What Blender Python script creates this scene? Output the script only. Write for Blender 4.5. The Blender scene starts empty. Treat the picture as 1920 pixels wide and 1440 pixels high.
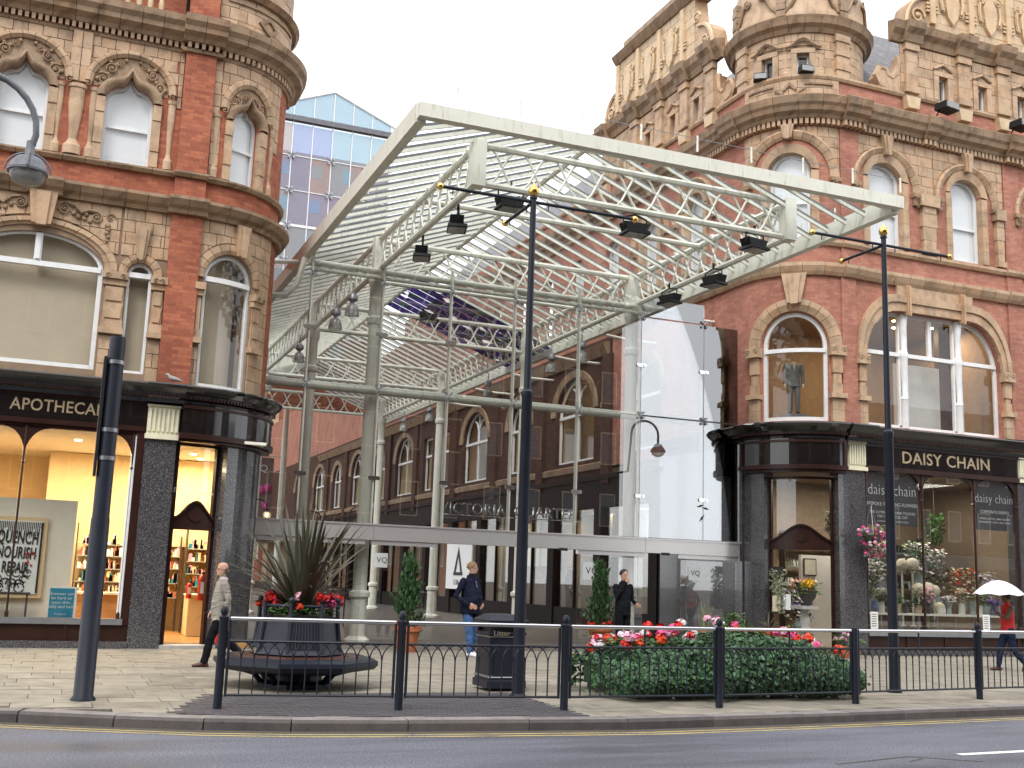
import bpy, bmesh, math, random
from mathutils import Vector, Matrix
pi = math.pi
sin, cos = math.sin, math.cos
SC = bpy.context.scene
COL = SC.collection
rng = random.Random(11)
U = rng.uniform

# ------------------------------------------------------------------ camera
TH, PT, RO = math.radians(22.0), math.radians(9.95), math.radians(2.0)
_r0 = Vector((cos(TH), -sin(TH), 0)); _f = Vector((sin(TH)*cos(PT), cos(TH)*cos(PT), sin(PT)))
_u0 = _r0.cross(_f); _r = _r0*cos(RO) + _u0*sin(RO); _u = _u0*cos(RO) - _r0*sin(RO)
cd = bpy.data.cameras.new('camera'); cam = bpy.data.objects.new('camera', cd); COL.objects.link(cam)
cd.sensor_width = 36; cd.lens = 39.0; cd.clip_end = 2000; cd.clip_start = 0.1
m = Matrix.Identity(4)
for i in range(3):
    m[i][0], m[i][1], m[i][2] = _r[i], _u[i], -_f[i]
m.translation = (0, 0, 1.65)
cam.matrix_world = m
SC.camera = cam

# ------------------------------------------------------------------ sky, sun, exposure (bright overcast)
w = bpy.data.worlds.new('World'); SC.world = w; w.use_nodes = True
nt = w.node_tree; nt.nodes.clear()
out = nt.nodes.new('ShaderNodeOutputWorld'); bg = nt.nodes.new('ShaderNodeBackground')
sky = nt.nodes.new('ShaderNodeTexSky'); sky.sky_type = 'NISHITA'; sky.sun_disc = False
SUN_EL, SUN_AZ = math.radians(52), math.radians(215)      # azimuth clockwise from +Y
sky.sun_elevation = SUN_EL; sky.sun_rotation = SUN_AZ; sky.dust_density = 4; sky.air_density = 1.2
mixn = nt.nodes.new('ShaderNodeMix'); mixn.data_type = 'RGBA'; mixn.inputs[0].default_value = 0.86
nz = nt.nodes.new('ShaderNodeTexNoise'); nz.inputs['Scale'].default_value = 2.2; nz.inputs['Detail'].default_value = 5
rp = nt.nodes.new('ShaderNodeValToRGB')
rp.color_ramp.elements[0].position = 0.3; rp.color_ramp.elements[0].color = (8.6, 9.0, 9.6, 1)
rp.color_ramp.elements[1].position = 0.7; rp.color_ramp.elements[1].color = (11.5, 11.6, 11.8, 1)
nt.links.new(nz.outputs['Fac'], rp.inputs[0])
nt.links.new(sky.outputs[0], mixn.inputs[6]); nt.links.new(rp.outputs[0], mixn.inputs[7])
nt.links.new(mixn.outputs[2], bg.inputs[0]); bg.inputs[1].default_value = 0.115
nt.links.new(bg.outputs[0], out.inputs[0])
sl = bpy.data.lights.new('sun', 'SUN'); sl.energy = 1.3; sl.angle = math.radians(20); sl.color = (1, 0.975, 0.94)
so = bpy.data.objects.new('sun', sl); COL.objects.link(so); so.location = (-20, -20, 40)
_d = Vector((sin(SUN_AZ)*cos(SUN_EL), cos(SUN_AZ)*cos(SUN_EL), sin(SUN_EL)))
so.rotation_euler = (-_d).to_track_quat('-Z', 'Y').to_euler()
SC.view_settings.view_transform = 'Standard'; SC.view_settings.look = 'None'
SC.view_settings.gamma = 1; SC.view_settings.use_curve_mapping = False
SC.view_settings.exposure = 0.86
SC.cycles.max_bounces = 6; SC.cycles.diffuse_bounces = 3; SC.cycles.transparent_max_bounces = 20; SC.cycles.glossy_bounces = 3; SC.cycles.use_light_tree = True
SC.cycles.caustics_reflective = False; SC.cycles.caustics_refractive = False
SC.cycles.sample_clamp_indirect = 6

# ------------------------------------------------------------------ materials
def lin(*c): return tuple(c) + (1,)
MATS = {}
class NT:
    def __init__(s, name):
        s.m = bpy.data.materials.new(name); s.m.use_nodes = True; s.t = s.m.node_tree
        s.b = s.t.nodes['Principled BSDF']; s.o = s.t.nodes['Material Output']; MATS[name] = s.m
    def n(s, typ, **kw):
        x = s.t.nodes.new('ShaderNode' + typ)
        for k, v in kw.items():
            if k.startswith('i_'): x.inputs[k[2:].replace('_', ' ')].default_value = v
            else: setattr(x, k, v)
        return x
    def l(s, a, b): s.t.links.new(a, b)
    def co(s, which='Object', scale=(1, 1, 1)):
        tc = s.n('TexCoord'); mp = s.n('Mapping'); mp.inputs['Scale'].default_value = scale
        s.l(tc.outputs[which], mp.inputs[0]); return mp.outputs[0]
    def noise(s, vec, scale, detail=4, rough=.6):
        x = s.n('TexNoise'); x.inputs['Scale'].default_value = scale; x.inputs['Detail'].default_value = detail
        x.inputs['Roughness'].default_value = rough
        if vec is not None: s.l(vec, x.inputs['Vector'])
        return x.outputs['Fac']
    def ramp(s, fac, stops):
        x = s.n('ValToRGB'); e = x.color_ramp.elements
        while len(e) < len(stops): e.new(.5)
        for i, (p, c) in enumerate(stops):
            e[i].position = p; e[i].color = tuple(c) + (1,) if len(c) == 3 else c
        s.l(fac, x.inputs[0]); return x.outputs[0]
    def mix(s, a, b, fac, mode='MIX'):
        x = s.n('Mix'); x.data_type = 'RGBA'; x.blend_type = mode
        for v, i in ((fac, 0), (a, 6), (b, 7)):
            if hasattr(v, 'is_output'): s.l(v, x.inputs[i])
            else: x.inputs[i].default_value = v if i == 0 else (tuple(v) + (1,) if len(v) == 3 else v)
        return x.outputs[2]
    def bump(s, h, strength=.3, dist=.01):
        x = s.n('Bump'); x.inputs['Strength'].default_value = strength; x.inputs['Distance'].default_value = dist
        s.l(h, x.inputs['Height']); s.l(x.outputs[0], s.b.inputs['Normal'])
    def col(s, c): s.l(c, s.b.inputs['Base Color'])
    def rgh(s, r):
        if hasattr(r, 'is_output'): s.l(r, s.b.inputs['Roughness'])
        else: s.b.inputs['Roughness'].default_value = r

def plain(name, c, rough=.5, metal=0., var=.12, scale=6, bump=0., spec=None, coat=0.):
    N = NT(name)
    v = N.co('Object'); f = N.noise(v, scale)
    lo = tuple(max(0, x*(1-var)) for x in c); hi = tuple(min(1, x*(1+var)) for x in c)
    cc = N.ramp(f, [(.3, lo), (.7, hi)])
    N.col(cc); N.rgh(rough); N.b.inputs['Metallic'].default_value = metal
    if spec is not None: N.b.inputs['Specular IOR Level'].default_value = spec
    if coat: N.b.inputs['Coat Weight'].default_value = coat
    if bump: N.bump(N.noise(v, scale*6), bump)
    return N.m

def emit(name, c, s):
    N = NT(name); N.b.inputs['Base Color'].default_value = tuple(c)+(1,)
    N.b.inputs['Emission Color'].default_value = tuple(c)+(1,); N.b.inputs['Emission Strength'].default_value = s
    return N.m

def glassy(name, tint=(1, 1, 1), refl=.12, rough=0.0, body=None, bodyf=0.0, blend=.35):
    """thin glazing: clear transmission, angle-dependent mirror reflection, optional film"""
    N = NT(name); N.t.nodes.remove(N.b)
    tr = N.n('BsdfTransparent'); tr.inputs[0].default_value = tuple(tint)+(1,)
    gl = N.n('BsdfGlossy'); gl.inputs['Roughness'].default_value = rough
    lw = N.n('LayerWeight'); lw.inputs['Blend'].default_value = blend
    mp = N.n('MapRange'); mp.inputs['To Min'].default_value = refl*.55; mp.inputs['To Max'].default_value = min(1, refl*3)
    N.l(lw.outputs['Fresnel'], mp.inputs['Value'])
    mx = N.n('MixShader'); N.l(mp.outputs[0], mx.inputs[0]); N.l(tr.outputs[0], mx.inputs[1]); N.l(gl.outputs[0], mx.inputs[2])
    last = mx
    if body:
        df = N.n('BsdfDiffuse'); df.inputs[0].default_value = tuple(body)+(1,)
        m2 = N.n('MixShader'); m2.inputs[0].default_value = bodyf
        N.l(mx.outputs[0], m2.inputs[1]); N.l(df.outputs[0], m2.inputs[2]); last = m2
    N.l(last.outputs[0], N.o.inputs[0]); return N.m

def brickmat(name, c1, c2, mort, wob=.0):
    N = NT(name); uv = N.co('UV')
    b = N.n('TexBrick'); b.offset = .5
    b.inputs['Scale'].default_value = 1; b.inputs['Brick Width'].default_value = .225; b.inputs['Row Height'].default_value = .078
    b.inputs['Mortar Size'].default_value = .006; b.inputs['Mortar Smooth'].default_value = .3; b.inputs['Bias'].default_value = -.1
    b.inputs['Color1'].default_value = tuple(c1)+(1,); b.inputs['Color2'].default_value = tuple(c2)+(1,); b.inputs['Mortar'].default_value = tuple(mort)+(1,)
    N.l(uv, b.inputs['Vector'])
    g = N.noise(N.co('UV', (1.1, .5, 1)), 1.3, 6)
    grime = N.ramp(g, [(.32, (.62, .6, .58)), (.6, (1, 1, 1))])
    g2 = N.noise(uv, 14, 3); fine = N.ramp(g2, [(.3, (.85, .85, .85)), (.7, (1.12, 1.1, 1.08))])
    c = N.mix(b.outputs['Color'], grime, .75, 'MULTIPLY'); c = N.mix(c, fine, .8, 'MULTIPLY')
    N.col(c); N.rgh(.85); N.bump(b.outputs['Fac'], .35, -.006); N.b.inputs['Specular IOR Level'].default_value = .25
    return N.m

def terramat(name, c, dirt=.5, scale=1.0):
    """glazed terracotta blocks: per-block tint, streaky soot"""
    N = NT(name); uv = N.co('UV'); oi = N.n('ObjectInfo')
    tint = N.ramp(oi.outputs['Random'], [(0, tuple(x*.84 for x in c)), (.35, c), (.7, tuple(min(1, x*1.06) for x in c)), (1, (min(1, c[0]*1.0), c[1]*.92, c[2]*.86))])
    st = N.noise(N.co('UV', (2.0, 1.3, 1)), 1.7, 6, .6)
    soot = N.ramp(st, [(.30, (.36, .33, .31)), (.54, (1, 1, 1))])
    f = N.noise(uv, 22, 3); fine = N.ramp(f, [(.3, (.86, .85, .84)), (.7, (1.08, 1.07, 1.05))])
    cc = N.mix(tint, soot, dirt, 'MULTIPLY'); cc = N.mix(cc, fine, .9, 'MULTIPLY')
    N.col(cc); N.rgh(.55); N.bump(f, .15, .004); N.b.inputs['Specular IOR Level'].default_value = .35
    return N.m

def mk_mats():
    brickmat('brick', (.47, .158, .085), (.31, .086, .054), (.24, .13, .095))
    brickmat('brick_pink', (.50, .225, .16), (.38, .15, .108), (.30, .19, .15))
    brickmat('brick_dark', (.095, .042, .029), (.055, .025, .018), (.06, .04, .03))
    plain('soot_brick', (.040, .024, .018), .9, var=.3, scale=2)
    terramat('terracotta', (.50, .35, .228), .62)
    terramat('terracotta_dirty', (.33, .228, .145), .85)
    terramat('terracotta_pale', (.60, .46, .30), .35)
    plain('joint', (.26, .18, .12), .95)
    plain('white_paint', (.74, .75, .75), .45, var=.06)
    N = NT('cream_paint'); v = N.co('Object'); f = N.noise(v, 2.5); st = N.noise(N.co('Object', (7, 7, 1.1)), 1.3, 6, .7)
    c0 = N.ramp(f, [(.3, (.69, .685, .585)), (.7, (.76, .755, .665))])
    N.col(N.mix(c0, N.ramp(st, [(.28, (.50, .46, .38)), (.46, (1, 1, 1))]), .7, 'MULTIPLY')); N.rgh(.42); N.bump(N.noise(v, 20), .05)
    plain('cream_pale', (.70, .67, .50), .5, var=.08)
    plain('blind_beige', (.64, .54, .40), .85, var=.05, scale=2)
    plain('blind_white', (.90, .92, .94), .8, var=.03, scale=25)
    plain('black_gloss', (.010, .0075, .0075), .12, var=.3, coat=.6)
    plain('dark_wood', (.028, .010, .007), .35, var=.3, scale=3, spec=.3)
    plain('planter_grey', (.026, .031, .045), .45, var=.2, scale=3, bump=.03, spec=.35)
    plain('arcade_timber', (.012, .007, .006), .6, var=.3, scale=3, spec=.12)
    plain('blue_black', (.012, .015, .025), .42, var=.2, scale=3, bump=.03, spec=.35)
    plain('grey_steel', (.30, .31, .33), .35, metal=.7)
    plain('gold', (.75, .50, .14), .22, metal=1, var=.1)
    plain('chrome', (.72, .72, .73), .16, metal=1, var=.05)
    plain('pipe_dark', (.05, .045, .045), .5)
    plain('lead', (.12, .125, .14), .55, var=.25)
    plain('flood_black', (.010, .010, .011), .5, spec=.25)
    plain('warm_wall', (.72, .55, .32), .8, var=.04)
    plain('white_wall', (.80, .76, .66), .8, var=.04)
    plain('cool_wall', (.62, .60, .55), .8, var=.05)
    plain('brown_wall', (.30, .22, .15), .8, var=.1)
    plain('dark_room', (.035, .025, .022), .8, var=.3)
    plain('wood_floor', (.42, .23, .09), .35, var=.15)
    plain('shelf_glass', (.35, .38, .36), .2)
    plain('black', (.008, .008, .009), .5)
    plain('ink', (.012, .012, .012), .6)
    plain('white_print', (.78, .78, .77), .6, var=.02)
    plain('teal_print', (.02, .22, .34), .5, var=.05)
    plain('grey_print', (.055, .052, .065), .5, var=.05)
    plain('terracotta_pot', (.42, .13, .05), .8, var=.15, scale=8)
    plain('red_paint', (.45, .02, .015), .35, var=.1)
    plain('red_cloth', (.52, .022, .022), .8, var=.12)
    plain('gilt', (.42, .33, .21), .35, metal=.4, var=.2, scale=12)
    plain('bench_wood', (.085, .035, .026), .35, var=.35, scale=5)
    plain('stone_grey', (.34, .33, .31), .85, var=.15)
    emit('lamp_warm', (1, .72, .36), 14); emit('lamp_white', (1, .93, .8), 10)
    glassy('shop_glass', (.97, .98, .97), .10)
    glassy('upper_glass', (.97, .98, .98), .11)
    glassy('screen_glass', (.985, .99, .985), .16, blend=.4)
    glassy('roof_glass', (.96, .985, .99), .04)
    glassy('blue_glass', (.74, .84, .88), .14, body=(.42, .48, .52), bodyf=.22)
    glassy('coated_glass', (.90, .94, .97), .40, blend=.45)
    glassy('violet_glass', (.72, .76, .90), .14, body=(.39, .41, .53), bodyf=.23); glassy('amber_glass', (.84, .78, .76), .14, body=(.48, .42, .40), bodyf=.24)
    glassy('frosted', (.9, .9, .9), .05, body=(.75, .77, .77), bodyf=.55)
    glassy('lamp_glass', (.85, .86, .84), .18, body=(.6, .6, .58), bodyf=.35)
    # polished dark granite
    N = NT('granite'); v = N.co('Object')
    vo = N.n('TexVoronoi'); vo.inputs['Scale'].default_value = 70; N.l(v, vo.inputs['Vector'])
    sp = N.ramp(vo.outputs['Color'], [(.25, (.022, .022, .026)), (.6, (.075, .072, .078)), (.9, (.20, .19, .19))])
    N.col(N.mix(sp, (.05, .05, .055), .25)); N.rgh(.16); N.b.inputs['Coat Weight'].default_value = .4
    # brushed steel beam
    N = NT('stainless'); v = N.co('Object', (1, 1, 60)); f = N.noise(v, 6, 3)
    N.col(N.ramp(f, [(.3, (.55, .53, .52)), (.7, (.66, .64, .63))])); N.b.inputs['Metallic'].default_value = .55; N.rgh(.24)
    # asphalt
    N = NT('asphalt'); v = N.co('Object'); f = N.noise(v, 42, 6, .9); g = N.noise(N.co('Object', (.28, 1.5, 1)), .9, 6)
    base = N.ramp(f, [(.36, (.034, .036, .046)), (.5, (.092, .096, .118)), (.64, (.28, .285, .32))])
    N.col(N.mix(base, N.ramp(g, [(.32, (.55, .54, .57)), (.5, (.95, .95, .97)), (.68, (1.25, 1.25, 1.25))]), 1, 'MULTIPLY'))
    N.rgh(N.ramp(g, [(.3, (.45,)*3), (.65, (.8,)*3)])); N.bump(f, .5, .006)
    def slab(name, c, d=.3, sc=3):
        N = NT(name); v = N.co('Object'); oi = N.n('ObjectInfo')
        t = N.ramp(oi.outputs['Random'], [(0, tuple(x*.82 for x in c)), (.5, c), (1, tuple(x*1.12 for x in c))])
        f = N.noise(v, 60, 3); g = N.noise(v, sc, 5)
        cc = N.mix(t, N.ramp(f, [(.3, (.8,)*3), (.7, (1.12,)*3)]), 1, 'MULTIPLY')
        cc = N.mix(cc, N.ramp(g, [(.35, (.55, .54, .55)), (.6, (1, 1, 1))]), d, 'MULTIPLY')
        vo = N.n('TexVoronoi'); vo.inputs['Scale'].default_value = 3.2; N.l(v, vo.inputs['Vector'])
        cc = N.mix(cc, N.ramp(vo.outputs['Distance'], [(.045, (.45, .44, .43)), (.07, (1, 1, 1))]), .8, 'MULTIPLY')
        N.col(cc); N.rgh(.75); N.bump(f, .25, .004)
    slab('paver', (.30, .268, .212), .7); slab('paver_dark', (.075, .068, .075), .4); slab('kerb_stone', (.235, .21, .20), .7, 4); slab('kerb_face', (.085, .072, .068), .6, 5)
    plain('bedding', (.07, .06, .05), .95)
    plain('inner_floor', (.11, .092, .072), .5, var=.25, scale=2)
    def paint(name, c, wear):
        N = NT(name); v = N.co('Object'); f = N.noise(v, 35, 5, .7)
        g = N.noise(v, 2.2, 4); h = N.n('Math'); h.operation = 'MULTIPLY_ADD'; h.inputs[1].default_value = .55; N.l(g, h.inputs[0]); N.l(f, h.inputs[2]); N.col(N.ramp(h.outputs[0], [(wear+.17, (.085, .085, .09)), (wear+.34, c)])); N.rgh(.7)
    paint('yellow_line', (.50, .38, .13), .44); paint('white_line', (.74, .74, .72), .36)
    # slates
    N = NT('slate'); uv = N.co('UV'); b = N.n('TexBrick'); b.offset = .5
    b.inputs['Scale'].default_value = 1; b.inputs['Brick Width'].default_value = .3; b.inputs['Row Height'].default_value = .2; b.inputs['Mortar Size'].default_value = .008
    b.inputs['Color1'].default_value = (.20, .19, .20, 1); b.inputs['Color2'].default_value = (.14, .135, .145, 1); b.inputs['Mortar'].default_value = (.04, .04, .04, 1)
    N.l(uv, b.inputs['Vector']); N.col(b.outputs['Color']); N.rgh(.6); N.bump(b.outputs['Fac'], .4, -.01)
    # foliage
    def leaf(name, c, var=.5):
        N = NT(name); v = N.co('Object'); g = N.n('NewGeometry')
        f = N.ramp(g.outputs['Random Per Island'], [(0, tuple(x*(1-var) for x in c)), (.6, c), (1, tuple(min(1, x*(1+var)) for x in c))])
        N.col(f); N.rgh(.45); N.b.inputs['Specular IOR Level'].default_value = .35
        return N
    leaf('ivy_leaf', (.042, .100, .042), .75); leaf('conifer_leaf', (.040, .092, .032), .7); leaf('phormium_leaf', (.082, .078, .050), .5)
    leaf('fresh_leaf', (.09, .16, .035)); leaf('pale_leaf', (.20, .22, .13)); leaf('geranium_leaf', (.05, .12, .03))
    leaf('petal_red', (.62, .018, .012), .25); leaf('petal_pink', (.72, .09, .26), .3); leaf('petal_white', (.80, .70, .74), .1); leaf('petal_orange', (.66, .055, .012), .25)
    leaf('petal_yellow', (.75, .42, .02), .2); leaf('petal_purple', (.16, .09, .36), .3); leaf('petal_cream', (.62, .55, .40), .2); leaf('petal_blush', (.78, .40, .52), .2)
    # cloth and skin
    plain('skin', (.50, .28, .20), .55, var=.06); plain('skin_dark', (.14, .065, .04), .5, var=.08)
    plain('hair_grey', (.16, .13, .11), .7, var=.3, scale=30); plain('hair_brown', (.20, .12, .06), .7, var=.3, scale=30); plain('hair_black', (.012, .010, .009), .6, var=.3, scale=30)
    plain('jacket_grey', (.27, .25, .215), .85, var=.14, scale=9, bump=.2); plain('jacket_navy', (.009, .011, .026), .8, var=.3, scale=9, bump=.2, spec=.12)
    plain('jacket_black', (.008, .009, .012), .8, var=.3, scale=9, bump=.2, spec=.12); plain('shirt_pink', (.55, .38, .45), .8)
    plain('trousers_black', (.008, .008, .010), .85, var=.25, spec=.1); plain('denim', (.05, .10, .22), .85, var=.25, scale=10, spec=.1); plain('denim_dark', (.015, .022, .05), .85, var=.25, spec=.1)
    plain('shoe_brown', (.07, .022, .016), .4); plain('shoe_white', (.70, .70, .72), .5); plain('umbrella_white', (.80, .81, .84), .7, var=.05)
    plain('suit_dark', (.010, .010, .013), .8, var=.3, spec=.1); plain('suit_grey', (.16, .18, .18), .8, var=.1); plain('mannequin', (.70, .62, .48), .4)
    # stained roof glazing: purple, green and clear pieces
    N = NT('stained_glass'); N.t.nodes.remove(N.b); v = N.co('UV'); vo = N.n('TexVoronoi'); vo.inputs['Scale'].default_value = 3.2; N.l(v, vo.inputs['Vector'])
    cc = N.ramp(vo.outputs['Color'], [(.0, (.014, .007, .055)), (.35, (.024, .011, .088)), (.5, (.01, .032, .022)), (.6, (.017, .008, .064)), (.74, (.012, .012, .024)), (.83, (.9, .93, .97))])
    N.n('ValToRGB'); tr = N.n('BsdfTransparent'); N.l(cc, tr.inputs[0]); tl = N.n('BsdfTranslucent'); N.l(cc, tl.inputs[0]); ms = N.n('MixShader'); ms.inputs[0].default_value = .4; N.l(tr.outputs[0], ms.inputs[1]); N.l(tl.outputs[0], ms.inputs[2]); N.l(ms.outputs[0], N.o.inputs[0])
    for nd in N.t.nodes:
        if nd.type == 'VALTORGB': nd.color_ramp.interpolation = 'CONSTANT'
mk_mats()

# ------------------------------------------------------------------ mesh builder
class MB:
    def __init__(s, fn=None): s.v = []; s.f = []; s.uv = []; s.fn = fn; s.mi = []; s.cm = 0
    def add(s, t, d, z):
        s.uv.append((t - d, z)); s.v.append(s.fn(t, d, z) if s.fn else (t, d, z)); return len(s.v) - 1
    def face(s, *ix): s.f.append(ix); s.mi.append(s.cm)
    def nseg(s, t0, t1, st=.16): return s.fn.n(t0, t1, st) if s.fn and hasattr(s.fn, 'n') else 1
    def box(s, t0, t1, d0, d1, z0, z1, n=None):
        return s.piece(t0, t1, lambda t: z0, lambda t: z1, d0, d1, n)
    def piece(s, t0, t1, lo, hi, d0, d1, n=None):
        n = n or s.nseg(t0, t1); P = []
        for i in range(n+1):
            t = t0 + (t1-t0)*i/n; a, b = lo(t), hi(t)
            P.append((s.add(t, d0, a), s.add(t, d1, a), s.add(t, d1, b), s.add(t, d0, b)))
        for i in range(n):
            A, B = P[i], P[i+1]
            for k in range(4): s.face(A[k], B[k], B[(k+1) % 4], A[(k+1) % 4])
        s.face(*P[0]); s.face(*reversed(P[-1]))
    def sweep(s, prof, t0, t1, n=None):
        n = n or s.nseg(t0, t1); P = []
        for i in range(n+1):
            t = t0 + (t1-t0)*i/n; P.append([s.add(t, d, z) for d, z in prof])
        k = len(prof)
        for i in range(n):
            for j in range(k): s.face(P[i][j], P[i+1][j], P[i+1][(j+1) % k], P[i][(j+1) % k])
        s.face(*P[0]); s.face(*reversed(P[-1]))
    def ring(s, tc, zc, r0, r1, a0, a1, d0, d1, n=4, ky=1., ky1=None):
        ky1 = ky if ky1 is None else ky1; P = []
        for i in range(n+1):
            a = a0 + (a1-a0)*i/n; c, q = cos(a), sin(a)
            P.append([s.add(tc+r0*c, d0, zc+r0*q*ky), s.add(tc+r0*c, d1, zc+r0*q*ky), s.add(tc+r1*c, d1, zc+r1*q*ky1), s.add(tc+r1*c, d0, zc+r1*q*ky1)])
        for i in range(n):
            for k in range(4): s.face(P[i][k], P[i+1][k], P[i+1][(k+1) % 4], P[i][(k+1) % 4])
        s.face(*P[0]); s.face(*reversed(P[-1]))
    def ringprof(s, tc, zc, prof, a0, a1, n=4, ky=1.):
        """prof: list of (radius, d) closed outline swept round an arch"""
        P = []
        for i in range(n+1):
            a = a0 + (a1-a0)*i/n; P.append([s.add(tc+r*cos(a), d, zc+r*sin(a)*ky) for r, d in prof])
        k = len(prof)
        for i in range(n):
            for j in range(k): s.face(P[i][j], P[i+1][j], P[i+1][(j+1) % k], P[i][(j+1) % k])
        s.face(*P[0]); s.face(*reversed(P[-1]))
    def tube(s, pts, r, n=6, caps=True):
        pts = [Vector(p) for p in pts]; rr = r if hasattr(r, '__len__') else [r]*len(pts); rings = []
        prev = None
        for i, p in enumerate(pts):
            t = (pts[min(i+1, len(pts)-1)] - pts[max(i-1, 0)]).normalized()
            if prev is None:
                x = t.cross(Vector((0, 0, 1)))
                if x.length < .05: x = t.cross(Vector((1, 0, 0)))
            else: x = prev - t*prev.dot(t)
            x.normalize(); y = t.cross(x); prev = x
            rings.append([s.add(*(p + (x*cos(2*pi*k/n) + y*sin(2*pi*k/n))*rr[i])) for k in range(n)])
        for A, B in zip(rings, rings[1:]):
            for k in range(n): s.face(A[k], B[k], B[(k+1) % n], A[(k+1) % n])
        if caps: s.face(*rings[0]); s.face(*reversed(rings[-1]))
    def lathe(s, prof, c=(0, 0, 0), n=12, sx=1., sy=1., ph=0.):
        R = []
        for r, z in prof:
            if r < 1e-5: R.append([s.add(c[0], c[1], c[2]+z)])
            else: R.append([s.add(c[0]+r*sx*cos(ph+2*pi*k/n), c[1]+r*sy*sin(ph+2*pi*k/n), c[2]+z) for k in range(n)])
        for A, B in zip(R, R[1:]):
            for k in range(n):
                a, b = A[k % len(A)], A[(k+1) % len(A)]; cc, d = B[(k+1) % len(B)], B[k % len(B)]
                if len(A) == 1 and len(B) == 1: continue
                if len(A) == 1: s.face(a, cc, d)
                elif len(B) == 1: s.face(a, b, cc)
                else: s.face(a, b, cc, d)
        if len(R[0]) > 1: s.face(*reversed(R[0]))
        if len(R[-1]) > 1: s.face(*R[-1])
    def ball(s, c, r, n=8, sz=1.):
        s.lathe([(r*sin(pi*i/(n//2+1)), -r*sz*cos(pi*i/(n//2+1))) for i in range(n//2+2)], c, n)
    def poly(s, pts): s.face(*[s.add(*p) for p in pts])
    def prism(s, outline, d0, d1):
        """outline [(t,z)] extruded between d0 and d1"""
        A = [s.add(t, d0, z) for t, z in outline]; B = [s.add(t, d1, z) for t, z in outline]; k = len(A)
        for i in range(k): s.face(A[i], A[(i+1) % k], B[(i+1) % k], B[i])
        s.face(*reversed(A)); s.face(*B)
    def mesh(s, name, mats, smooth=None):
        me = bpy.data.meshes.new(name); me.from_pydata(s.v, [], s.f)
        ul = me.uv_layers.new(name='UVMap'); uvs = s.uv
        buf = []
        for lp in me.loops: buf += uvs[lp.vertex_index]
        ul.data.foreach_set('uv', buf)
        mats = mats if isinstance(mats, (list, tuple)) else [mats]
        for q in mats: me.materials.append(MATS[q])
        if len(mats) > 1: me.polygons.foreach_set('material_index', s.mi)
        return me
    def build(s, name, mats, parent=None, smooth=None, norm=True):
        me = s.mesh(name, mats)
        if norm:
            bm = bmesh.new(); bm.from_mesh(me); bmesh.ops.recalc_face_normals(bm, faces=bm.faces); bm.to_mesh(me); bm.free()
        if smooth:
            me.polygons.foreach_set('use_smooth', [True]*len(me.polygons)); me.set_sharp_from_angle(angle=math.radians(smooth))
        return link(name, me, parent)

def link(name, me, parent=None):
    o = bpy.data.objects.new(name, me); COL.objects.link(o)
    if parent: setpar(o, parent)
    return o
def wmat(o):
    m = o.matrix_basis.copy()
    while o.parent: m = o.parent.matrix_basis @ o.matrix_parent_inverse @ m; o = o.parent
    return m
def setpar(o, p):
    o.parent = p; o.matrix_parent_inverse = wmat(p).inverted()
def tag(o, label=None, cat=None, group=None, kind=None):
    if label: o['label'] = label
    if cat: o['category'] = cat
    if group: o['group'] = group
    if kind: o['kind'] = kind
    return o
def thing(name, label, cat, loc=(0, 0, 0), group=None):
    o = bpy.data.objects.new(name, None); COL.objects.link(o); o.location = loc; o.empty_display_size = .2
    return tag(o, label, cat, group)
def stuff(o): o['kind'] = 'stuff'; return o
def struct(o): o['kind'] = 'structure'; return o
def dup(root, loc, rz=0, scale=None, label=None):
    """copy of a thing whose parts are modelled about the origin"""
    def cp(o, par):
        c = o.copy(); COL.objects.link(c)
        if par:
            c.parent = par; c.matrix_parent_inverse = o.matrix_parent_inverse.copy()
        for ch in list(o.children): cp(ch, c)
        return c
    kids = list(root.children)
    r = root.copy(); COL.objects.link(r)
    for ch in kids: cp(ch, r)
    r.location = loc; r.rotation_euler = (0, 0, rz)
    if scale: r.scale = (scale,)*3
    if label: r['label'] = label
    return r
def place(root, loc, rz=0, scale=None):
    root.location = loc; root.rotation_euler = (0, 0, rz)
    if scale: root.scale = (scale,)*3
    return root
def inst(name, me, parent, loc, rot=(0, 0, 0), scale=(1, 1, 1)):
    o = bpy.data.objects.new(name, me); COL.objects.link(o); o.location = loc; o.rotation_euler = rot; o.scale = scale
    if parent:
        o.parent = parent
    return o
def text(body, size, mat, parent, origin, xdir, updir, name='lettering', ext=.004, align='CENTER', sx=1., bold=0.):
    cu = bpy.data.curves.new(name, 'FONT'); cu.body = body; cu.size = size; cu.align_x = align; cu.align_y = 'CENTER'; cu.extrude = ext; cu.resolution_u = 3
    cu.offset = bold; cu.space_character = 1.05; cu.space_line = .85
    tmp = bpy.data.objects.new('tmp', cu); COL.objects.link(tmp)
    me = bpy.data.meshes.new_from_object(tmp.evaluated_get(bpy.context.evaluated_depsgraph_get()))
    bpy.data.objects.remove(tmp); bpy.data.curves.remove(cu)
    me.materials.clear(); me.materials.append(MATS[mat])
    x = Vector(xdir).normalized(); y = Vector(updir).normalized(); z = x.cross(y)
    M = Matrix(((x[0]*sx, y[0], z[0], origin[0]), (x[1]*sx, y[1], z[1], origin[1]), (x[2]*sx, y[2], z[2], origin[2]), (0, 0, 0, 1)))
    me.transform(M)
    return link(name, me, parent)

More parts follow.
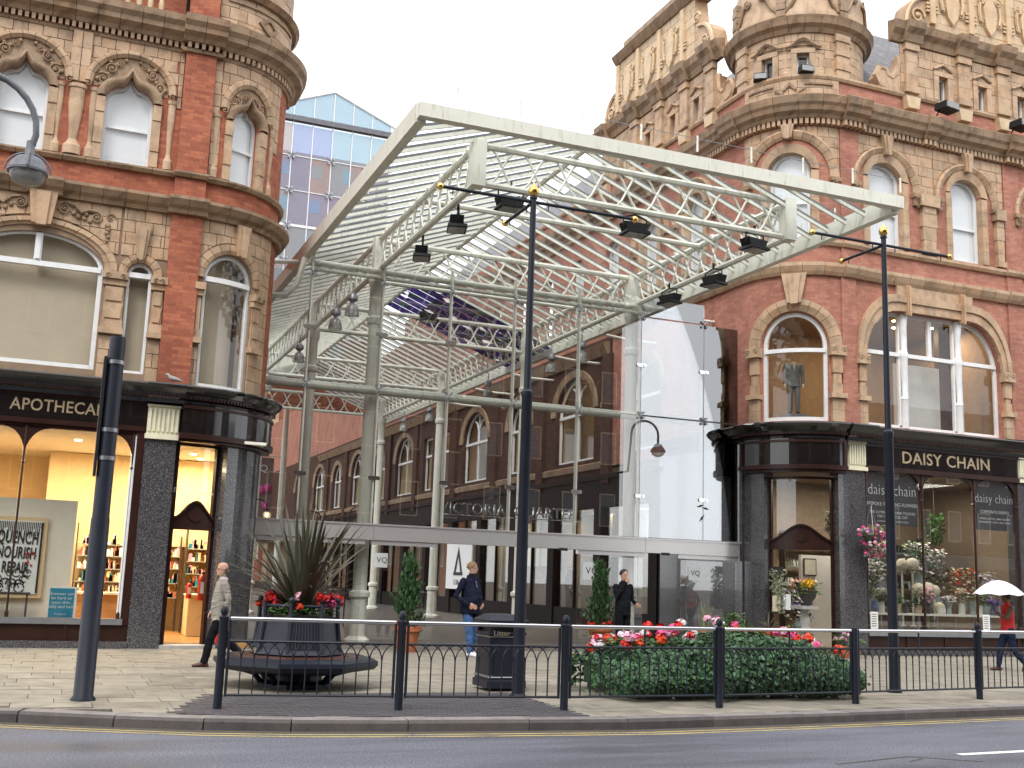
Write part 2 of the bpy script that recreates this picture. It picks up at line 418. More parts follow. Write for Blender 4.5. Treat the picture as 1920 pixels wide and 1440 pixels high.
# ------------------------------------------------------------------ facade paths (t along the wall, d outward, z up)
class FPath:
    def __init__(s, side, r=1.9):
        s.side, s.r, s.q = side, r, pi/2*r
        s.cx, s.cy, s.fy = (2.35, 26.05, 24.15) if side == 'L' else (19.4, 25.9, 24.0)
        s.a0, s.a1 = (s.cx, s.cx+s.q) if side == 'L' else (s.cx-s.q, s.cx)
    def __call__(s, t, d, z):
        r = s.r
        if s.side == 'L':
            if t <= s.cx: return (t, s.fy-d, z)
            if t <= s.a1:
                a = (t-s.cx)/r; return (s.cx+(r+d)*sin(a), s.cy-(r+d)*cos(a), z)
            return (s.cx+r+d, s.cy+(t-s.a1), z)
        if t >= s.cx: return (t, s.fy-d, z)
        if t >= s.a0:
            a = (s.cx-t)/r; return (s.cx-(r+d)*sin(a), s.cy-(r+d)*cos(a), z)
        return (s.cx-r-d, s.cy+(s.a0-t), z)
    def n(s, t0, t1, st=.16):
        lo, hi = min(t0, t1), max(t0, t1)
        if hi <= s.a0 + 1e-6 or lo >= s.a1 - 1e-6: return 1
        return max(1, int(math.ceil((hi-lo)/st)))
    def dirs(s, t):
        a = Vector(s(t-.01, 0, 0)); b = Vector(s(t+.01, 0, 0)); return (b-a).normalized()
PL, PR = FPath('L'), FPath('R')

# ------------------------------------------------------------------ facade pieces
class Op:
    """opening: centre, width, sill, spring, head rise, head shape"""
    def __init__(s, tc, w, z0, zs, rise, kind='arch'):
        s.tc, s.w, s.z0, s.zs, s.rise, s.kind = tc, w, z0, zs, rise, kind; s.t0, s.t1 = tc-w/2, tc+w/2
    def hi(s, t, k=1.):
        u = min(1., abs(t-s.tc)/(s.w/2*k))
        if s.kind == 'flat': return s.zs + s.rise - (1-k)*s.w/2
        if s.kind == 'ogee':
            g_ = .6*math.sqrt(max(0, 1-((u-.34)/.66)**2)) if u > .34 else .6+.4*(1-u/.34)**1.6
            return s.zs + k*s.rise*g_
        if s.kind == 'tri':   # flat middle, rounded ends
            e = .52
            if u < e: return s.zs + k*s.rise
            q = (u-e)/(1-e); return s.zs + k*s.rise*math.sqrt(max(0, 1-q*q))
        return s.zs + k*s.rise*math.sqrt(max(0, 1-u*u))
def wall(path, t0, t1, z0, z1, ops, name, mat, parent, back=-.35, d=0.):
    mb = MB(path); ts = {t0, t1}
    n = max(1, path.n(t0, t1, .14)); 
    for i in range(n+1): ts.add(t0+(t1-t0)*i/n)
    for a in (path.a0, path.a1):
        if t0 < a < t1: ts.add(a)
    for o in ops:
        for i in range(17): ts.add(o.tc - o.w/2*cos(pi*i/16))
    ts = sorted(t for t in ts if t0-1e-6 <= t <= t1+1e-6)
    u = [ts[0]]
    for t in ts[1:]:
        if t-u[-1] > 1e-4: u.append(t)
    for a, b in zip(u, u[1:]):
        mid = (a+b)/2; cov = sorted([o for o in ops if o.t0 < mid < o.t1], key=lambda o: o.z0)
        ca, cb = z0, z0
        for o in cov:
            if o.z0 > ca + 1e-5: mb.poly([(a, d, ca), (b, d, cb), (b, d, o.z0), (a, d, o.z0)])
            ca, cb = o.hi(a), o.hi(b)
        mb.poly([(a, d, ca), (b, d, cb), (b, d, z1), (a, d, z1)])
    for o in ops:
        pts = [(o.t0, o.z0)] + [(o.tc - o.w/2*cos(pi*i/16), o.hi(o.tc - o.w/2*cos(pi*i/16))) for i in range(17)] + [(o.t1, o.z0)]
        for (ta, za), (tb, zb) in zip(pts, pts[1:] + pts[:1]):
            k = path.n(ta, tb, .14)
            for i in range(k):
                p, q = i/k, (i+1)/k
                A = (ta+(tb-ta)*p, za+(zb-za)*p); B = (ta+(tb-ta)*q, za+(zb-za)*q)
                mb.poly([(A[0], d, A[1]), (B[0], d, B[1]), (B[0], back, B[1]), (A[0], back, A[1])])
    return mb.build(name, mat, parent, norm=False)
def window(path, o, parent, glass='upper_glass', blind=None, d=-.2, fw=.075, bars=(), transom=None, sash=None, frame='white_paint', blind_d=.1, label=None):
    """white joinery following the opening, glass panes, optional blind"""
    mb = MB(path); k = (o.w/2-fw)/(o.w/2)
    mb.box(o.t0, o.t0+fw, d-.05, d+.03, o.z0, o.zs); mb.box(o.t1-fw, o.t1, d-.05, d+.03, o.z0, o.zs)
    mb.box(o.t0+fw, o.t1-fw, d-.05, d+.05, o.z0, o.z0+fw)
    if o.kind == 'flat': mb.box(o.t0+fw, o.t1-fw, d-.05, d+.03, o.zs+o.rise-fw, o.zs+o.rise); mb.box(o.t0, o.t0+fw, d-.05, d+.03, o.zs, o.zs+o.rise); mb.box(o.t1-fw, o.t1, d-.05, d+.03, o.zs, o.zs+o.rise)
    else:
        n = 20; P = []
        for i in range(n+1):
            a = pi*i/n; t = o.tc - o.w/2*cos(a); ti = o.tc - (o.w/2-fw)*cos(a)
            zo = o.hi(t); zi = o.zs + (o.hi(t)-o.zs)*k if o.kind != 'tri' else max(o.zs, o.hi(t)-fw)
            P.append([mb.add(t, d-.05, zo), mb.add(t, d+.03, zo), mb.add(ti, d+.03, zi), mb.add(ti, d-.05, zi)])
        for A, B in zip(P, P[1:]):
            for j in range(4): mb.face(A[j], B[j], B[(j+1) % 4], A[(j+1) % 4])
    for t in bars: mb.box(t-.035, t+.035, d-.045, d+.025, o.z0+fw, o.hi(t)-.02)
    if transom: mb.box(o.t0+fw*.5, o.t1-fw*.5, d-.045, d+.07, transom-.06, transom+.05)
    if sash: mb.box(o.t0+fw, o.t1-fw, d-.045, d+.02, sash-.025, sash+.025)
    wo = mb.build('window', frame, parent)
    g = MB(path); n = 14
    for i in range(n):
        ta = o.t0+.02 + (o.w-.04)*i/n; tb = o.t0+.02 + (o.w-.04)*(i+1)/n
        g.poly([(ta, d-.01, o.z0+.02), (tb, d-.01, o.z0+.02), (tb, d-.01, o.hi(tb)-.01), (ta, d-.01, o.hi(ta)-.01)])
    g.build('pane', glass, wo, norm=False)
    if blind:
        g = MB(path)
        for i in range(n):
            ta = o.t0 + o.w*i/n; tb = o.t0 + o.w*(i+1)/n
            g.poly([(ta, d-blind_d, o.z0), (tb, d-blind_d, o.z0), (tb, d-blind_d, o.hi(tb)), (ta, d-blind_d, o.hi(ta))])
        g.build('blind', blind, wo, norm=False)
    if label: wo['label'] = label
    return wo
COUNT = {}
def piece_obj(mb, name, mat, parent, smooth=None):
    """one block as a part; past 290 on a thing the rest go to one stuff part"""
    key = (parent.name, name); COUNT[key] = COUNT.get(key, 0) + 1
    return mb.build(name, mat, parent, smooth)
def ashlar(path, t0, t1, z0, z1, bw, bh, parent, keep=(), d0=-.02, d1=.025, mat='terracotta', name='terracotta_block', gap=.007, jit=.006):
    nr = max(1, round((z1-z0)/bh)); bh = (z1-z0)/nr
    for r in range(nr):
        za, zb = z0+r*bh, z0+(r+1)*bh
        nb = max(1, round((t1-t0)/bw)); w_ = (t1-t0)/nb; off = (r % 2)*w_/2
        xs = [t0] + [t0+off+i*w_ for i in range(nb+1) if t0+1e-3 < t0+off+i*w_ < t1-1e-3] + [t1]
        for a, b in zip(xs, xs[1:]):
            cuts = sorted({a, b} | {e for o in keep for e in (o.t0, o.t1) if a < e < b})
            for p, q in zip(cuts, cuts[1:]):
                if q-p < .05: continue
                mid = (p+q)/2; ks = [o for o in keep if o.t0 < mid < o.t1 and o.z0 < zb]
                n = max(path.n(p, q), 6 if ks else 1)
                lo = lambda t: min(zb-gap, max([za+gap] + [o.hi(t)+gap for o in ks]))
                if all(zb-lo(p+(q-p)*i/n) < .03 for i in range(n+1)): continue
                mb = MB(path); mb.piece(p+gap, q-gap, lo, lambda t: zb-gap, d0, d1+U(-jit, jit), n)
                piece_obj(mb, name, mat, parent)
def cornice(path, prof, t0, t1, parent, bl=.45, mat='terracotta_dirty', name='cornice_block', gap=.005):
    n = max(1, round((t1-t0)/bl))
    for i in range(n):
        a, b = t0+(t1-t0)*i/n, t0+(t1-t0)*(i+1)/n
        mb = MB(path); mb.sweep(prof, a+gap, b-gap); piece_obj(mb, name, mat, parent)
def dentils(path, t0, t1, z0, z1, d0, d1, parent, sp=.13, w_=.075, mat='terracotta'):
    mb = MB(path); n = int((t1-t0)/sp)
    for i in range(n):
        a = t0 + (t1-t0)*(i+.5)/n; mb.box(a-w_/2, a+w_/2, d0, d1, z0, z1, 1)
    return stuff(mb.build('dentil_course', mat, parent))
def voussoirs(path, tc, zc, prof, a0, a1, n, parent, mat='terracotta', name='voussoir', ky=1., gap=.006):
    rm = sum(r for r, d in prof)/len(prof)
    for i in range(n):
        x, y = a0+(a1-a0)*i/n, a0+(a1-a0)*(i+1)/n; g = gap/rm
        mb = MB(path); mb.ringprof(tc, zc, prof, x+g, y-g, 3, ky); piece_obj(mb, name, mat, parent)
def keystone(path, tc, z0, z1, w0, w1, d1, parent, mat='terracotta', name='keystone'):
    mb = MB(path); mb.prism([(tc-w0/2, z0), (tc+w0/2, z0), (tc+w1/2, z1), (tc-w1/2, z1)], -.02, d1)
    mb.prism([(tc-w0/4, z0-.04), (tc+w0/4, z0-.04), (tc+w1/4, z1-.03), (tc-w1/4, z1-.03)], d1, d1+.05)
    return mb.build(name, mat, parent)
def spiral(mb, path, tc, zc, r, turns=1.6, dirn=1, a0=0, d=.04, th=None):
    th = th or r*.17; n = int(9*turns)+4; pts = []; fn = mb.fn; mb.fn = None
    for i in range(n+1):
        q = i/n; a = a0 + dirn*2*pi*turns*q; rr = r*(1-.85*q)
        pts.append(path(tc+rr*cos(a), d, zc+rr*sin(a)))
    mb.tube(pts, [th*(1-.45*i/n) for i in range(n+1)], 5); mb.ball(path(tc, d, zc), th*1.5, 6); mb.fn = fn
def curl(mb, path, pts, th, d=.04):
    fn = mb.fn; mb.fn = None; mb.tube([path(t, d, z) for t, z in pts], th, 5); mb.fn = fn
def leaf_lump(mb, path, t, z, r, d=.03):
    fn = mb.fn; mb.fn = None; p = path(t, d, z); mb.ball(p, r, 6); mb.fn = fn
# ================================================================== ground: road, kerb, pavement
def kerbY(x):
    P = [(-30, 16.2), (-8, 15.6), (-.36, 14.05), (1.28, 13.2), (2.6, 12.85), (3.95, 12.66), (6.8, 12.45), (8.8, 12.6), (13.9, 13.15), (24, 14.0), (60, 16)]
    for (a, b), (c, d) in zip(P, P[1:]):
        if x <= c:
            q = (x-a)/(c-a); return b + (d-b)*q
    return P[-1][1]
mb = MB(); mb.poly([(-400, -300, -.16), (400, -300, -.16), (400, 500, -.16), (-400, 500, -.16)])
struct(mb.build('ground', 'bedding'))
mb = MB(); xs = [-60, -30, -15, -8, -4, -2, -.36, 1.28, 2.6, 3.95, 5.4, 6.8, 8.8, 11, 13.9, 18, 24, 40, 80]
for a, b in zip(xs, xs[1:]):
    mb.poly([(a, 3.5, -.12), (b, 3.5, -.12), (b, kerbY(b)-.02, -.12), (a, kerbY(a)-.02, -.12)])
road = struct(mb.build('road', 'asphalt'))
# near pavement (camera side)
mb = MB(); mb.box(-60, 80, -4, 3.5, -.15, 0); struct(mb.build('near_pavement', 'paver'))
# kerb
kerb = thing('kerb', None, None); struct(kerb)
x = -14.0; KS = []
while x < 30:
    L = .92
    if -2.5 < x < 20: L = U(.86, 1.0)
    if 2.2 < x < 9: L = U(1.25, 1.6)
    KS.append((x, x+L)); x += L
for a, b in KS:
    mb = MB(); g = .009; dz = U(-.004, .004)
    A0, B0 = Vector((a+g, kerbY(a+g), 0)), Vector((b-g, kerbY(b-g), 0)); t = (B0-A0).normalized(); nrm = Vector((-t.y, t.x, 0))
    prof = [(-.02, -.15), (0.0, -.15), (.012, -.03), (.045, .004+dz), (.30, .006+dz), (.30, -.15)]
    R1 = [mb.add(*(A0+nrm*q + Vector((0, 0, z)))) for q, z in prof]; R2 = [mb.add(*(B0+nrm*q + Vector((0, 0, z)))) for q, z in prof]
    for i in range(6): mb.face(R1[i], R2[i], R2[(i+1) % 6], R1[(i+1) % 6])
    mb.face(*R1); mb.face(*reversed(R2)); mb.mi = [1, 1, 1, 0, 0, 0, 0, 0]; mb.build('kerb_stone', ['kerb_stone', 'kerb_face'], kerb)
# pavement: bedding sheet plus flags laid in courses
pav = thing('pavement', None, None); struct(pav)
mb = MB()
for a, b in zip(xs, xs[1:]): mb.poly([(a, kerbY(a)+.29, -.03), (b, kerbY(b)+.29, -.03), (b, 120, -.03), (a, 120, -.03)])
mb.build('bedding', 'bedding', pav)
def patch(x, y):    # dark block paving round the planter bench and bin
    return 1.4 + (15.6-y)*-.0 - max(0, (13.9-y))*.45 < x < 6.2 and y < 15.7 and x > 1.5 - (y-13)*-.35 - .45
near, far = [], MB(); rows = []
y = 12.7; k = 0
while y < 24.4:
    h = .45 if k % 3 else .6
    rows.append((y, min(y+h, 24.4), k)); y += h; k += 1
for y0, y1, k in rows:
    x = -6 + (k % 2)*.32
    while x < 30:
        wd = .62 if k % 3 else .9
        a, b = x, x+wd; x += wd
        yk = max(kerbY(a), kerbY(b)) + .31
        ya = max(y0, yk)
        if y1-ya < .08: continue
        cx_, cy_ = (a+b)/2, (ya+y1)/2
        if cx_ < -3.0 - (cy_-13)*.12 or cx_ > 27: dst = 1e9
        else: dst = cx_*cx_ + cy_*cy_
        near.append((dst, a, b, ya, y1))
near.sort()
g = .0045
for i, (dst, a, b, y0, y1) in enumerate(near):
    z = U(-.003, .003)
    if i < 280:
        mb = MB(); mb.box(a+g, b-g, y0+g, y1-g, -.03, z); mb.build('paving_flag', 'paver', pav)
    else: far.box(a+g, b-g, y0+g, y1-g, -.03, z)
stuff(far.build('paving_flag', 'paver', pav))
mb = MB(); k = 0; y = 12.75
while y < 15.45:
    x = .9 + (k % 2)*.1
    while x < 6.3:
        if y > max(kerbY(x), kerbY(x+.2))+.31 and x > 1.25+(y-13.2)*.33: mb.box(x+.004, x+.196, y+.004, y+.096, -.02, .008+U(-.002, .002))
        x += .2
    y += .1; k += 1
stuff(mb.build('block_paving', 'paver_dark', pav))
mb = MB(); mb.poly([(4.3, 24.4, -.012), (17.5, 24.4, -.012), (17.5, 120, -.012), (4.3, 120, -.012)]); mb.build('arcade_floor', 'inner_floor', pav)
# painted lines
def line(off, wd, x0, x1, name, mat, z=-.116):
    mb = MB(); n = 40
    for i in range(n):
        a, b = x0+(x1-x0)*i/n, x0+(x1-x0)*(i+1)/n
        mb.poly([(a, kerbY(a)-off, z), (b, kerbY(b)-off, z), (b, kerbY(b)-off-wd, z), (a, kerbY(a)-off-wd, z)])
    return mb.build(name, mat, road)
line(.0, .19, -12, 30, 'gutter', 'bedding', -.1175)
line(.22, .062, -12, 30, 'yellow_line', 'yellow_line'); line(.39, .062, -12, 30, 'yellow_line', 'yellow_line')
mb = MB(); mb.poly([(9.62, 10.0, -.116), (16, 10.45, -.116), (16, 10.57, -.116), (9.62, 10.12, -.116)]); mb.build('lane_marking', 'white_line', road)
mb = MB()   # sunken utility patch in the carriageway
for a, b in (((7.7, 9.75), (8.9, 10.05)), ((7.9, 9.28), (8.5, 9.33)), ((8.9, 10.05), (9.5, 9.6)), ((8.65, 9.75), (8.95, 9.9))):
    A, B = Vector(a+(0,)), Vector(b+(0,)); t = (B-A).normalized(); nn = Vector((-t.y, t.x, 0))*.02
    mb.poly([(*(A+nn).xy, -.117), (*(B+nn).xy, -.117), (*(B-nn).xy, -.117), (*(A-nn).xy, -.117)])
mb.build('patch_joint', 'bedding', road)
# ================================================================== left corner building
LB = thing('corner_building', 'red brick and buff terracotta building with apothecary shop, left of the glass canopy', 'building', (2.35, 24.15, 0))
W2 = [Op(c, 1.0, 10.1, 11.5, .60, 'ogee') for c in (-3.6, -1.49, .62)]; W2c = Op(3.2, .74, 10.1, 11.48, .56, 'ogee')
W1 = [Op(-.86, 2.58, 5.6, 7.72, .66), Op(1.165, .5, 5.6, 7.72, .26), Op(-2.885, .5, 5.6, 7.72, .26)]; W1c = Op(3.08, 1.2, 5.47, 7.85, .58)
wall(PL, -6, 4.35, 5.3, 9.2, W1+[W1c], 'wall', 'joint', LB)
wall(PL, 4.35, 16, 4.3, 9.2, [], 'wall', 'brick', LB)
wall(PL, -6, 16, 9.2, 13.1, W2+[W2c], 'wall', 'brick', LB)
wall(PL, 1.68, 16, 13.1, 17.5, [], 'wall', 'brick', LB); wall(PL, -6, 1.68, 13.1, 13.62, [], 'wall', 'brick', LB); wall(PL, -6, 1.7, 13.6, 17.5, [], 'wall', 'brick', LB, d=-1.5)
# first floor ashlar with arch surrounds kept clear
K1 = [Op(-.86, 3.1, 5.3, 7.72, 1.0), Op(1.165, .86, 5.3, 7.72, .46), Op(-2.885, .86, 5.3, 7.72, .46)]; K1c = Op(3.08, 1.66, 5.3, 7.85, .86)
ashlar(PL, -1.9, 1.70, 8.1, 9.14, .36, .27, LB, K1)
ashlar(PL, 2.34, 4.34, 8.0, 9.14, .36, .28, LB, [K1c])
ashlar(PL, .47, .90, 5.45, 6.35, .43, .3, LB); ashlar(PL, 1.43, 1.69, 5.45, 6.35, .26, .3, LB)
ashlar(PL, 2.34, 2.47, 5.45, 6.3, .3, .3, LB); ashlar(PL, 3.70, 4.34, 5.45, 8.0, .40, .32, LB)
for (a, b) in ((.47, .90), (1.43, 1.69), (2.34, 2.47), (3.69, 3.98)):     # panelled pilasters between the windows
    for i, (z0, z1, dd, e) in enumerate(((6.38, 6.5, .13, .03), (6.5, 6.68, .06, 0), (6.68, 7.05, .05, -.02), (7.05, 7.42, .05, -.02), (7.42, 7.55, .10, .02), (7.55, 7.7, .16, .04))):
        mb = MB(PL); mb.box(a-e, b+e, -.02, dd, z0, z1)
        if i in (2, 3) and b-a > .2: mb.prism([(a+.06, z0+.04), (b-.06, z0+.04), (b-.04, z1-.04), (a+.04, z1-.04)], dd, dd+.03)
        piece_obj(mb, 'pilaster_block', 'terracotta', LB)
    if b-a > .2:
        mb = MB(PL); spiral(mb, PL, a+.06, 7.6, .06, 1.2, 1, 0, .17); spiral(mb, PL, b-.06, 7.6, .06, 1.2, -1, pi, .17); mb.build('capital_scroll', 'terracotta_dirty', LB, 50)
voussoirs(PL, -.86, 7.72, [(1.31, -.05), (1.31, .03), (1.40, .05), (1.42, .09), (1.56, .09), (1.56, -.05)], .0, pi, 15, LB, ky=.60)
voussoirs(PL, 1.165, 7.72, [(.27, -.05), (.27, .04), (.33, .07), (.44, .07), (.44, -.05)], 0, pi, 7, LB, ky=1.)
voussoirs(PL, 3.08, 7.85, [(.61, -.05), (.61, .04), (.69, .07), (.83, .07), (.83, -.05)], 0, pi, 11, LB, ky=1.)
keystone(PL, -.86, 8.5, 9.2, .38, .55, .22, LB); keystone(PL, 1.14, 8.05, 8.75, .16, .32, .13, LB); keystone(PL, 3.25, 8.45, 9.14, .2, .32, .16, LB)
mb = MB(PL)      # scrolled relief beside the big keystone
for sgn in (-1, 1):
    c = -.86
    spiral(mb, PL, c+sgn*.42, 8.93, .13, 1.8, sgn, pi/2, .06); spiral(mb, PL, c+sgn*1.05, 8.82, .12, 1.7, -sgn, pi/2, .06)
    curl(mb, PL, [(c+sgn*x, z) for x, z in ((.45, 9.06), (.62, 9.02), (.75, 8.88), (.9, 8.95), (1.05, 8.94))], .035, .06)
    for x, z in ((.6, 8.85), (.7, 8.78), (.82, 8.76), (.93, 8.72), (.66, 8.97), (.85, 8.86)): leaf_lump(mb, PL, c+sgn*x, z, .055)
    spiral(mb, PL, c+sgn*1.33, 8.86, .11, 1.2, sgn, 0, .05)
    for z in (8.68, 8.6, 8.52, 8.44, 8.35): leaf_lump(mb, PL, c+sgn*1.3+U(-.03, .03), z, .035 + (z-8.3)*.08)
mb.build('scroll_relief', 'terracotta_dirty', LB, 50)
# brick pilaster
for z0, z1 in ((5.43, 9.14), (9.5, 9.96), (10.12, 12.9)):
    mb = MB(PL); mb.box(1.69, 2.34, -.02, .14, z0, z1); mb.build('brick_pilaster', 'brick', LB)
# bands and cornices
LOWC = [(-.02, 9.14), (.10, 9.14), (.13, 9.22), (.22, 9.28), (.30, 9.40), (.30, 9.47), (-.02, 9.49)]
cornice(PL, LOWC, -6, 1.62, LB); cornice(PL, LOWC, 2.40, 5.8, LB)
LOWP = [(d+.14 if d > 0 else d, z) for d, z in LOWC]
cornice(PL, LOWP, 1.60, 2.42, LB, .42); cornice(PL, [(d+.1 if d > 0 else d, z+.005) for d, z in LOWC], -1.2, -.5, LB, .35)
SILL = [(-.02, 9.97), (.08, 9.97), (.13, 10.04), (.13, 10.08), (-.02, 10.11)]
cornice(PL, SILL, -6, 1.66, LB); cornice(PL, SILL, 2.37, 5.8, LB); cornice(PL, [(d+.13 if d > 0 else d, z+.004) for d, z in SILL], 1.65, 2.38, LB, .36)
# second floor: ashlar heads, hood arches, ogee surrounds
A2 = [(c, .95, 11.8, .85) for c in (-3.6, -1.49, .62)]
K2 = [Op(c, 1.92, 9.9, 11.8, .86) for c in (-3.6, -1.49, .62)]; K2c = Op(3.2, 1.36, 9.9, 11.75, .84)
ashlar(PL, -2.4, 1.68, 11.55, 12.9, .30, .27, LB, K2)
ashlar(PL, 2.35, 4.25, 11.2, 12.9, .30, .28, LB, [K2c])
ashlar(PL, 2.36, 2.56, 10.12, 11.2, .2, .27, LB)
def ogee_win(path, o, half, zs, rise, parent):
    tc = o.tc; ky = rise/half
    voussoirs(path, tc, zs, [(half-.17, -.04), (half-.17, .06), (half-.10, .12), (half-.03, .12), (half, .07), (half, -.04)], 0, pi, 11, parent, ky=ky)
    outer = Op(tc, o.w+.34, o.z0, o.zs+.04, o.rise+.15, 'ogee')
    for sgn in (-1, 1):          # jamb blocks
        e0, e1 = tc+sgn*(o.w/2-.006), tc+sgn*(o.w/2+.17); lo, hi = min(e0, e1), max(e0, e1); n = 4
        for i in range(n):
            z0 = o.z0+.02+(o.zs-o.z0)*i/n; z1 = o.z0+.02+(o.zs-o.z0)*(i+1)/n
            mb = MB(path); mb.box(lo, hi, -.12, .05+.02*(i % 2), z0+.005, z1-.005); piece_obj(mb, 'terracotta_block', 'terracotta', parent)
    mb = MB(path); n = 24; P = []
    for i in range(n+1):
        a = pi*i/n; t = tc - (o.w/2-.006)*cos(a); tt = tc - (o.w/2+.17)*cos(a)
        z = o.hi(t)-.006; zz = outer.hi(tt); zm = z+(zz-z)*.5
        P.append([mb.add(t, -.12, z), mb.add(t, .05, z), mb.add((t+tt)/2, .11, zm), mb.add(tt, .09, zz), mb.add(tt, -.12, zz)])
    for A, B in zip(P, P[1:]):
        for j in range(5): mb.face(A[j], B[j], B[(j+1) % 5], A[(j+1) % 5])
    mb.build('ogee_hood', 'terracotta_dirty', parent, 60)
    inner = Op(tc, 2*(half-.17), o.z0, zs, (half-.17)*ky)
    mb = MB(path); mb.piece(tc-half+.18, tc+half-.18, lambda t: min(inner.hi(t)-.01, max(zs-.05, outer.hi(t) if abs(t-tc) < outer.w/2 else zs-.05)), lambda t: inner.hi(t), -.05, .012, 18)
    mb.build('tympanum', 'terracotta_dirty', parent)
    mb = MB(path); k = half/.95
    for sgn in (-1, 1):
        for x, z, r in ((.58, .12, .14), (.42, .38, .12), (.24, .55, .085), (.68, .30, .06)):
            spiral(mb, path, tc+sgn*x*k, zs+z*k, r*k, 1.7, sgn, U(0, 6), .05)
        for x, z in ((.5, .24), (.33, .48), (.62, -.02), (.15, .62), (.52, .02), (.46, .52), (.7, .1)): leaf_lump(mb, path, tc+sgn*x*k, zs+z*k, .05*k)
    mb.build('scroll_relief', 'terracotta_dirty', parent, 50)
    mb = MB(path)
    for sgn in (-1, 1): spiral(mb, path, tc+sgn*(half-.08), zs-.06, .075, 1.3, sgn, pi/2, .12)
    mb.build('scroll_corbel', 'terracotta_dirty', parent, 50)
for o in W2: ogee_win(PL, o, .95, 11.8, .85, LB)
ogee_win(PL, W2c, .68, 11.75, .83, LB)
def vase(path, t, z0, z1, w_, parent, d=.1):
    h = z1-z0; mb = MB(path); n = 8
    pr = [(.62, 0), (.62, .12), (.45, .16), (.3, .22), (.36, .4), (.52, .7), (.52, .94), (.62, .95), (.62, 1)]; rows = []
    for r, q in pr: rows.append([mb.add(t-w_*r*cos(pi*k/n), -.02+d*(r/.62)*(sin(pi*k/n)**.6), z0+h*q) for k in range(n+1)])
    for A, B in zip(rows, rows[1:]):
        for k in range(n): mb.face(A[k], A[k+1], B[k+1], B[k])
    mb.face(*rows[0]); mb.face(*rows[-1])
    mb.build('pilaster', 'terracotta', parent)
for c in (-2.55, -.44):
    vase(PL, c, 10.12, 11.68, .30, LB, .16); vase(PL, c-.34, 10.12, 11.68, .16, LB, .09); vase(PL, c+.34, 10.12, 11.68, .16, LB, .09)
    for i, (z0, z1) in enumerate(((11.75, 12.1), (12.1, 12.5), (12.5, 12.88))):
        for s_ in (-1, 1):
            mb = MB(PL); mb.box(c+s_*.1-.092, c+s_*.1+.092, -.02, .09, z0+.004, z1-.004); piece_obj(mb, 'terracotta_block', 'terracotta', LB)
for t in (1.5,): vase(PL, t, 10.12, 11.7, .16, LB, .09)
for t in (2.47, 3.97): vase(PL, t, 10.12, 11.6, .15, LB, .09)
dentils(PL, -6, 1.66, 12.93, 13.06, -.02, .13, LB); dentils(PL, 2.42, 5.6, 12.93, 13.06, -.02, .13, LB); dentils(PL, 1.66, 2.4, 12.93, 13.06, -.02, .27, LB)
for pr, a, b in ((0, -6, 1.6), (0, 2.46, 5.9), (.15, 1.58, 2.48)):
    e = lambda q: [(d+pr if d > 0 else d, z) for d, z in q]
    cornice(PL, e([(-.02, 12.86), (.05, 12.86), (.07, 12.93), (-.02, 12.93)]), a, b, LB, .6)
    cornice(PL, e([(-.02, 13.06), (.15, 13.06), (.20, 13.14), (.34, 13.22), (.36, 13.32), (.44, 13.42), (.46, 13.56), (-.02, 13.62)]), a, b, LB, .45)
# parapet above the main cornice: balustrade, brick pier, lozenge panel on the turret
bal = MB(); bal.lathe([(.05, 0), (.05, .05), (.025, .08), (.07, .22), (.06, .32), (.03, .5), (.025, .56), (.05, .6), (.05, .65)], (0, 0, 0), 10)
bme = bal.mesh('baluster', 'terracotta_pale'); bme.polygons.foreach_set('use_smooth', [True]*len(bme.polygons))
for i in range(12):
    o = inst('baluster', bme, None, PL(-1.5+i*.235, -.12, 13.68)); setpar(o, LB)
mb = MB(PL); mb.box(-6, 1.68, -.25, -.02, 13.6, 13.68); mb.box(-6, 1.68, -.28, .02, 14.33, 14.45); mb.build('parapet_rail', 'terracotta_dirty', LB)
mb = MB(PL); mb.box(1.68, 2.32, -.02, .16, 13.62, 15.6); mb.build('parapet_pier', 'brick', LB)
ashlar(PL, 2.34, 4.8, 13.62, 14.5, .4, .29, LB, mat='terracotta', d1=.03)
mb = MB(PL)
for z in (13.78, 14.34): mb.box(2.5, 4.6, .03, .07, z-.02, z+.02)
for tc in (3.55,):
    for s_ in (-1, 1):
        mb.prism([(tc+s_*.02, 14.28), (tc+s_*.3, 14.06), (tc+s_*.24, 14.02), (tc-s_*.04, 14.22)], .03, .08); mb.prism([(tc+s_*.02, 13.84), (tc+s_*.3, 14.06), (tc+s_*.24, 14.1), (tc-s_*.04, 13.9)], .03, .085)
mb.build('panel_moulding', 'terracotta_dirty', LB)
cornice(PL, [(-.02, 14.5), (.12, 14.5), (.2, 14.62), (-.02, 14.68)], 2.34, 5.6, LB, .45)
ashlar(PL, 2.34, 4.8, 14.68, 15.6, .4, .3, LB)
mb = MB(); mb.box(-6, 4.1, 24.3, 32, 17.4, 17.5); mb.build('roof', 'slate', LB)
# windows
window(PL, W1[0], LB, blind='blind_beige', bars=(), transom=7.72, fw=.09, blind_d=.22, d=-.1)
mb = MB(PL); mb.box(-.93, -.79, -.18, -.03, 7.78, 8.36); mb.prism([(-.90, 7.8), (-.82, 7.8), (-.82, 8.33), (-.90, 8.33)], -.03, .0); mb.build('window_post', 'white_paint', LB)
for o in W1[1:]: window(PL, o, LB, blind='blind_beige', transom=7.72, fw=.06, blind_d=.22, d=-.1)
window(PL, W1c, LB, blind='blind_beige', transom=7.85, fw=.07, blind_d=.4, d=-.1)
for o in W2: window(PL, o, LB, blind='blind_white', sash=10.95, fw=.07, blind_d=.06)
window(PL, W2c, LB, blind='blind_white', sash=10.95, fw=.06, blind_d=.06)
mb = MB(PL); mb.box(.55, .67, -.22, -.16, 7.72, 7.72+.01)
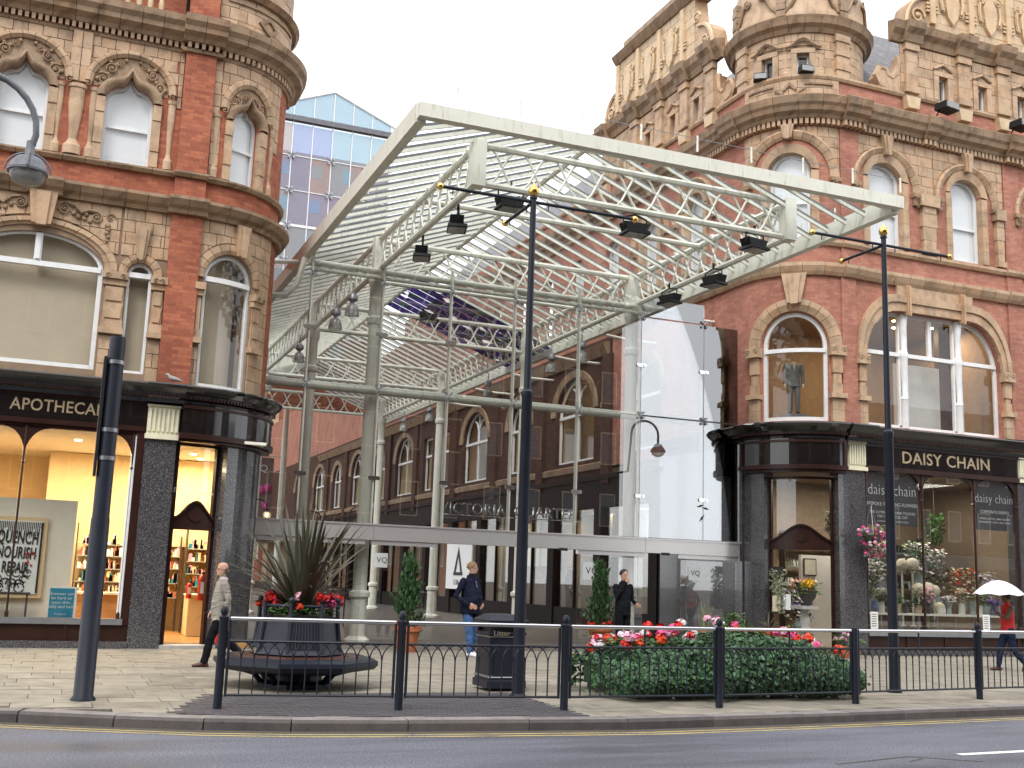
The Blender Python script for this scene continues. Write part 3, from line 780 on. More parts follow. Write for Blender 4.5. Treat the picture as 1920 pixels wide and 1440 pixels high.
# ------------------------------------------------ shop front
def blackcornice(path, spans, zb, zt, parent):
    h = zt-zb
    prof = [(-.02, zb), (.10, zb), (.12, zb+.2*h), (.20, zb+.3*h), (.22, zb+.5*h), (.34, zb+.75*h), (.38, zb+.92*h), (.36, zt), (-.02, zt+.03)]
    for (a, b, e) in spans:
        mb = MB(path); mb.sweep([(d+e if d > 0 else d, z) for d, z in prof], a, b); mb.build('shop_cornice', 'black_gloss', parent)
        dentils(path, a, b, zb+.27*h, zb+.42*h, .1+e, .23+e, parent, .07, .04, 'dark_wood')
blackcornice(PL, ((-6, 1.5, 0), (1.5, 2.28, .12), (2.28, 5.2, .05)), 5.02, 5.40, LB)
mb = MB(PL); mb.box(-6, 1.56, -.1, .03, 4.5, 5.02); mb.build('fascia_board', 'black_gloss', LB)
for z0, z1, dd in ((4.40, 4.50, .07), (4.98, 5.03, .05)):
    mb = MB(PL); mb.box(-6, 1.56, -.1, dd, z0, z1); mb.build('fascia_moulding', 'dark_wood', LB)
text('APOTHECARY', .34, 'gilt', LB, PL(-.06, .036, 4.76), (1, 0, 0), (0, 0, 1), 'lettering', .006, sx=.88, bold=.004)
mb = MB(PL); mb.box(2.26, 5.0, -.08, .22, 4.42, 5.02); mb.build('curved_fascia', 'black_gloss', LB)
mb = MB(PL); mb.box(2.22, 5.05, -.1, .27, 4.30, 4.42); mb.box(2.26, 5.0, .2, .25, 4.94, 5.0); mb.build('fascia_moulding', 'dark_wood', LB)
mb = MB(PL); mb.box(2.22, 5.2, -1.0, .2, 4.24, 4.29); mb.build('door_soffit', 'dark_wood', LB)
def vent(path, a, b, z0, z1, parent):
    mb = MB(path); mb.box(a, b, -.05, .06, z0, z1); mb.box(a-.03, b+.03, -.05, .12, z0-.1, z0); mb.box(a-.02, b+.02, -.05, .1, z1-.04, z1+.002)
    n = 7
    for i in range(n):
        t = a + (b-a)*(i+.5)/n; mb.box(t-.024, t+.024, .06, .10, z0+.06, z1-.08)
    return mb.build('fluted_block', 'cream_pale', parent)
vent(PL, 1.58, 2.22, 4.36, 4.98, LB)
mb = MB(PL); mb.box(1.5, 2.3, -.4, -.06, 4.2, 5.1); mb.build('fascia_backing', 'black', LB)
mb = MB(PL); mb.box(1.57, 2.2, -.5, .05, 0, 4.26); mb.build('granite_pier', 'granite', LB)
mb = MB(PL); mb.box(3.32, 4.5, -.35, .04, 0, 4.26); mb.build('granite_pier', 'granite', LB)
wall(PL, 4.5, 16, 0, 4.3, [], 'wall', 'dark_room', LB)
mb = MB(PL); mb.box(-6, 1.45, -.12, .06, .46, .58); mb.build('window_sill', 'grey_steel', LB)
mb = MB(PL); mb.box(-6, 1.57, -.12, .0, .14, .46); 
for t in (-3, -1.2, .4): mb.box(t-.03, t+.03, 0, .03, .16, .44)
mb.build('stall_riser', 'dark_wood', LB)
mb = MB(PL); mb.box(-6, 1.57, -.12, .10, 0, .14); mb.build('plinth', 'granite', LB)
mb = MB(PL); mb.box(1.33, 1.41, -.1, .0, .6, 4.3); mb.build('window_jamb', 'white_paint', LB)
mb = MB(PL); mb.box(1.41, 1.57, -.12, .03, .46, 4.4); mb.box(-6, 1.57, -.1, .0, 4.32, 4.4); mb.build('window_jamb', 'dark_wood', LB)
for a, b in ((-6, -3.2), (-3.2, -.72), (-.68, 1.33)):
    mb = MB(PL); mb.box(a+.02, b-.02, -.06, -.05, .58, 4.34); mb.build('shop_pane', 'shop_glass', LB)
def colonnette(path, t, z0, z1, parent, mat='dark_wood', left=True, right=True, r=.022):
    mb = MB(); p = path(t, -.02, 0)
    mb.lathe([(r*1.8, z0), (r*1.8, z0+.1), (r, z0+.14), (r, z1-.75), (r*1.7, z1-.72), (r*1.1, z1-.68), (r*1.5, z1-.3), (r*1.5, z1)], (p[0], p[1], 0), 8)
    mb.fn = path
    for s_ in ((-1,) if left else ()) + ((1,) if right else ()):
        n = 8
        for i in range(n):
            a0, a1 = pi/2*i/n, pi/2*(i+1)/n; R_ = .42
            q = [(t+s_*R_*(1-cos(a)), z1-.62+R_*1.4*sin(a)) for a in (a0, a1)]
            mb.prism([q[0], q[1], (q[1][0], z1), (q[0][0], z1)] if q[0][0] < q[1][0] else [q[1], q[0], (q[0][0], z1), (q[1][0], z1)], -.035, .0)
    return mb.build('window_bracket', mat, parent)
colonnette(PL, -.70, .58, 4.34, LB); colonnette(PL, 1.36, .58, 4.34, LB, right=False); colonnette(PL, -3.2, .58, 4.34, LB)
# corner doorway
def doorway(path, t0, t1, d, zh0, zh1, ztop, parent, openleaf):
    w_ = t1-t0; tc = (t0+t1)/2
    mb = MB(path); mb.box(t0-.02, t0+.07, d-.06, d+.04, 0, ztop); mb.box(t1-.07, t1+.02, d-.06, d+.04, 0, ztop); mb.box(t0, t1, d-.06, d+.04, ztop-.07, ztop); mb.build('door_frame', 'dark_wood', parent)
    mb = MB(path); n = 20
    hi = lambda t: zh0 + .16 + (zh1-zh0-.16)*(.5+.5*cos(pi*min(1, abs(t-tc)/(w_*.48))))
    mb.piece(t0+.07, t1-.07, lambda t: zh0, hi, d-.06, d+.06, n)
    mb.piece(t0+.07, t1-.07, lambda t: hi(t), lambda t: hi(t)+.05, d-.06, d+.12, n)
    mb.box(t0+.05, t1-.05, d-.06, d+.1, zh0-.05, zh0)
    mb.build('door_hood', 'dark_wood', parent)
    mb = MB(path); fn = mb.fn; mb.ring(tc, (zh0+zh1)/2-.0, .0001, .16, 0, 2*pi, d+.06, d+.09, 16, .8); mb.build('oval_boss', 'dark_wood', parent)
    mb = MB(path); mb.box(t0+.07, t1-.07, d-.02, d-.01, zh1-.2, ztop-.07); mb.build('fanlight', 'shop_glass', parent)
doorway(PL, 2.24, 3.30, -.25, 2.48, 3.0, 4.26, LB, True)
text('SPACE.NK', .14, 'white_print', LB, PL(2.6, -.235, 3.25), PL.dirs(2.6), (0, 0, 1), 'fanlight_lettering', .002)
text('apothecary', .10, 'white_print', LB, PL(3.02, -.235, 3.22), PL.dirs(3.02), (0, 0, 1), 'fanlight_lettering', .002)
mb = MB(PL); mb.box(2.2, 3.33, -.6, .12, -.01, .07); mb.build('door_step', 'stone_grey', LB)
# shop room
mb = MB()
mb.box(-6, 4.1, 24.7, 31, -.01, .09); mb.build('shop_floor', 'wood_floor', LB)
mb = MB(); mb.box(-6, 4.1, 24.3, 31, 4.32, 4.38); mb.build('shop_ceiling', 'white_wall', LB)
mb = MB(); mb.box(-6, 4.1, 30.9, 31, 0, 4.4); mb.box(4.0, 4.1, 26.6, 31, 0, 4.4); mb.box(-6.1, -6, 24.3, 31, 0, 4.4); mb.build('shop_wall', 'warm_wall', LB)
mb = MB(); mb.box(-.25, 1.2, 28.9, 29.0, .09, 2.15); mb.box(-.25, 3.9, 29.0, 29.1, 2.15, 4.3); mb.build('shop_partition', 'warm_wall', LB)
for (x, y) in ((-1.4, 26.2), (.3, 26.0), (.9, 27.6), (2.9, 27.3), (3.2, 28.4), (-3.2, 26.4)):
    mb = MB(); mb.lathe([(.0, 4.30), (.07, 4.30), (.08, 4.32)], (x, y, 0), 10); mb.build('downlight', 'lamp_warm', LB)
for x, y, e in ((-2.2, 26.3, 170), (.6, 26.6, 170), (2.9, 27.6, 120)):
    l = bpy.data.lights.new('shop_light', 'AREA'); l.energy = e; l.size = 1.4; l.color = (1, .78, .48); o = bpy.data.objects.new('shop_light', l); COL.objects.link(o); o.location = (x, y, 4.22); setpar(o, LB)
# upper rooms closed off behind the blinds
mb = MB(); mb.box(-6, 3.9, 25.6, 25.7, 5.4, 13); mb.build('inner_wall', 'brown_wall', LB)
# ================================================================== right corner building
RB = thing('corner_building', 'red brick and terracotta building with domed turret and florist shop, right of the glass canopy', 'building', (19.4, 24.0, 0))
V1c = Op(18.0, 1.86, 6.1, 8.15, .95); V1 = Op(22.55, 4.9, 6.1, 8.0, 1.4, 'tri'); V1b = Op(29.0, 4.9, 6.1, 8.0, 1.4, 'tri')
V2 = [Op(20.93, 1.2, 11.2, 13.2, .52), Op(23.9, 1.16, 11.2, 13.2, .52), Op(26.95, 1.16, 11.2, 13.2, .52)]; V2c = Op(17.9, 1.22, 11.18, 13.15, .55)
ys = lambda Y: PR.a0-(Y-25.9)        # side wall position from world Y
SW = [];                              # arcade-side first floor windows
for i, (Yc, w__) in enumerate(((31.6, 2.0), (37.0, 3.3), (42.3, 2.3), (47.6, 3.2), (52.0, 1.5), (54.6, 1.5), (58.8, 3.2), (63.8, 2.4), (69.0, 3.2), (74.5, 2.4), (80, 3.2), (87, 3.2))):
    SW.append(Op(ys(Yc), w__, 5.95, 7.8, 1.35 if w__ > 3 else 1.1) if w__ > 1.8 else Op(ys(Yc), w__, 5.95, 8.0, .7, 'flat'))
V2s = [Op(ys(y), 1.05, 11.2, 13.2, .5) for y in (28.6, 31.4, 34.2, 37.0, 39.8, 42.6, 45.4)]
wall(PR, ys(34), 32, 5.6, 10.2, [V1c, V1, V1b, SW[0]], 'wall', 'brick_pink', RB)
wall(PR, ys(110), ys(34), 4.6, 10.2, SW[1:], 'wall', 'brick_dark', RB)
wall(PR, ys(110), 32, 10.2, 14.7, V2+[V2c]+V2s, 'wall', 'brick_pink', RB)
wall(PR, ys(60), PR.a0, 14.7, 15.95, [], 'wall', 'brick_pink', RB); wall(PR, PR.a1, 32, 14.7, 15.95, [], 'wall', 'brick_pink', RB); wall(PR, PR.a0, PR.a1, 14.7, 15.95, [], 'wall', 'joint', RB)
# ------ first floor surrounds
voussoirs(PR, 18.0, 8.15, [(.95, -.05), (.95, .05), (1.06, .10), (1.12, .13), (1.27, .13), (1.30, -.05)], 0, pi, 13, RB, ky=1.02)
keystone(PR, 18.03, 9.32, 10.15, .34, .62, .2, RB)
def mullion_pilaster(path, a, b, z0, zm, z1, parent):
    tc = (a+b)/2; w_ = b-a
    segs = ((z0, z0+.32, .12, .0), (z0+.32, z0+.64, .12, .0), (z0+.64, z0+.78, .2, .05), (z0+.78, z0+1.05, .10, -.02), (z0+1.05, z1-.75, .08, -.05), (z1-.75, z1-.28, .11, -.02), (z1-.28, z1, .2, .05))
    for i, (p, q, dd, e) in enumerate(segs):
        mb = MB(path); mb.box(a-e, b+e, -.03, dd, p+.004, q-.004); piece_obj(mb, 'pilaster_block', 'terracotta', parent)
    mb = MB(path); spiral(mb, path, a+.02, z1-.13, .08, 1.3, 1, 0, .2); spiral(mb, path, b-.02, z1-.13, .08, 1.3, -1, pi, .2); mb.build('capital_scroll', 'terracotta_dirty', parent, 50)
for a, b in ((16.72, 17.03), (18.97, 19.3)): mullion_pilaster(PR, a, b, 6.08, 0, 8.17, RB)
for a, b in ((19.82, 20.08), (25.02, 25.3)): mullion_pilaster(PR, a, b, 6.08, 0, 8.02, RB)
# stilted arch over the three-light window
tri_o = Op(22.55, 5.5, 6.1, 8.0, 1.85, 'tri'); n = 22; ang = [pi*i/n for i in range(n+1)]
def trip(o, a):
    t = o.tc - o.w/2*cos(a); return t, o.hi(t)
TT = []
for o, dd in ((V1, .05), (tri_o, .12)):
    pts = []; hw = o.w/2; e = .52*hw
    for i in range(9):
        q = pi/2*i/8; pts.append((o.tc-e-(hw-e)*cos(q), o.zs+o.rise*sin(q)))
    for i in range(1, 6): pts.append((o.tc-e+2*e*i/6, o.zs+o.rise))
    for i in range(9):
        q = pi/2*(1-i/8); pts.append((o.tc+e+(hw-e)*cos(q), o.zs+o.rise*sin(q)))
    TT.append(pts)
for k in range(len(TT[0])-1):
    mb = MB(PR); (a0, z0), (a1, z1) = TT[0][k], TT[0][k+1]; (b0, y0), (b1, y1) = TT[1][k], TT[1][k+1]
    mb.prism([(a0, z0), (a1, z1), (b1, y1), (b0, y0)], -.05, .1)
    i0 = [(x+(u-x)*.55, y+(v-y)*.55) for (x, y), (u, v) in (((a0, z0), (b0, y0)), ((a1, z1), (b1, y1)))]
    mb.prism([i0[0], i0[1], (b1, y1), (b0, y0)], .1, .15); piece_obj(mb, 'voussoir', 'terracotta', RB)
mb = MB(PR); mb.box(21.2, 23.95, -.03, .08, 9.86, 10.15); mb.build('arch_panel', 'terracotta', RB)
for t in (21.55, 23.52):
    keystone(PR, t, 9.3, 10.14, .1, .16, .18, RB)
# string course and sill band
STR = [(-.02, 10.13), (.08, 10.13), (.14, 10.22), (.2, 10.36), (.2, 10.46), (-.02, 10.5)]
for a, b, e in ((ys(34), 19.35, 0), (19.35, 20.02, .05), (20.02, 25.3, 0), (25.3, 26, .05), (26, 32, 0)):
    cornice(PR, [(d+e if d > 0 else d, z) for d, z in STR], a, b, RB, .55, 'terracotta')
SIL = [(-.02, 10.98), (.07, 10.98), (.12, 11.06), (.12, 11.14), (-.02, 11.17)]
for a, b, e in ((ys(50), 19.35, 0), (19.35, 20.02, .05), (20.02, 25.3, 0), (25.3, 26, .05), (26, 32, 0)):
    cornice(PR, [(d+e if d > 0 else d, z) for d, z in SIL], a, b, RB, .7, 'terracotta')
for z0, z1 in ((6.1, 10.13), (10.5, 10.98), (11.17, 14.45)):
    for a, b in ((19.35, 19.98), (25.35, 25.95)):
        if a < 20 and z0 == 6.1: a, b = 19.32, 19.80
        mb = MB(PR); mb.box(a, b, -.02, .06, z0, z1); mb.build('brick_pilaster', 'brick_pink', RB)
mb = MB(PR); mb.box(19.3, 19.82, -.02, .12, 6.08, 6.9); mb.build('pilaster_base', 'brick_pink', RB)
# ------ second floor windows
def hooded(path, o, r0, r1, zc, parent, col=(True, True), key=True, nv=13):
    ring = Op(o.tc, o.w+.4, o.z0, o.zs+.02, o.rise+.22)
    mb = MB(path); n = 20; P = []
    for i in range(n+1):
        a = pi*i/n; t = o.tc-(o.w/2-.006)*cos(a); tt = o.tc-(o.w/2+.2)*cos(a)
        P.append([mb.add(t, -.15, o.hi(t)-.006), mb.add(t, .04, o.hi(t)-.006), mb.add(tt, .08, ring.hi(tt)), mb.add(tt, -.15, ring.hi(tt))])
    for A, B in zip(P, P[1:]):
        for j in range(4): mb.face(A[j], B[j], B[(j+1) % 4], A[(j+1) % 4])
    mb.build('window_head', 'terracotta', parent)
    for s_ in (-1, 1):
        e0, e1 = sorted((o.tc+s_*(o.w/2-.006), o.tc+s_*(o.w/2+.2)))
        for i in range(5):
            z0 = o.z0+(o.zs-o.z0)*i/5; z1 = o.z0+(o.zs-o.z0)*(i+1)/5
            mb = MB(path); mb.box(e0, e1, -.15, .06, z0+.004, z1-.004); piece_obj(mb, 'terracotta_block', 'terracotta', parent)
    voussoirs(path, o.tc, zc, [(r0, -.04), (r0, .05), (r0+.07, .10), (r1-.05, .15), (r1, .12), (r1, -.04)], 0, pi, nv, parent)
    if key: keystone(path, o.tc, zc+r0-.02, 14.47, .2, .34, .22, parent)
    mb = MB(path)
    for s_ in (-1, 1):
        t = o.tc+s_*(r0+r1)/2; mb.box(t-.15, t+.15, -.02, .17, zc-.12, zc); mb.box(t-.11, t+.11, -.02, .12, zc-.36, zc-.12); spiral(mb, path, t, zc-.16, .1, 1.4, s_, pi/2, .16); spiral(mb, path, t, zc-.38, .055, 1.2, -s_, pi/2, .11)
    mb.build('scroll_corbel', 'terracotta_dirty', parent, 50)
for o in V2: hooded(PR, o, .98, 1.2, 12.95, RB)
hooded(PR, V2c, 1.14, 1.38, 12.95, RB, nv=15)
hooded(PR, V2s[0], .98, 1.2, 12.95, RB, key=False); hooded(PR, V2s[1], .98, 1.2, 12.95, RB, key=False)
KH = [Op(o.tc, 2.42, 9, 12.95, 1.21) for o in V2] + [Op(17.9, 2.78, 9, 12.95, 1.39)]
ashlar(PR, 16.45, 19.34, 12.95, 14.44, .34, .3, RB, KH); ashlar(PR, 19.99, 25.33, 12.95, 14.44, .42, .3, RB, KH)
for t in (22.42, 25.1):
    for i, (p, q, ww, dd) in enumerate(((11.18, 11.35, .30, .16), (11.35, 11.6, .22, .12), (11.6, 12.0, .24, .12), (12.0, 12.4, .27, .13), (12.4, 12.6, .24, .14), (12.6, 12.95, .34, .2))):
        if t > 25: ww *= .55
        mb = MB(PR); mb.box(t-ww, t+ww, -.02, dd, p+.004, q-.004); piece_obj(mb, 'pilaster_block', 'terracotta', RB)
# ------ main cornice
spans = ((ys(46), ys(26.6), 0), (ys(26.6), 16.5, .12), (16.5, 19.3, .05), (19.3, 20.1, .16), (20.1, 22.2, .02), (22.2, 22.7, .1), (22.7, 25.3, .02), (25.3, 26, .14), (26, 32, .02))
for a, b, e in spans:
    x = lambda q: [(d+e if d > 0 else d, z) for d, z in q]
    dentils(PR, a, b, 14.47, 14.63, -.02, .14+e, RB, .14, .085)
    cornice(PR, x([(-.02, 14.63), (.16, 14.63), (.20, 14.72), (.32, 14.80), (.36, 14.92), (.42, 15.0), (.46, 15.2), (.40, 15.25), (-.02, 15.32)]), a, b, RB, .52)
cornice(PR, [(-.02, 15.86), (.06, 15.86), (.1, 15.93), (.1, 15.99), (-.02, 16.0)], ys(46), 32, RB, .7, 'terracotta')
ashlar(PR, 16.5, 19.35, 15.32, 15.86, .5, .28, RB, d1=.05)
mb = MB(PR); tc = 17.95
for a, b in ((16.7, 17.5), (18.35, 19.15)): mb.box(a, b, .05, .09, 15.68, 15.73)
for s_ in (-1, 1): mb.prism([(tc, 15.78), (tc+s_*.2, 15.55), (tc+s_*.14, 15.52), (tc-s_*.03, 15.7)], .05, .1); mb.prism([(tc+s_*.2, 15.4), (tc+s_*.42, 15.56), (tc+s_*.38, 15.6), (tc+s_*.16, 15.45)], .05, .1)
mb.build('panel_moulding', 'terracotta_dirty', RB)
# ------ turret
class Cyl:
    def __init__(s, r=1.9): s.r = r; s.a0, s.a1 = -1e3, 1e3
    def __call__(s, t, d, z):
        a = (19.4-t)/1.9; r = s.r+d; return (19.4-r*sin(a), 25.9-r*cos(a), z)
    def n(s, t0, t1, st=.16): return max(1, int(math.ceil(abs(t1-t0)/st)))
    dirs = FPath.dirs
CT = Cyl(1.86)
TW = [Op(17.30, .36, 15.98, 16.45, .22, 'flat'), Op(18.33, .36, 15.98, 16.45, .22, 'flat')]
wall(CT, 19.4-4.4, 19.4+7.5, 15.95, 17.4, TW, 'turret_wall', 'joint', RB)
KT = [Op(o.tc, .66, 15.9, 16.55, .35, 'flat') for o in TW]
ashlar(CT, 16.3, 21.6, 16.0, 17.3, .38, .26, RB, KT, mat='terracotta')
for o in TW:
    window(CT, o, RB, d=-.15, fw=.05, blind='blind_white', blind_d=.3)
    mb = MB(CT)
    for s_ in (-1, 1): e0, e1 = sorted((o.tc+s_*.174, o.tc+s_*.33)); mb.box(e0, e1, -.12, .07, 15.99, 16.75)
    mb.box(o.tc-.33, o.tc+.33, -.12, .08, 16.66, 16.8); mb.build('window_surround', 'terracotta', RB)
    vo = [(o.tc-.42+.84*i/12, 16.84+.24*(.5-.5*cos(2*pi*i/12))) for i in range(13)]
    mb = MB(CT); curl(mb, CT, [(o.tc-.5, 16.84)] + vo + [(o.tc+.5, 16.84)], .045, .1); mb.build('ogee_hood', 'terracotta_dirty', RB, 60)
vase(CT, 17.82, 16.0, 16.75, .16, RB, .08); vase(CT, 18.85, 16.0, 16.7, .14, RB, .08)
for t in (16.35, 19.5):
    for i in range(6):
        mb = MB(CT); mb.box(t-.22-.03*(i % 2), t+.22+.03*(i % 2), -.02, .12+.03*(i % 2), 15.99+i*.216, 15.99+(i+1)*.216-.008); piece_obj(mb, 'pilaster_block', 'terracotta', RB)
cornice(CT, [(-.02, 17.28), (.08, 17.28), (.14, 17.4), (.26, 17.48), (.30, 17.6), (.34, 17.7), (-.02, 17.76)], 19.4-4.4, 19.4+7.4, RB, .42)
mb = MB(); mb.lathe([(1.9, 17.74), (1.98, 17.8), (1.98, 18.0), (1.94, 18.05), (1.94, 18.5), (1.86, 19.1), (1.7, 19.6), (1.45, 20.2), (1.1, 20.8), (.7, 21.3), (.3, 21.7), (.1, 22.2), (0, 22.6)], (19.4, 25.9, 0), 28)
mb.build('dome', 'terracotta', RB, 40)
mb = MB(); CD = Cyl(1.95)
for tc in (16.9, 18.6, 20.3):
    for s_ in (-1, 1):
        curl(mb, CD, [(tc+s_*x, z) for x, z in ((.75, 17.95), (.55, 18.2), (.4, 18.5), (.2, 18.55))], .05, .03); spiral(mb, CD, tc+s_*.28, 18.6, .16, 1.5, s_, 0, .02); spiral(mb, CD, tc+s_*.75, 18.02, .09, 1.3, -s_, 0, .05)
for t in (16.1, 17.75, 19.5):
    for i in range(5): mb.fn = CD; mb.box(t-.12, t+.12, -.05, .10+.02*(i % 2), 17.8+i*.2, 17.98+i*.2); mb.fn = None
mb.build('dome_ornament', 'terracotta_dirty', RB, 50)
# ------ gabled attics (front and side share one builder)
def gable(path, t0, t1, wins, pils, g0, g1, parent, flip):
    """attic storey t0..t1 with windows and pilasters, scrolled gable g0..g1 above"""
    ops = [Op(t, .36, 15.99, 16.5, .25, 'flat') for t in wins]
    wall(path, t0, t1, 15.98, 18.2, ops, 'attic_wall', 'terracotta', parent, d=.05)
    ashlar(path, t0, t1, 16.0, 17.5, .46, .3, parent, [Op(t, .74, 15.9, 16.8, .12, 'flat') for t in wins], d0=.03, d1=.08)
    for o in ops:
        window(path, o, parent, d=-.1, fw=.045, blind='blind_white', blind_d=.3)
        mb = MB(path)
        for s_ in (-1, 1): e0, e1 = sorted((o.tc+s_*.174, o.tc+s_*.36)); mb.box(e0, e1, -.05, .11, 15.995, 16.78)
        mb.box(o.tc-.36, o.tc+.36, -.05, .12, 16.76, 16.9); curl(mb, path, [(o.tc-.36, 16.95), (o.tc-.2, 17.03), (o.tc, 17.13), (o.tc+.2, 17.03), (o.tc+.36, 16.95)], .04, .12)
        mb.build('window_surround', 'terracotta', parent)
    for t in pils:
        for (p, q, ww, dd) in ((15.99, 16.2, .26, .2), (16.2, 16.55, .21, .16), (16.55, 16.95, .21, .16), (16.95, 17.3, .21, .16), (17.3, 17.55, .26, .22)):
            mb = MB(path); mb.box(t-ww, t+ww, .03, dd, p+.004, q-.004); piece_obj(mb, 'pilaster_block', 'terracotta', parent)
        mb = MB(path); mb.sweep([(-.02, 17.53), (.26, 17.53), (.34, 17.75), (.46, 17.9), (.5, 18.1), (-.02, 18.2)], t-.32, t+.32); mb.build('cornice_block', 'terracotta_dirty', parent)
        mb = MB(path); mb.prism([(t-.2, 15.5), (t+.2, 15.5), (t+.26, 15.86), (t-.26, 15.86)], -.02, .2); mb.build('corbel', 'terracotta_pale', parent)
    cornice(path, [(-.02, 17.53), (.12, 17.53), (.18, 17.72), (.3, 17.86), (.36, 18.08), (-.02, 18.18)], t0-.35, t1+.35, parent, .5)
    wl = abs(g1-g0); n = 24; A = []
    for i in range(n+1):                      # scrolled gable outline
        q = i/n; e = min(q, 1-q)*wl; z = 18.15
        z += 0 if e <= 0 else (1.05*math.sqrt(max(0, 1-(1-min(1, e/.9))**2)) + (1.1 if e > 1.15 else 0))
        A.append((g0+(g1-g0)*q, z))
    mb = MB(path); mb.piece(g0, g1, lambda t: 18.15, lambda t: 18.15+_gab(abs(t-g0), wl), -.45, .04, 48); mb.build('gable', 'terracotta', parent)
    ashlar(path, g0+1.2, g1-1.2, 18.2, 20.3, .5, .3, parent, d0=.03, d1=.055, mat='terracotta_pale')
    mb = MB(path); k = g0+1.1
    while k < g1-.9:
        mb.box(k-.1, k+.1, .04, .14, 18.4, 20.2)
        if k+1.5 < g1-.9:
            c = k+.75; mb.prism([(c-.2, 18.75), (c, 18.5), (c+.2, 18.75), (c+.26, 19.4), (c, 19.9), (c-.26, 19.4)], .05, .15)
            for s_ in (-1, 1): spiral(mb, path, c+s_*.34, 19.65, .16, 1.5, s_, 0, .12); spiral(mb, path, c+s_*.33, 18.95, .13, 1.4, -s_, 0, .12); curl(mb, path, [(c+s_*.4, 19.5), (c+s_*.42, 19.2), (c+s_*.36, 18.9)], .05, .12)
        for z in (18.75, 18.87, 18.99): mb.box(k-.22, k+.22, .05, .12, z, z+.07)
        k += 1.5
    for s_, e in ((1, g0), (-1, g1)):
        curl(mb, path, [(e+s_*.12+s_*.85*(1-cos(a)), 18.2+1.0*sin(a)) for a in [pi/2*i/8 for i in range(9)]], .07, .07); spiral(mb, path, e+s_*.55, 18.55, .26, 1.6, s_, 0, .08); spiral(mb, path, e+s_*1.05, 19.5, .22, 1.5, -s_, 0, .08)
    mb.build('gable_relief', 'terracotta_pale', parent, 50)
    cornice(path, [(-.5, 20.28), (.12, 20.28), (.22, 20.42), (.3, 20.55), (-.5, 20.62)], g0+.9, g1-.9, parent, .6)
    mb = MB(path); mb.box(g0+1.5, g1-1.5, -.4, .1, 20.6, 20.95); mb.build('gable_top', 'terracotta_dirty', parent)
def _gab(e, wl):
    e = min(e, wl-e)
    if e <= 0: return .02
    if e < .9: return .02+1.05*math.sqrt(max(0, 1-(1-e/.9)**2))
    if e < 1.15: return 1.07
    return 2.13
def attic_scroll(path, t, s_, parent):
    mb = MB(path); pts = [(t+s_*x, z) for x, z in ((0, 16.05), (-.28, 16.1), (-.42, 16.35), (-.28, 16.62), (-.05, 16.62), (.02, 16.45), (.16, 16.4), (.34, 16.55), (.42, 16.85), (.40, 17.1))]
    mb.prism([(t+s_*x, z) for x, z in ((.45, 15.99), (-.3, 15.99), (-.42, 16.3), (-.25, 16.6), (.0, 16.55), (.15, 16.4), (.35, 16.55), (.45, 17.1))], -.3, .05); curl(mb, path, pts, .09, .0)
    mb.build('attic_scroll', 'terracotta', parent, 50)
gable(PR, 21.55, 31, (23.13, 24.64, 26.2, 27.9), (21.9, 23.88, 25.42, 27.1), 21.7, 31, RB, False)
attic_scroll(PR, 21.1, 1, RB)
s0, s1 = ys(35.0), ys(27.3)
gable(PR, s0, s1, tuple(ys(y) for y in (28.4, 29.85, 31.5, 33.4)), tuple(ys(y) for y in (27.55, 29.1, 30.7, 32.4, 34.6)), s0+.1, s1-.1, RB, True)
attic_scroll(PR, ys(26.85), -1, RB)
# roofs
mb = MB(); mb.fn = lambda t, d, z: (t, 24.5+d*.62, 16+d*.78)
mb.poly([(20.3, 0, 0), (32, 0, 0), (32, 5.2, 0), (20.3, 5.2, 0)])
mb.uv = [(t, d) for t, d in ((20.3, 0), (32, 0), (32, 5.2), (20.3, 5.2))]; mb.build('roof', 'slate', RB, norm=False)
mb = MB(); mb.fn = lambda t, d, z: (18.0+d*.62, t, 16+d*.78)
mb.poly([(26.6, 0, 0), (60, 0, 0), (60, 5.2, 0), (26.6, 5.2, 0)]); mb.uv = [(t, d) for t, d in ((26.6, 0), (60, 0), (60, 5.2), (26.6, 5.2))]; mb.build('roof', 'slate', RB, norm=False)
# ------ windows
wn = window(PR, V1c, RB, transom=8.05, fw=.11, d=-.12)
window(PR, V1, RB, transom=8.2, fw=.1)
window(PR, V1b, RB, transom=8.2, fw=.1, blind='blind_beige')
for t in (21.55, 23.52):
    mb = MB(); p = PR(t, -.13, 0); mb.lathe([(.10, 6.12), (.10, 6.9), (.12, 6.95), (.06, 7.05), (.08, 7.5), (.11, 7.95), (.12, 8.1), (.13, 8.14), (.13, 8.26), (.07, 8.36), (.08, 8.8), (.13, 9.2), (.13, 9.38)], (p[0], p[1], 0), 10); mb.build('turned_mullion', 'white_paint', RB, 40)
mb = MB(PR)
for t in (22.53,): mb.box(t-.06, t+.06, -.25, -.15, 8.24, 9.36)
for t in (21.42, 21.68, 23.39, 23.65): mb.box(t-.03, t+.03, -.25, -.15, 6.15, 9.34)
mb.build('glazing_post', 'white_paint', RB)
for o in V2+[V2c]+V2s[:4]: window(PR, o, RB, blind='blind_white', sash=12.25, fw=.09, blind_d=.06)
for o in SW:
    wd = o.w > 2
    window(PR, o, RB, fw=.1, transom=7.75, bars=(o.tc-.28, o.tc+.28) if False else ((o.tc,) if wd else ()), blind=None)
    if wd:
        mb = MB(PR)
        for s_ in (-1, 1): curl(mb, PR, [(o.tc+s_*x, z) for x, z in ((.02, 7.8), (.05, 8.3), (.25, 8.65), (.55, 8.8))], .045, -.2)
        mb.build('tracery', 'white_paint', RB)
    if o.kind != 'flat': voussoirs(PR, o.tc, o.zs, [(o.w/2, -.05), (o.w/2, .05), (o.w/2+.3, .1), (o.w/2+.3, -.05)], 0, pi, 9, RB, mat='terracotta_dirty', ky=o.rise/(o.w/2))
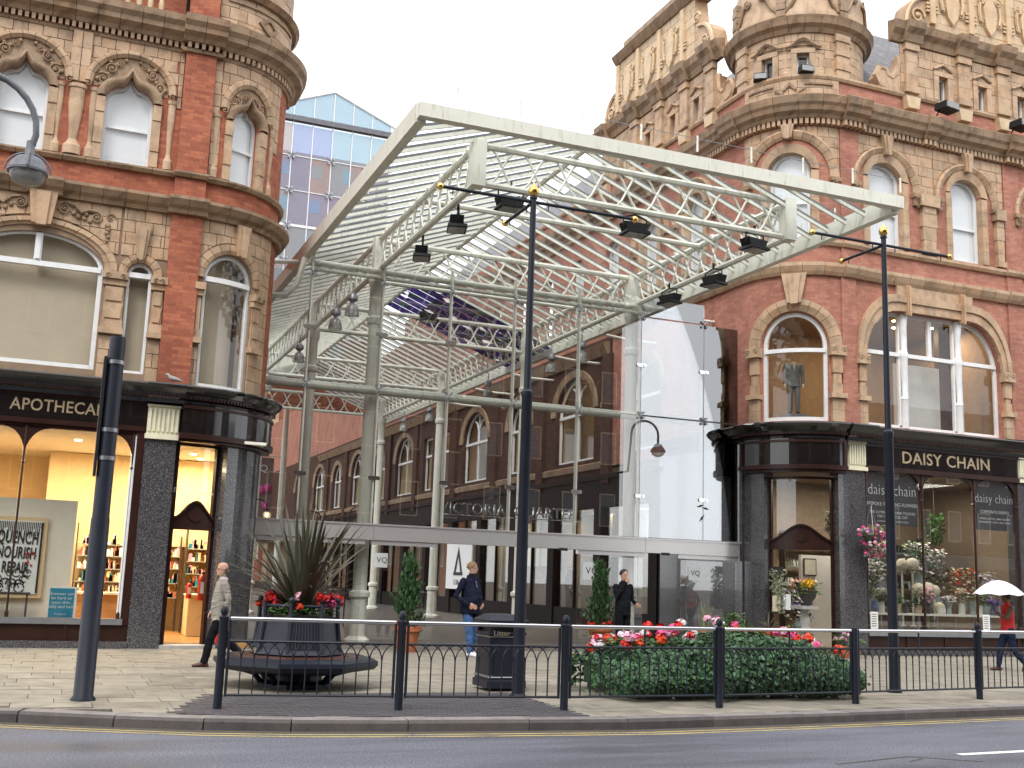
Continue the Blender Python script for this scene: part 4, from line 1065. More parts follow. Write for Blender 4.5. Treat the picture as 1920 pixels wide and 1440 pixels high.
cornice(PR, [(-.02, 5.55), (.08, 5.55), (.12, 5.75), (-.02, 5.82)], ys(80), ys(34.2), RB, 1.6, 'terracotta_dirty', 'string_block')
cornice(PR, [(-.02, 7.72), (.05, 7.72), (.05, 7.9), (-.02, 7.9)], ys(36.0)+1.2, ys(34.4), RB, 1.0, 'terracotta_dirty', 'string_block')
cornice(PR, [(-.02, 9.55), (.1, 9.55), (.2, 9.75), (.3, 9.95), (-.02, 10.05)], ys(80), ys(34.2), RB, 1.2)
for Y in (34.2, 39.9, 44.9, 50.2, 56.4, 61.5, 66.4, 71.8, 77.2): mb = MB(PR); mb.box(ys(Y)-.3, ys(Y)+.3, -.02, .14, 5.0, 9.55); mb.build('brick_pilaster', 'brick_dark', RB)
# ------ shop fronts
blackcornice(PR, ((ys(30), 16.5, 0), (16.5, 19.28, .08), (19.28, 20.1, .16), (20.1, 32, 0)), 5.58, 6.02, RB)
mb = MB(PR); mb.box(20.03, 25.45, -.1, .03, 4.98, 5.58); mb.box(26.0, 32, -.1, .03, 4.98, 5.58); mb.build('fascia_board', 'black_gloss', RB)
mb = MB(PR); mb.box(20.03, 32, -.1, .09, 4.85, 4.98); mb.box(20.03, 32, -.1, .06, 5.52, 5.58); mb.box(20.03, 32, -.1, .07, 5.58, 5.62); mb.build('fascia_moulding', 'dark_wood', RB)
text('DAISY CHAIN', .46, 'gilt', RB, PR(22.83, .036, 5.27), (1, 0, 0), (0, 0, 1), 'lettering', .006, sx=1.08, bold=.004)
mb = MB(PR); mb.box(16.5, 19.25, -.08, .2, 4.9, 5.6); mb.build('curved_fascia', 'black_gloss', RB)
mb = MB(PR); mb.box(16.45, 19.28, -.1, .26, 4.78, 4.9); mb.box(16.5, 19.25, .18, .24, 5.5, 5.56); mb.box(16.48, 16.56, .15, .24, 4.9, 5.58); mb.box(19.19, 19.27, .15, .24, 4.9, 5.58); mb.build('fascia_moulding', 'dark_wood', RB)
mb = MB(PR); mb.box(16.5, 19.3, -.9, .18, 4.70, 4.77); mb.build('door_soffit', 'dark_wood', RB)
vent(PR, 19.43, 20.0, 4.92, 5.58, RB)
for a, b in ((16.45, 17.15), (19.12, 19.98)):
    mb = MB(PR); mb.box(a, b, -.4, .05, 0, 4.78); mb.build('granite_pier', 'granite', RB)
mb = MB(PR); mb.box(25.4, 26, -.4, .05, 0, 4.95); mb.build('granite_pier', 'granite', RB); vent(PR, 25.47, 25.95, 4.96, 5.58, RB)
doorway(PR, 17.15, 19.12, -.25, 2.72, 3.3, 4.62, RB, True)
mb = MB(PR); mb.box(20, 25.4, -.12, .08, .50, .66); mb.build('window_sill', 'grey_steel', RB)
mb = MB(PR); mb.box(20, 25.4, -.12, .0, .14, .50)
for t in (21.3, 22.6, 23.9, 25.2): mb.box(t-.03, t+.03, 0, .03, .16, .48)
mb.build('stall_riser', 'dark_wood', RB)
mb = MB(PR); mb.box(20, 25.4, -.12, .10, 0, .14); mb.build('plinth', 'granite', RB)
for a, b in ((20.0, 21.93), (21.97, 23.79), (23.83, 25.4)):
    mb = MB(PR); mb.box(a+.02, b-.02, -.06, -.05, .66, 4.86); mb.build('shop_pane', 'shop_glass', RB)
for t, l, r_ in ((20.04, False, True), (21.95, True, True), (23.81, True, True), (25.36, True, False)): colonnette(PR, t, .66, 4.86, RB, left=l, right=r_, r=.035)
# arcade-side shop fronts: dark timber, lit bays
mb = MB(PR); mb.box(ys(30.6), ys(26.0)-.02, -.3, .02, 0, 5.6); mb.build('side_pier', 'granite', RB)
mb = MB(PR); mb.box(ys(110), ys(30.6), -.15, .06, 4.3, 5.15); mb.box(ys(110), ys(30.6), -.1, .16, 5.15, 5.3); mb.box(ys(110), ys(30.6), -.1, .10, 4.2, 4.3); mb.build('arcade_fascia', 'arcade_timber', RB)
for i in range(13):
    Y = 30.6+i*3.9
    mb = MB(PR); mb.box(ys(Y+.55), ys(Y), -.3, .08, 0, 4.2); mb.build('arcade_pier', 'arcade_timber', RB)
    mb = MB(PR); mb.box(ys(Y+3.9), ys(Y+.55), -.2, .03, 0, .7); mb.build('arcade_riser', 'arcade_timber', RB)
    mb = MB(PR); mb.box(ys(Y+3.9), ys(Y+.55), -.09, -.08, .7, 4.2); mb.build('shop_pane', 'shop_glass', RB)
    mb = MB(PR); mb.box(ys(Y+2.3), ys(Y+2.22), -.1, .0, .7, 4.2); mb.build('shop_mullion', 'arcade_timber', RB)
mb = MB(); mb.box(19.4, 19.5, 30.8, 110, 0, 4.3); mb.build('arcade_shop_back', 'brown_wall', RB)
mb = MB(); mb.box(17.6, 19.5, 30.6, 110, 4.2, 4.26); mb.build('arcade_shop_ceiling', 'cool_wall', RB)
mb = MB(); mb.box(17.5, 19.5, 30.6, 110, -.02, .6); mb.build('arcade_shop_deck', 'dark_room', RB)
for Y in (32.8, 36.5, 40.5, 44.5, 49):
    l = bpy.data.lights.new('shop_light', 'AREA'); l.energy = 15; l.size = .8; l.color = (1, .82, .55); o = bpy.data.objects.new('shop_light', l); COL.objects.link(o); o.location = (18.5, Y, 4.1); setpar(o, RB)
# first floor rooms
mb = MB(); mb.box(17.9, 30, 28.6, 28.7, 5.6, 10); mb.box(25.2, 25.3, 24.5, 28.6, 5.6, 10); mb.build('inner_wall', 'brown_wall', RB)
mb = MB(); mb.box(18.4, 30, 24.45, 28.6, 9.62, 9.7); mb.build('inner_ceiling', 'brown_wall', RB)
mb = MB(); mb.box(18.2, 30, 24.45, 28.6, 5.62, 5.75); mb.build('inner_floor', 'brown_wall', RB)
mb = MB(); mb.box(21.75, 23.4, 24.75, 24.8, 6.1, 8.1); mb.build('display_screen', 'cool_wall', RB)
mb = MB(); mb.box(23.75, 24.25, 25.1, 25.3, 5.8, 9.5); mb.build('red_panel', 'bench_wood', RB)
mb = MB(); mb.box(24.3, 24.75, 25.2, 25.25, 5.9, 7.9); mb.build('lit_panel', 'warm_wall', RB)
for x, y, e in ((19.3, 25.6, 26), (22.4, 26.4, 34), (24.4, 25.9, 30)):
    l = bpy.data.lights.new('room_light', 'AREA'); l.energy = e; l.size = .6; l.color = (1, .72, .42); o = bpy.data.objects.new('room_light', l); COL.objects.link(o); o.location = (x, y, 9.55); setpar(o, RB)
for x, y in ((19.0, 25.5), (19.5, 25.9), (20.2, 26.6), (21.2, 26.2), (22.6, 25.6), (23.2, 26.3), (24.2, 25.8), (22.0, 27.4)):
    mb = MB(); mb.lathe([(0, 9.60), (.09, 9.60), (.1, 9.62)], (x, y, 0), 10); mb.build('downlight', 'lamp_warm', RB)
# lit arcade first floor rooms
mb = MB(); mb.box(19.2, 19.3, 30, 110, 5.6, 9.9); mb.build('inner_wall', 'warm_wall', RB)
mb = MB(); mb.box(17.9, 19.3, 30, 110, 9.4, 9.5); mb.box(17.9, 19.3, 30, 110, 5.6, 5.7); mb.build('inner_floor', 'brown_wall', RB)
for Y, e in ((37.2, 26), (43.6, 8), (55.5, 8)):
    l = bpy.data.lights.new('room_light', 'POINT'); l.energy = e; l.shadow_soft_size = .2; l.color = (1, .68, .35); o = bpy.data.objects.new('room_light', l); COL.objects.link(o); o.location = (18.6, Y, 9.0); setpar(o, RB)
# florist room
mb = MB(); mb.box(17.9, 26, 24.5, 29.5, -.01, .1); mb.build('shop_floor', 'brown_wall', RB)
mb = MB(); mb.box(18.2, 26, 24.3, 29.5, 4.86, 4.92); mb.build('shop_ceiling', 'brown_wall', RB)
mb = MB(); mb.box(17.8, 26, 28.2, 28.3, 0, 4.9); mb.box(25.9, 26, 24.4, 29.5, 0, 4.9); mb.box(17.9, 18.0, 26.6, 29, 0, 4.9); mb.build('shop_wall', 'brown_wall', RB)
mb = MB(); mb.box(19.55, 21.1, 26.2, 26.3, .1, 2.6); mb.build('shop_partition', 'white_wall', RB)
for x, y, e in ((20.9, 25.6, 55), (23.5, 25.6, 60), (19.2, 26.0, 30)):
    l = bpy.data.lights.new('shop_light', 'AREA'); l.energy = e; l.size = 1.2; l.color = (1, .93, .82); o = bpy.data.objects.new('shop_light', l); COL.objects.link(o); o.location = (x, y, 4.75); setpar(o, RB)
# ================================================================== steel and glass canopy over the arcade street
CAN = thing('glass_canopy', 'cream steel and glass hipped canopy on columns with lattice trusses over the arcade entrance', 'canopy', (10.6, 26.8, 0))
XL, XR, XA, XB, XM = 7.02, 14.37, 5.18, 15.46, 10.47     # column lines, eaves, ridge
YF, YT, YG = 17.35, 19.6, 26.2                             # front eave, front truss, glass screen
ZE, ZR = 9.44, 11.45
YS = [26.8, 34.4, 43.4, 52.4]
def roofz(x): return ZE + (ZR-ZE)*((x-XA)/(XM-XA) if x < XM else (XB-x)/(XB-XM))
# columns
cm = MB(); cm.lathe([(.30, 0), (.30, .08), (.20, .16), (.19, 1.05), (.25, 1.10), (.25, 1.2), (.17, 1.26), (.155, 7.85), (.20, 7.9), (.215, 8.02), (.17, 8.08), (.17, 8.85), (.2, 8.9), (.22, 9.05), (.22, 9.2)], (0, 0, 0), 20)
me = cm.mesh('column', 'cream_paint'); me.polygons.foreach_set('use_smooth', [True]*len(me.polygons)); me.set_sharp_from_angle(angle=.6)
for Y in YS:
    for X in (XL, XR):
        o = inst('column', me, None, (X, Y, 0)); setpar(o, CAN)
# trusses
def truss(p0, p1, z0=9.28, z1=10.08, r=.075, lat=True, pitch=.62):
    A, B = Vector(p0), Vector(p1); L = (B-A).length; u = (B-A)/L
    mb = MB(); 
    for z in (z0, z1): mb.tube([(*(A.xy), z), (*(B.xy), z)], r, 8)
    tr = mb.build('lattice_truss', 'cream_paint', CAN, 40)
    if not lat: return tr
    n = max(2, round(L/pitch))
    for ph in (0, 1):
        lb = MB(); pts = []; k = n*6
        for i in range(k+1):
            q = i/k; s_ = sin(pi*(n*q + ph)); s_ = max(-1, min(1, s_*1.15))
            # alternate bays cross over
            w_ = cos(pi*(n*q+ph)); zc = (z0+z1)/2 + (z1-z0)/2*.90*max(-1, min(1, w_*1.25))
            p = A + u*(L*q); pts.append((p.x, p.y, zc))
        lb.tube(pts, .026, 5); lb.build('lattice_bar', 'cream_paint', tr, 50)
    return tr
def post(x, y, z0=9.2, z1=10.15, s_=.14):
    mb = MB(); mb.box(x-s_, x+s_, y-s_, y+s_, z0, z1); mb.build('truss_post', 'cream_paint', CAN)
yy = [YT] + YS
for X in (XL, XR):
    for a, b in zip(yy, yy[1:]): truss((X, a+.2, 0), (X, b-.2, 0))
    for y in yy: post(X, y)
for Y in yy: truss((XL+.18, Y, 0), (XR-.18, Y, 0), pitch=.68)
for Y in (23.2, 30.6):
    mb = MB(); mb.tube([(XL, Y, 10.05), (XR, Y, 10.05)], .07, 8); mb.build('cross_tube', 'cream_paint', CAN, 40)
# eave beams
def beam(a, b, w_=.16, h=.34):
    A, B = Vector(a), Vector(b); u = (B-A).normalized(); n = Vector((-u.y, u.x, 0))*w_/2; mb = MB()
    q = [[mb.add(*(P+n*s_+Vector((0, 0, z)))) for s_, z in ((-1, 0), (1, 0), (1, h), (-1, h))] for P in (A, B)]
    for i in range(4): mb.face(q[0][i], q[1][i], q[1][(i+1) % 4], q[0][(i+1) % 4])
    mb.face(*q[0]); mb.face(*reversed(q[1])); return mb.build('fascia_beam', 'cream_paint', CAN)
beam((XA-.08, YF, ZE-.03), (XB+.08, YF, ZE-.0), .18, .25); beam((XA, YF+.09, ZE-.08), (XA, 56, ZE-.08), .18, .36); beam((XB, YF+.09, ZE-.08), (XB, 56, ZE-.08), .18, .36)
# ridge, hips
YH = YF + 4.6
def rod(name, pts, r, mat='cream_paint', parent=CAN, n=6): mb = MB(); mb.tube(pts, r, n); return mb.build(name, mat, parent, 40)
rod('ridge', [(XM, YH, ZR), (XM, 56, ZR)], .07)
rod('hip_rafter', [(XA, YF, ZE+.1), (XM, YH, ZR)], .06); rod('hip_rafter', [(XB, YF, ZE+.1), (XM, YH, ZR)], .06)
# glazing bars and panes
def bar(a, b, h=.085, w_=.036):
    A, B = Vector(a), Vector(b); u = (B-A).normalized(); n = u.cross(Vector((0, 0, 1))).normalized()*w_/2; mb = MB()
    q = [[mb.add(*(P+n*s_+Vector((0, 0, z)))) for s_, z in ((-1, -h), (1, -h), (1, 0), (-1, 0))] for P in (A, B)]
    for i in range(4): mb.face(q[0][i], q[1][i], q[1][(i+1) % 4], q[0][(i+1) % 4])
    mb.face(*q[0]); mb.face(*reversed(q[1])); mb.build('glazing_bar', 'cream_paint', CAN)
    mb = MB()
    q = [[mb.add(*(P+n*s_*1.5+Vector((0, 0, z)))) for s_, z in ((-1, .0), (1, .0), (1, .04), (-1, .04))] for P in (A, B)]
    for i in range(4): mb.face(q[0][i], q[1][i], q[1][(i+1) % 4], q[0][(i+1) % 4])
    capb.append(mb)
capb = []; SP = .62; y = YF+.3; ybs = []
while y < 56: ybs.append(y); y += SP
for y in ybs:
    xl = XM if y > YH else XA+(XM-XA)*(y-YF)/(YH-YF); xr = XM if y > YH else XB-(XB-XM)*(y-YF)/(YH-YF)
    if 34.5 < y < 38.8:
        bar((XA, y, ZE+.14), (XM, y, ZR+.05)); rod('lead_came', [(XB, y, ZE+.14), (XM, y, ZR+.05)], .015, 'lead'); continue
    if xl-XA > .25: bar((XA, y, ZE+.14), (xl, y, roofz(xl)+.05)); bar((XB, y, ZE+.14), (xr, y, roofz(xr)+.05))
x = XA+.5
while x < XB-.3:
    f_ = min((x-XA)/(XM-XA), (XB-x)/(XB-XM), 1); yb = YF+(YH-YF)*f_
    if yb-YF > .3: bar((x, YF, ZE+.14), (x, yb, ZE+.08+(ZR-ZE)*f_))
    x += .66
mb = MB()
for c in capb: k = len(mb.v); mb.v += c.v; mb.uv += c.uv; mb.f += [tuple(i+k for i in f) for f in c.f]; mb.mi += c.mi
stuff(mb.build('lead_cap', 'lead', CAN))
for i, y in enumerate(ybs[:-1]):
    y1 = y+SP; st0 = 34.3 < y < 38.6
    for s_, xe in ((-1, XA), (1, XB)):
        st = st0 and s_ == 1
        if y1 < YH:
            q0, q1 = (y-YF)/(YH-YF), (y1-YF)/(YH-YF); x0 = xe+(XM-xe)*q0; x1 = xe+(XM-xe)*q1
            P = [(xe, y+.03, ZE+.12), (xe, y1-.03, ZE+.12), (x1, y1-.03, roofz(x1)+.03), (x0, y+.03, roofz(x0)+.03)]
        else: P = [(xe, y+.03, ZE+.12), (xe, y1-.03, ZE+.12), (XM, y1-.03, ZR+.03), (XM, y+.03, ZR+.03)]
        mb = MB(); mb.poly(P); mb.uv = [(0, p[1]) if abs(p[0]-xe) < .01 else (abs(p[0]-xe), p[1]) for p in P]
        mb.build('stained_pane' if st else 'roof_pane', 'stained_glass' if st else 'roof_glass', CAN, norm=False)
for x0 in [XA+.5+.66*i for i in range(15)]:
    x1 = x0+.66
    if x1 > XB-.2: break
    f0 = min((x0-XA)/(XM-XA), (XB-x0)/(XB-XM), 1); f1 = min((x1-XA)/(XM-XA), (XB-x1)/(XB-XM), 1)
    mb = MB(); mb.poly([(x0+.03, YF, ZE+.12), (x1-.03, YF, ZE+.12), (x1-.03, YF+(YH-YF)*f1, ZE+.06+(ZR-ZE)*f1), (x0+.03, YF+(YH-YF)*f0, ZE+.06+(ZR-ZE)*f0)]); mb.build('roof_pane', 'roof_glass', CAN, norm=False)
# little purlin clips, bird wires with posts on the front eave
for i in range(9):
    x = XA+.6+i*1.22; rod('wire_post', [(x, YF, ZE+.36), (x, YF, ZE+.68)], .02)
    if i < 8: rod('bird_wire', [(x, YF, ZE+.62), (x+1.22, YF, ZE+.62)], .006, 'grey_steel')
for i in range(7):
    y = YF+.8+i*1.2; rod('wire_post', [(XB, y, ZE+.3), (XB, y, ZE+.62)], .02)
for X in (XL, XR):
    for i in range(8): 
        y = YT+.5+i*.85; mb = MB(); mb.box(X-.07, X+.07, y-.05, y+.05, 10.12, 10.2); mb.build('purlin_clip', 'cream_paint', CAN)
# struts to the building walls
for y in (27.5, 31, 35, 39, 43, 47):
    rod('wall_strut', [(XB, y, ZE), (16.6, y, ZE-.1), (17.5, y, ZE-.1)], .05)
    rod('wall_strut', [(XA, y, ZE), (4.3, y, ZE-.1)], .06)
rod('drain_pipe', [(5.1, 26.6, 9.3), (4.95, 26.6, 8.6), (4.7, 26.6, 8.3), (4.3, 26.6, 8.25)], .08)
# ================================================================== glazed screen across the entrance
SCR = thing('glass_screen', 'frameless glass entrance wall with pale pipes, bolt fittings and a steel door beam', 'glass wall', (10.8, YG, 0))
MX = [4.27, 5.25, 7.05, 8.86, 10.63, 12.5, 14.36, 16.34, 17.46]
for i, (a, b) in enumerate(zip(MX, MX[1:])):
    for z0, z1 in ((2.86, 6.1), (6.14, 8.84), (8.88, 9.42)):
        if z0 > 8.5 and (i == 0 or i == 7): continue
        mb = MB(); mb.box(a+.012, b-.012, YG-.006, YG+.006, z0, z1); mb.build('glass_pane', 'coated_glass' if i >= 6 else 'screen_glass', SCR)
for x in MX[1:-1]:
    mb = MB(); mb.box(x-.025, x+.025, YG+.02, YG+.14, 2.82, 9.4); mb.build('glass_fin', 'cream_paint', SCR)
for (z, r, a, b) in ((6.12, .11, 4.2, 17.45), (9.16, .085, 5.15, 15.8), (9.0, .05, 5.25, 14.5)):
    mb = MB(); mb.tube([(a, YG+.22, z), (b, YG+.22, z)], r, 12); mb.build('transom_pipe', 'cream_paint', SCR, 40)
sp = MB(); 
for a in range(4):
    q = pi/4+a*pi/2; sp.tube([(0, 0, 0), (.1*cos(q), -.02, .1*sin(q))], .018, 5)
    sp.fn = None
    sp.tube([(.1*cos(q), -.035, .1*sin(q)), (.1*cos(q), .0, .1*sin(q))], .036, 8)
spm = sp.mesh('bolt_fitting', 'grey_steel')
dp = MB()
for s_ in (-1, 1): dp.tube([(.1*s_, -.04, 0), (.1*s_, -.012, 0)], .05, 10)
dp.box(-.13, .13, -.02, -.008, -.05, .05); dpm = dp.mesh('patch_fitting', 'chrome')
for x in MX[1:-1]:
    for z in (6.12, 8.86): setpar(inst('bolt_fitting', spm, None, (x, YG-.02, z)), SCR)
    setpar(inst('patch_fitting', dpm, None, (x, YG, 3.94)), SCR)
    if x < 9 or x > 14: setpar(inst('patch_fitting', dpm, None, (x, YG, 7.5)), SCR)
for a, b in ((4.2, 7.1), (7.1, 14.5), (14.5, 17.45)):
    mb = MB(); mb.box(a+.004, b-.004, YG-.12, YG+.2, 2.45, 2.80); mb.box(a+.004, b-.004, YG-.14, YG-.06, 2.80, 2.84); mb.build('door_beam', 'stainless', SCR)
for a, b in ((4.3, 6.9), (7.06, 8.72), (12.55, 14.5), (15.6, 17.4)):
    mb = MB(); mb.box(a, b, YG-.09, YG+.05, 2.34, 2.445); mb.build('door_header', 'stainless', SCR)
    mb = MB(); mb.box(a+.03, b-.03, YG-.04, YG-.028, .06, 2.30); mb.build('side_light', 'screen_glass', SCR)
    mb = MB(); mb.box(a, b, YG-.06, YG+.02, 0, .06); mb.build('floor_track', 'chrome', SCR)
for x in (6.2, 11.0, 12.1, 15.1):
    mb = MB(); mb.box(x-.12, x+.12, YG-.16, YG-.13, 2.40, 2.47); mb.build('door_sensor', 'black', SCR)
text('VICTORIA  QUARTER', .40, 'chrome', SCR, (10.85, YG+.5, 3.36), (1, 0, 0), (0, 0, 1), 'lettering', .03, sx=.95)
mb = MB(); mb.tube([(8.9, YG+.53, 3.2), (12.9, YG+.53, 3.2)], .012, 5); mb.build('lettering_rail', 'chrome', SCR)
def vq(x, z, w_):
    mb = MB(); mb.box(x-w_/2, x+w_/2, YG-.048, YG-.044, z-w_/2, z+w_/2); o = mb.build('vq_sticker', 'frosted', SCR)
    text('VQ', w_*.55, 'ink', o, (x+.03, YG-.050, z), (1, 0, 0), (0, 0, 1), 'lettering', .001)
vq(7.33, 1.98, .34); vq(12.95, 1.92, .46); vq(16.05, 1.96, .36)
mb = MB()
for x, z, a in ((16.25, 3.78, .3), (16.42, 3.72, -.2), (16.3, 3.45, .9)):
    mb.prism([(x+.13*cos(a), z+.13*sin(a)), (x-.03*sin(a), z+.03*cos(a)), (x-.13*cos(a), z-.13*sin(a)), (x+.03*sin(a), z-.03*cos(a))], YG-.012, YG-.008)
stuff(mb.build('leaf_stickers', 'ink', SCR))
# ================================================================== tall blue glazed gable behind
GG = thing('glazed_gable', 'tall blue glass gable end rising behind the canopy, white glazing bars', 'glass gable', (9.5, 50, 9))
YB = 50.0; hz = lambda x: 23.1 + 1.3*(1-abs(x-10.5)/3.2)
gx = [2.9+.95*i for i in range(12)]; gz = [12.4, 14.1, 15.8, 17.5, 19.2, 20.9, 22.5]
for a, b in zip(gx, gx[1:]):
    for z0, z1 in zip(gz, gz[1:]):
        mb = MB(); mb.box(a+.02, b-.02, YB-.01, YB+.01, z0+.02, z1-.02); mb.build('glass_pane', rng.choice(['blue_glass', 'blue_glass', 'blue_glass', 'violet_glass', 'violet_glass', 'amber_glass']), GG)  # amber and violet tints put the reflected pattern into the pane colour
    if 7.3 < (a+b)/2 < 13.4:
        mb = MB(); mb.prism([(a+.02, 22.95), (b-.02, 22.95), (b-.02, max(22.97, hz(b)-.05)), (a+.02, max(22.97, hz(a)-.05))], YB-.01, YB+.01); mb.build('glass_pane', 'blue_glass', GG)
for x in gx:
    mb = MB(); mb.box(x-.02, x+.02, YB-.06, YB+.05, 12.3, max(22.8, hz(x)) if 7.3 < x < 13.7 else 22.8); mb.build('glazing_bar', 'white_paint', GG)
for z in gz[:-1]:
    mb = MB(); r = .018 if z != 17.5 else .06; mb.box(2.8, 13.5, YB-.05, YB+.04, z-r, z+r); mb.build('glazing_bar', 'white_paint', GG)
mb = MB(); mb.box(2.7, 13.7, YB-.2, YB+.1, 22.6, 22.85); mb.build('eaves_beam', 'lead', GG)
mb = MB(); mb.tube([(7.3, YB-.05, 23.1), (10.5, YB-.05, 24.4), (13.7, YB-.05, 23.1)], .06, 6); mb.build('gable_rail', 'white_paint', GG)
for s_ in (-1, 1):
    mb = MB(); mb.poly([(10.5, YB, 24.4), (10.5, 80, 24.4), (10.5+s_*3.2, 80, 23.1), (10.5+s_*3.2, YB, 23.1)]); mb.build('glass_roof', 'blue_glass', GG)
for x in gx[::2]:
    for z in gz[1:-1]: setpar(inst('bolt_fitting', spm, None, (x, YB-.1, z), (0, 0, 0), (1.6, 1.6, 1.6)), GG)
BW = thing('reflection_block', 'added orange brick block with square windows behind the blue glass gable, standing in for a reflection', 'building', (8, 56, 9))  # made-up block: its brick and windows imitate a reflection in the gable glass
class Flat:
    a0, a1 = -1e3, -1e3
    def __init__(s, Y): s.Y = Y
    def __call__(s, t, d, z): return (t, s.Y-d, z)
    def n(s, a, b, st=.2): return 1
FB = Flat(56.0); ops = [Op(4.2+1.7*i, .6, 12.6+1.9*j, 13.3+1.9*j, 0.01, 'flat') for i in range(6) for j in range(6)]
mb = MB(); mb.box(2.6, 15, 55.9, 57, 9.9, 23.4); mb.build('wall', 'brick', BW)
for o in ops: mb = MB(FB); mb.box(o.t0, o.t1, .1, .13, o.z0, o.z0+.7); mb.build('window', 'teal_print', BW)
# ================================================================== lamps on the canopy
fl = thing('floodlight', 'f', 'floodlight', group='floodlights clamped to the canopy trusses')
mb = MB(); mb.prism([(-.3, -.02), (.3, -.02), (.22, -.24), (-.22, -.24)], -.12, .18); 
body = mb.build('housing', 'flood_black', fl)
mb = MB(); mb.prism([(-.26, -.20), (.26, -.20), (.3, -.27), (-.3, -.27)], -.2, .22); mb.build('visor', 'flood_black', fl)
mb = MB(); mb.box(-.22, .22, -.16, .2, -.285, -.272); mb.build('lens', 'lamp_glass', fl)
mb = MB(); mb.tube([(-.28, 0, -.1), (-.28, 0, .1), (0, 0, .18), (.28, 0, .1), (.28, 0, -.1)], .02, 6); mb.tube([(0, 0, .16), (0, 0, .32)], .03, 6); mb.build('bracket', 'flood_black', fl)
FLS = [((XL+.12, 21.0, 9.0), 1.3, 'floodlight on the left side truss, nearer the camera'), ((XL+.12, 23.4, 9.0), 1.3, 'floodlight on the left side truss, nearer the left column'),
       ((7.75, YT, 9.12), 0, 'floodlight at the left end of the front truss'), ((10.55, YT, 9.02), 0, 'floodlight at the middle of the front truss'), ((13.5, YT, 9.12), 0.2, 'floodlight at the right end of the front truss'),
       ((XR-.2, 22.3, 9.05), -1.3, 'floodlight on the right side truss, upper of two'), ((XR-.2, 24.4, 9.05), -1.3, 'floodlight on the right side truss, beside the right column'), ((10.4, 33.0, 9.9), .3, 'floodlight under the ridge beside the purple glass')]
for i, (p, rz, lb) in enumerate(FLS):
    if i == 0: place(fl, p, rz, .95); fl['label'] = lb
    else: dup(fl, p, rz, .95, lb)
pn = thing('pendant_lamp', 'p', 'pendant lamp', group='pendant lamps along the arcade trusses')
mb = MB(); mb.lathe([(.02, .95), (.03, .62), (.10, .60), (.16, .52), (.17, .40), (.12, .36), (.06, .30), (.06, .26)], (0, 0, -.95), 14); mb.build('gear_housing', 'grey_steel', pn, 40)
mb = MB(); mb.lathe([(.07, .27), (.17, .20), (.22, .05), (.235, -.12), (.225, -.12), (.21, .04), (.16, .18), (.06, .25)], (0, 0, -.95), 16); mb.build('glass_shade', 'lamp_glass', pn, 40)
PLS = [((XL-.25, 28.3, 9.3), 'pendant lamp left of the front left column, nearest of the left row'), ((XL-.25, 30.2, 9.3), 'pendant lamp left of the front left column, second of the left row'), ((XL-.25, 35.2, 9.2), 'pendant lamp over the left row, just beyond the second left column'), ((XL-.25, 41, 9.1), 'pendant lamp farthest along the left row'),
       ((XR+.3, 30.6, 9.3), 'pendant lamp nearest the right front column, in the right row'), ((XR+.3, 32.9, 9.3), 'pendant lamp second in the right row, by the arched window'), ((XR+.3, 38.7, 9.3), 'pendant lamp third in the right row'), ((XR+.3, 45.8, 9.2), 'pendant lamp fourth in the right row'), ((XR+.3, 49.7, 9.2), 'pendant lamp farthest along the right row')]
for i, (p, lb) in enumerate(PLS):
    if i == 0: place(pn, p, 0, .85); pn['label'] = lb
    else: dup(pn, p, 0, .85, lb)
# ================================================================== buildings across the street (seen only as reflections)
def opposite(name, label, x0, x1, Y, h, gab):
    t = thing(name, label, 'building', ((x0+x1)/2, Y, 0))
    mb = MB(); mb.box(x0, x1, Y-9, Y, 0, h); mb.build('wall', 'soot_brick', t)
    mb = MB(); mb.fn = lambda a, b, c: (a, b, c); P = [(x0, Y+.3, h), (x1, Y+.3, h), (x1, Y-4.5, h+gab), (x0, Y-4.5, h+gab)]; mb.poly(P); mb.poly([(x0, Y-9.3, h), (x1, Y-9.3, h), (x1, Y-4.5, h+gab), (x0, Y-4.5, h+gab)]); mb.build('roof', 'slate', t)
    k = x0+1.2
    while k < x1-.8:
        for z in (4.8, 8.4, 12.0):
            if z+1.9 < h:
                mb = MB(); mb.box(k-.5, k+.5, Y-.02, Y+.06, z, z+1.9); f_ = mb.build('window', 'terracotta_pale', t)
                mb = MB(); mb.box(k-.43, k+.43, Y+.06, Y+.075, z+.07, z+1.83); mb.build('pane', 'black_gloss', f_)
        k += 2.4
    mb = MB(); mb.box(x0, x1, Y, Y+.12, 3.2, 4.0); mb.build('shop_fascia', 'black_gloss', t)
    return t
opposite('street_building', 'dark brick terrace across the street, mirrored in the glass left of the bright gap', -22, 30.4, -5.5, 19.5, 3)
opposite('street_building', 'dark brick block across the street, mirrored in the glass beside the granite pier', 45.5, 70, -5.5, 11.5, 2.5)
# ================================================================== street furniture
def lathe_obj(name, prof, c, mat, parent, n=14, smooth=40): mb = MB(); mb.lathe(prof, c, n); return mb.build(name, mat, parent, smooth)
# thick short column at the left
t = thing('traffic_pole', 'thick dark blue cut-off pole in front of the apothecary shop window', 'pole', (.53, 15.0, 0))
lathe_obj('shaft', [(.15, 0), (.15, .02), (.118, .06), (.114, 2.2), (.105, 2.25), (.10, 4.5), (.095, 4.56), (0, 4.57)], (.53, 15.0, 0), 'blue_black', t, 18)
for z in (4.22, 3.34, 2.98): lathe_obj('clamp_band', [(.108, z-.025), (.112, z-.025), (.112, z+.025), (.108, z+.025)], (.53, 15.0, 0), 'grey_steel', t, 18)
mb = MB(); mb.box(.385, .42, 14.9, 15.12, 2.75, 4.28); mb.box(.41, .44, 14.97, 15.03, 3.0, 4.2); mb.build('back_plate', 'black', t)
